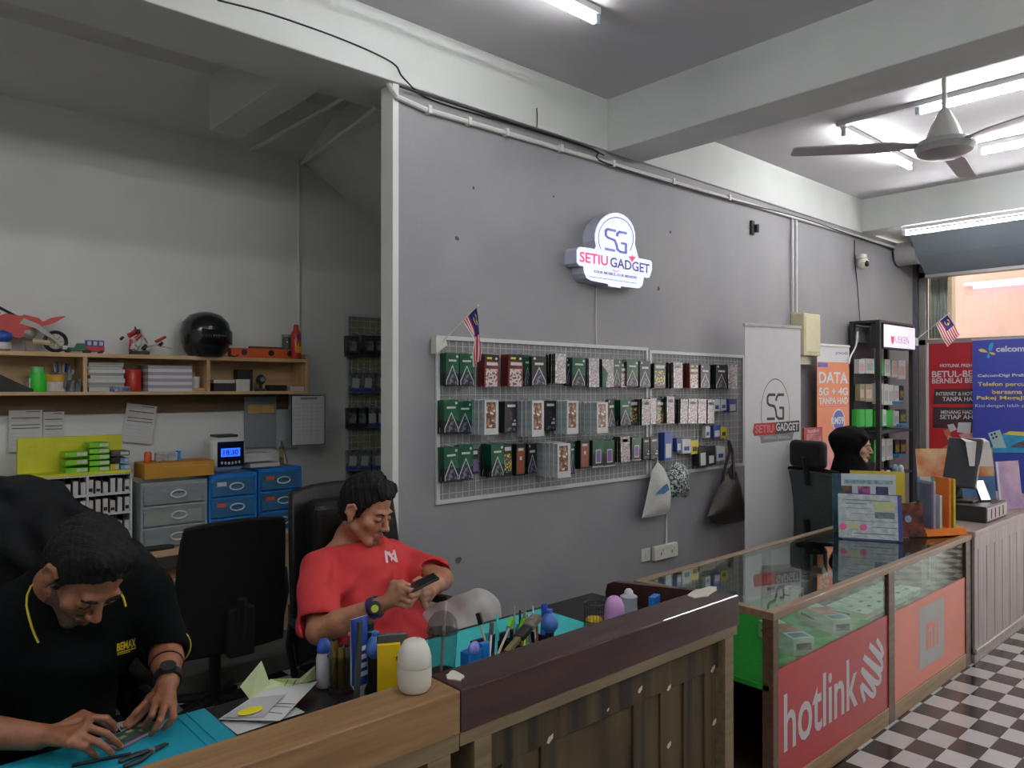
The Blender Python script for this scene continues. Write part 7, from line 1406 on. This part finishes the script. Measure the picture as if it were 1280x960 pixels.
def beard(c): q = lc(c); return (np.abs(q[:, 0]) < .064) & (q[:, 1] > -.01) & (np.linalg.norm(q, axis=1) < .16) & (((q[:, 2] < -.078 + .03 * (np.abs(q[:, 0]) / .05) ** 2)) | ((np.abs(q[:, 0]) < .027) & (q[:, 2] < -.046) & (q[:, 2] > -.06))) & (q[:, 2] > -.13)
paint(me, V, Fq, [(2, beard), (1, lips)])
man1 = put('person', me); tag(man1, 'man in black polo with yellow piping bending over a repair mat', 'person')
face_bits(man1, P1, hairm, None, 1.3)
def hair_prims(P, B, sc, top=()):
    L = [ell(P(0, -.022, .050), np.array((.0835, .103, .088)) * sc, B), ell(P(0, -.05, .0), np.array((.078, .072, .085)) * sc, B, k=.02)]
    L.append(cut(P(0, .068, .070), B @ np.array((0, .80, -.60)))); L.append(cut(P(0, .02, -.022), B @ np.array((0, .46, -.89))))
    for s in (-1, 1): L += [ell(P(s * .088, -.010, -.012), np.array((.022, .027, .036)) * sc, B, k=.004, sub=True), cap(P(s * .072, .022, .028), P(s * .073, .019, -.012), .008 * sc, .005 * sc, k=.006)]
    return L + [cap(P(*a), P(*b), r * sc, r * sc, k=.022) for a, b, r in top]
hp = hair_prims(P1, B1, 1.02, [((-.035, .035, .112), (.035, .035, .112), .026)])
def hnoise(X, Y, Z): return .0022 * np.sin(310 * X + 120 * Z) * np.sin(270 * Y + 40 * Z) + .0016 * np.sin(160 * (X + Y))
cloth('hair', hp, .0042, hairm, man1, hnoise, 0)
polo = mat('polo_black', (9, 13, 14), .9, var=.2, scale=40, bump=.2, bscale=200, spec=.12); yel_p = mat('piping_yellow', (216, 190, 40), .6, var=.05)
sh1 = [cap((.43, 2.40, .52), (.43, 2.38, .72), .155, .16, .05), cap((.36, 2.31, .92), (.52, 2.29, .92), .135, .13, .06), cap((.43, 2.38, .7), (.43, 2.31, .92), .16, .15, .06), cap((.35, 2.26, 1.0), (.53, 2.23, 1.0), .085, .085, .05), cap(shR, shL, .074, .074, .05), cap(neck1 + (0, .02, -.03), neck1 + (0, -.005, .015), .082, .073, .03),
       cap(shL, elL + (elL - shL) * .02, .072, .062, .03), cap(shR, elR + (elR - shR) * .0, .074, .064, .03)]
dn = P1(0, -.03, -.06) - neck1; dn = dn / np.linalg.norm(dn)
sh1 += [cap(neck1 + dn * .012, neck1 + dn * .15, .056, .060, .006, True)]
e1 = elL + (wrL - elL) * .12; sh1 += [cap(elL, e1, .062, .060, .02), cap(e1 - (wrL - elL) * .03, e1 + (wrL - elL) * .6, .050, .050, .006, True)]
e2 = elR + (wrR - elR) * .12; sh1 += [cap(elR, e2, .064, .062, .02), cap(e2 - (wrR - elR) * .03, e2 + (wrR - elR) * .6, .051, .051, .006, True)]
o, me1, _, _ = cloth('polo_shirt', sh1, .0065, polo, man1, folds(.0035, 30, .4))
bv1 = bvh_of(me1)
def piping(pts, name='piping', r=.0028):
    q = [hit(bv1, u, v, .001) for u, v in pts]; q = [p for p in q if p is not None]
    if len(q) > 1: MB().tube(q, r, 5).build(name, yel_p, man1, smooth=True)
piping([(45, 728), (39, 733), (34, 745), (33, 757), (36, 770), (40, 785), (44, 795), (48, 803)]); piping([(151, 742), (154, 747), (157, 758)])
ring_c = e1; dW = (wrL - elL) / np.linalg.norm(wrL - elL)
fr_ = basis(dW, (0, 0, 1)); MB().tube([ring_c + fr_ @ np.array((.0635 * math.cos(a * pi / 12), 0, .0635 * math.sin(a * pi / 12))) for a in range(25)], .003, 5).build('piping', yel_p, man1, smooth=True)
def decal(body, m, par, bv, quad, bold=.03, name='shirt_print', shear=0):
    """lettering laid over the cloth inside a picture quad (lower left, lower right, upper right, upper left)"""
    cu = bpy.data.curves.new('lettering', 'FONT'); cu.body = body; cu.offset = bold; cu.resolution_u = 2; cu.shear = shear
    ob = bpy.data.objects.new('lettering', cu); me = bpy.data.meshes.new_from_object(ob); bpy.data.objects.remove(ob); bpy.data.curves.remove(cu)
    xs = [v.co.x for v in me.vertices]; ys = [v.co.y for v in me.vertices]; Pq = bil(*quad)
    for v in me.vertices:
        s = (v.co.x - min(xs)) / (max(xs) - min(xs)); t = (v.co.y - min(ys)) / (max(ys) - min(ys)); u, w_ = Pq(s, t); q = hit(bv, u, w_, .0035); v.co = q if q is not None else wt(u, w_, 2.0)
    me.materials.clear(); me.materials.append(m); me.update(); return put(name, me, par)
decal('BEMAX', yel_p, man1, bv1, [(145, 814), (170, 807), (170, 796), (145, 804)])
for a in (((146, 817), (170, 810), (170, 808.6), (146, 815.6)), ((146, 819), (162, 814.5), (162, 813.6), (146, 818))):
    q = [hit(bv1, u, v, .0018) for u, v in a]
    if all(q): q_ = MB(); q_.quad(q); q_.build('shirt_print', yel_p, man1)
# trousers, watch and bracelet
tro = mat('trouser_dark', (26, 28, 32), .8, var=.15)
tp = []
for s, hx in ((-1, .33), (1, .53)): tp += [cap((hx, 2.40, .53), (hx + s * .03, 2.0, .52), .09, .07, .03), cap((hx + s * .03, 2.0, .52), (hx + s * .02, 2.06, .1), .062, .045, .03)]
tp += [cap((.36, 2.42, .55), (.5, 2.42, .55), .12, .12, .05)]; cloth('trousers', tp, .012, tro, man1)
for s, hx in ((-1, .31), (1, .55)): MB().b2(hx - .045, 1.88, 0, hx + .045, 2.12, .075).build('shoe', kbx, man1, bevel=.02, seg=3)
def wristband(par, a, b, f, r, m, name, w_=.012, th=.004):
    d = b - a; d = d / np.linalg.norm(d); c = a + (b - a) * f; Bq = basis(d, (0, 0, 1)); mb = MB(); n = 20
    for i in range(n):
        a0, a1 = i * 2 * pi / n, (i + 1) * 2 * pi / n; vs = []
        for rr, yy in ((r, -w_), (r + th, -w_), (r + th, w_), (r, w_)):
            for an in (a0, a1): vs.append(c + Bq @ np.array((rr * math.cos(an), yy, rr * math.sin(an))))
        mb.add(vs, [(0, 1, 3, 2), (2, 3, 5, 4), (4, 5, 7, 6), (6, 7, 1, 0)])
    return mb.build(name, m, par), c, Bq
o, c_, Bq = wristband(man1, elL, wrL, .93, .031, kbx, 'watch_strap', .013)
MB().cyl(c_ + Bq @ np.array((0, 0, .033)), c_ + Bq @ np.array((0, 0, .043)), .02, n=16).build('watch_case', kbx, man1)
wristband(man1, elL, wrL, .55, .041, mat('bracelet_brown', (50, 32, 26), .6), 'bracelet', .002, .002)
nails(man1, [(f[-1] + np.array((0, -.002, .0055)), (.1, -.5, .85)) for f in fL + fR], naild, .0048)
# jacket over the chair behind him
jk = mat('jacket_black', (17, 19, 21), .85, spec=.2, var=.2, bump=.3, scale=18)
jp = [cap((.20, 2.60, 1.235), (.42, 2.60, 1.24), .10, .105, .05), cap((.42, 2.60, 1.22), (.66, 2.56, 1.04), .105, .095, .05), cap((.12, 2.60, 1.17), (.02, 2.52, .75), .115, .10, .05), cap((.66, 2.56, 1.02), (.74, 2.52, .62), .095, .085, .05), cap((.36, 2.64, 1.14), (.42, 2.66, .6), .17, .16, .06), cap((.26, 2.55, 1.29), (.38, 2.55, 1.28), .05, .045, .04), cap((.10, 2.50, 1.12), (.34, 2.49, 1.02), .035, .03, .03), cap((.46, 2.51, 1.14), (.58, 2.47, .86), .04, .04, .03), cap((.16, 2.49, 1.2), (.44, 2.50, 1.12), .03, .03, .03)]
me, V, Fq = sdf_mesh('jacket', jp, .012, jk, folds(.014, 44, 1.1, (1, .2, .8)), 2); tag(put('jacket', me), 'black jacket draped over the chair behind the man in black', 'jacket')
# ------------------------------------------------------------------ 2: man in red T-shirt with a phone
hc2 = v3(wt(459, 638, 2.96)); pt = math.radians(19); fh = np.array((.34, -.94, 0)); fh /= np.linalg.norm(fh); fd = fh * math.cos(pt) + np.array((0, 0, -1)) * math.sin(pt); B2 = basis(fd, (0, 0, 1), roll=-.06)
HP, P2 = head_prims(hc2, B2, 1.04)
nk = np.array((1.585, 2.70, .985)); sR = np.array((1.405, 2.66, .90)); sL = np.array((1.765, 2.65, .868))
eR = v3(wt(398, 790, 2.66)); wR = v3(wt(474, 757, 2.60)); eL_ = v3(wt(552, 724, 2.86)); wL_ = v3(wt(547, 729, 2.72))
k2R = [v3(wt(499, 733, 2.57)), v3(wt(503, 740, 2.56)), v3(wt(501, 747, 2.56)), v3(wt(496, 754, 2.565))]
f2R = [[v3(wt(512, 738, 2.545)), v3(wt(519, 738, 2.56)), v3(wt(523, 735, 2.59))], [v3(wt(514, 745, 2.54)), v3(wt(521, 743, 2.56)), v3(wt(524, 739, 2.59))], [v3(wt(511, 752, 2.54)), v3(wt(518, 749, 2.56)), v3(wt(521, 745, 2.59))], [v3(wt(506, 758, 2.55)), v3(wt(513, 756, 2.565)), v3(wt(516, 751, 2.59))]]
t2R = [wR + (k2R[0] - wR) * .45, v3(wt(492, 729, 2.585)), v3(wt(502, 728, 2.58)), v3(wt(511, 732, 2.58))]
k2L = [v3(wt(536, 734, 2.66)), v3(wt(539, 740, 2.65)), v3(wt(537, 746, 2.65)), v3(wt(534, 751, 2.655))]
f2L = [[v3(wt(527, 737, 2.61)), v3(wt(523, 742, 2.60)), v3(wt(526, 746, 2.615))], [v3(wt(529, 744, 2.61)), v3(wt(526, 749, 2.605)), v3(wt(530, 751, 2.62))], [v3(wt(529, 750, 2.615)), v3(wt(528, 754, 2.615)), v3(wt(532, 756, 2.63))], [v3(wt(528, 755, 2.625)), v3(wt(529, 758, 2.63)), v3(wt(533, 758, 2.64))]]
t2L = [wL_ + (k2L[0] - wL_) * .4, v3(wt(533, 727, 2.665)), v3(wt(524, 724, 2.645)), v3(wt(517, 727, 2.62))]
pel = np.array((1.60, 2.52, .56))
body = HP + [cap(P2(0, -.03, -.06), nk, .055, .064, .03), cap(nk, (1.59, 2.66, .8), .08, .1, .04), cap((1.59, 2.66, .8), pel, .1, .11, .04), cap(nk, sR, .06, .05, .03), cap(nk, sL, .06, .05, .03), cap(sR, eR, .046, .043), cap(sL, eL_, .046, .042)]
body += [cap(eR, eR + (wR - eR) * .35, .043, .046), cap(eR + (wR - eR) * .35, wR, .046, .030), cap(eL_, wL_, .043, .030)]
body += hand_prims(wR, k2R, f2R, t2R, 1.08) + hand_prims(wL_, k2L, f2L, t2L, 1.08)
me, V, Fq = sdf_mesh('person', body, .0038, [skinB, lipB, stubB], smooth=1)
lc2 = lambda c: ((c - hc2) @ B2) / 1.04
def lips2(c): q = lc2(c); return (np.abs(q[:, 0]) < .021) & (q[:, 1] > .085) & (q[:, 2] < -.058) & (q[:, 2] > -.081)
def beard2(c): q = lc2(c); return (np.linalg.norm(q, axis=1) < .16) & (q[:, 1] > .02) & (((np.abs(q[:, 0]) < .024) & (q[:, 2] < -.082) & (q[:, 2] > -.125)) | ((np.abs(q[:, 0]) < .026) & (q[:, 2] < -.046) & (q[:, 2] > -.059) & (q[:, 1] > .08)))
paint(me, V, Fq, [(2, beard2), (1, lips2)])
man2 = put('person', me); tag(man2, 'man in coral red T-shirt leaning back looking at his phone', 'person'); face_bits(man2, P2, hairm, None, 1.15)
hp = hair_prims(P2, B2, 1.04, [((-.035, .040, .108), (.035, .042, .110), .024), ((-.03, -.02, .126), (.03, -.015, .128), .022), ((-.03, .066, .090), (.035, .064, .092), .014)])
cloth('hair', hp, .0045, hairm, man2, lambda X, Y, Z: .003 * np.sin(170 * X + 60 * Z) * np.sin(150 * Y) + .0018 * np.sin(330 * (X - Y) + 90 * Z), 0)
redt = mat('tshirt_coral', (206, 58, 62), .85, var=.05, scale=30, bump=.15, bscale=200)
sh2 = [cap((1.60, 2.50, .55), (1.60, 2.57, .70), .165, .165, .06), cap((1.60, 2.57, .70), (1.595, 2.62, .86), .165, .15, .06), cap((1.50, 2.60, .83), (1.69, 2.60, .83), .125, .125, .07), cap((1.48, 2.46, .58), (1.70, 2.44, .58), .12, .12, .06), cap(sR, sL, .066, .064, .05), cap(nk + (0, .0, -.07), nk + (0, -.005, -.005), .10, .076, .04),
       cap(sR, sR + (eR - sR) * .8, .070, .080, .03), cap(sL, sL + (eL_ - sL) * .8, .068, .072, .03)]
dn = P2(0, -.03, -.06) - nk; dn /= np.linalg.norm(dn); sh2 += [cap(nk + dn * .012, nk + dn * .16, .066, .07, .006, True)]
for s_, e_ in ((sR, eR), (sL, eL_)):
    c0 = s_ + (e_ - s_) * .86; sh2 += [cut(c0, (e_ - s_))] if False else [cap(c0, s_ + (e_ - s_) * 1.6, .063, .075, .008, True)]
def red_folds(X, Y, Z): return .004 * np.sin(55 * (X - 1.42) + 46 * (Z - .9) * np.sign(X - 1.6) + 3 * np.sin(9 * Z)) + .0045 * np.sin(38 * (Z + .5 * X) + 14 * X + 1.2 * np.sin(18 * X)) * (1 + .0 * Y) + .003 * np.sin(70 * (Z - .7 * X) + 2)
o, me2, _, _ = cloth('tshirt', sh2, .0068, redt, man2, red_folds); bv2 = bvh_of(me2)
lw = mat('shirt_white', (222, 200, 200), .8)
decal('N', lw, man2, bv2, [(482, 704), (497, 703), (493, 688), (480, 689)], .02); decal('Y', lw, man2, bv2, [(485, 702), (493, 701), (494, 690), (484, 690)], .03)
# trousers: one leg crossed high, the other foot on the floor
cre = mat('trouser_cream', (176, 172, 170), .85, var=.05, bump=.2, scale=18)
kneeL = np.array((1.90, 2.30, .70)); kneeR = np.array((1.42, 2.18, .58))
tp = [cap(pel + (.1, -.0, 0), kneeL, .115, .095, .04), cap(kneeL, (1.55, 2.2, .50), .085, .06, .03), cap(pel + (-.1, 0, 0), kneeR, .11, .085, .04), cap(kneeR, (1.42, 2.22, .14), .08, .06, .03), cap(pel + (-.08, .04, 0), pel + (.08, .04, 0), .13, .13, .05)]
cloth('trousers', tp, .009, cre, man2, folds(.006, 42, .3, (.4, 1, .8)))
for c_, d_ in (((1.42, 2.17, .05), 0), ((1.47, 2.17, .47), .6)): MB().b2(-.045, -.13, -.045, .045, .11, .045).build('shoe', kbx, man2, loc=c_, rot=(0, d_, 0), bevel=.025, seg=3)
# watch and phone
o, c_, Bq = wristband(man2, eR, wR, .93, .034, mat('watch_purple', (70, 50, 120), .4, col2=(40, 32, 70), scale=60), 'watch_strap', .014, .005)
face_d = v3(_C) - c_; face_d /= np.linalg.norm(face_d); MB().cyl(c_ + face_d * .034, c_ + face_d * .048, .022, n=16).build('watch_case', kbx, man2); MB().cyl(c_ + face_d * .0485 + np.array((0, 0, -.004)), c_ + face_d * .0495 + np.array((0, 0, -.004)), .013, n=12).build('watch_face', mat('watch_lime', (190, 206, 60), .4), man2)
nails(man2, [(t2R[-1] + np.array((0, -.004, .006)), (0, -.4, .9)), (t2L[-1] + np.array((0, -.004, .006)), (0, -.4, .9))], naild, .005)
pc_ = wt(526, 729.5, 2.585); xd = (wt(545, 720, 2.61) - wt(512, 736, 2.575)).normalized(); yd = ray(526, 729).normalized() * .93 + Vector((0, 0, .36)); yd = (yd - xd * yd.dot(xd)).normalized()
t = bpy.data.objects.new('smartphone', None); COL.objects.link(t); tag(t, 'dark smartphone held by the man in the red T-shirt', 'phone'); t.matrix_world = plane_M(pc_, xd, yd); MB().b2(-.062, -.034, -.005, .062, .034, .004).build('body', kbx, t, bevel=.004); MB().b2(-.057, -.030, .004, .057, .030, .0046).build('screen', mat('screen_dark', (14, 16, 20), .1), t)
# ------------------------------------------------------------------ 3: woman in a black headscarf
hc3 = v3(wt(1071, 558, 5.62)); fd = np.array((_R.x, _R.y, 0)) * .80 - np.array((_f0.x, _f0.y, 0)) * .58; fd = fd / np.linalg.norm(fd); fd = fd * math.cos(.10) + np.array((0, 0, -.10)); B3 = basis(fd)
HP, P3 = head_prims(hc3, B3, 1.0); fh3 = np.array((fd[0], fd[1], 0)); lf = np.array((B3[0, 0], B3[1, 0], 0)); base = hc3 + np.array((0, 0, -.30)) - fh3 * .05
body = HP + [cap(P3(0, -.02, -.06), base + (0, 0, .06), .05, .06, .03), cap(base + (0, 0, .06), base + (0, 0, -.35), .09, .11, .04)]
me, V, Fq = sdf_mesh('person', body, .005, [skinC, lipB], smooth=1); paint(me, V, Fq, [(1, lambda c: (np.abs(((c - hc3) @ B3)[:, 0]) < .021) & (((c - hc3) @ B3)[:, 1] > .085) & (((c - hc3) @ B3)[:, 2] < -.058) & (((c - hc3) @ B3)[:, 2] > -.081))])
wom = put('person', me); tag(wom, 'woman in black headscarf and robe sitting behind the showcase', 'person'); face_bits(wom, P3, hairm, None, .9)
scf = mat('scarf_black', (11, 11, 13), .85, spec=.15, var=.2, bump=.2, scale=16)
sp = [ell(P3(0, -.03, .045), (.106, .118, .10), B3), ell(P3(0, -.10, .03), (.095, .105, .095), B3, k=.05), cap(P3(0, -.05, -.05), base + (0, 0, .02), .095, .16, .05), cap(base + lf * .12 + (0, 0, -.02), base - lf * .12 + (0, 0, -.02), .10, .10, .05), cap(P3(0, .03, -.14), base + fh3 * .05, .06, .10, .04), cap(P3(-.06, .06, .075), P3(.06, .06, .075), .025, .025, k=.02),
      ell(P3(0, .098, -.018), (.064, .088, .090), B3, k=.010, sub=True)]
cloth('headscarf', sp, .009, scf, wom, folds(.004, 40, .7, (.3, .4, 1)))
rb = [cap(base + lf * .13 + (0, 0, -.05), base - lf * .13 + (0, 0, -.05), .08, .08, .04), cap(base + (0, 0, -.1), base + (0, 0, -.55), .16, .19, .06)]
for s in (1, -1):
    e_ = base + lf * (.21 * s) + fh3 * .05 + (0, 0, -.32); w_ = base + lf * (.12 * s) + fh3 * .32 + (0, 0, -.30); rb += [cap(base + lf * (.16 * s) + (0, 0, -.06), e_, .07, .06, .03), cap(e_, w_, .055, .045, .03)]
    hnd = [cap(w_, w_ + fh3 * .07, .03, .026)]
rb += [cap(base + (0, 0, -.6) + lf * .09, base + lf * .1 + fh3 * .27 + (0, 0, -.6), .10, .09, .05), cap(base + (0, 0, -.6) - lf * .09, base - lf * .1 + fh3 * .27 + (0, 0, -.6), .10, .09, .05), cap(base + lf * .1 + fh3 * .27 + (0, 0, -.6), base + lf * .1 + fh3 * .27 + (0, 0, -.82), .09, .10, .05), cap(base - lf * .1 + fh3 * .27 + (0, 0, -.6), base - lf * .1 + fh3 * .27 + (0, 0, -.82), .09, .10, .05)]
cloth('robe', rb, .013, scf, wom, folds(.006, 26, .2))
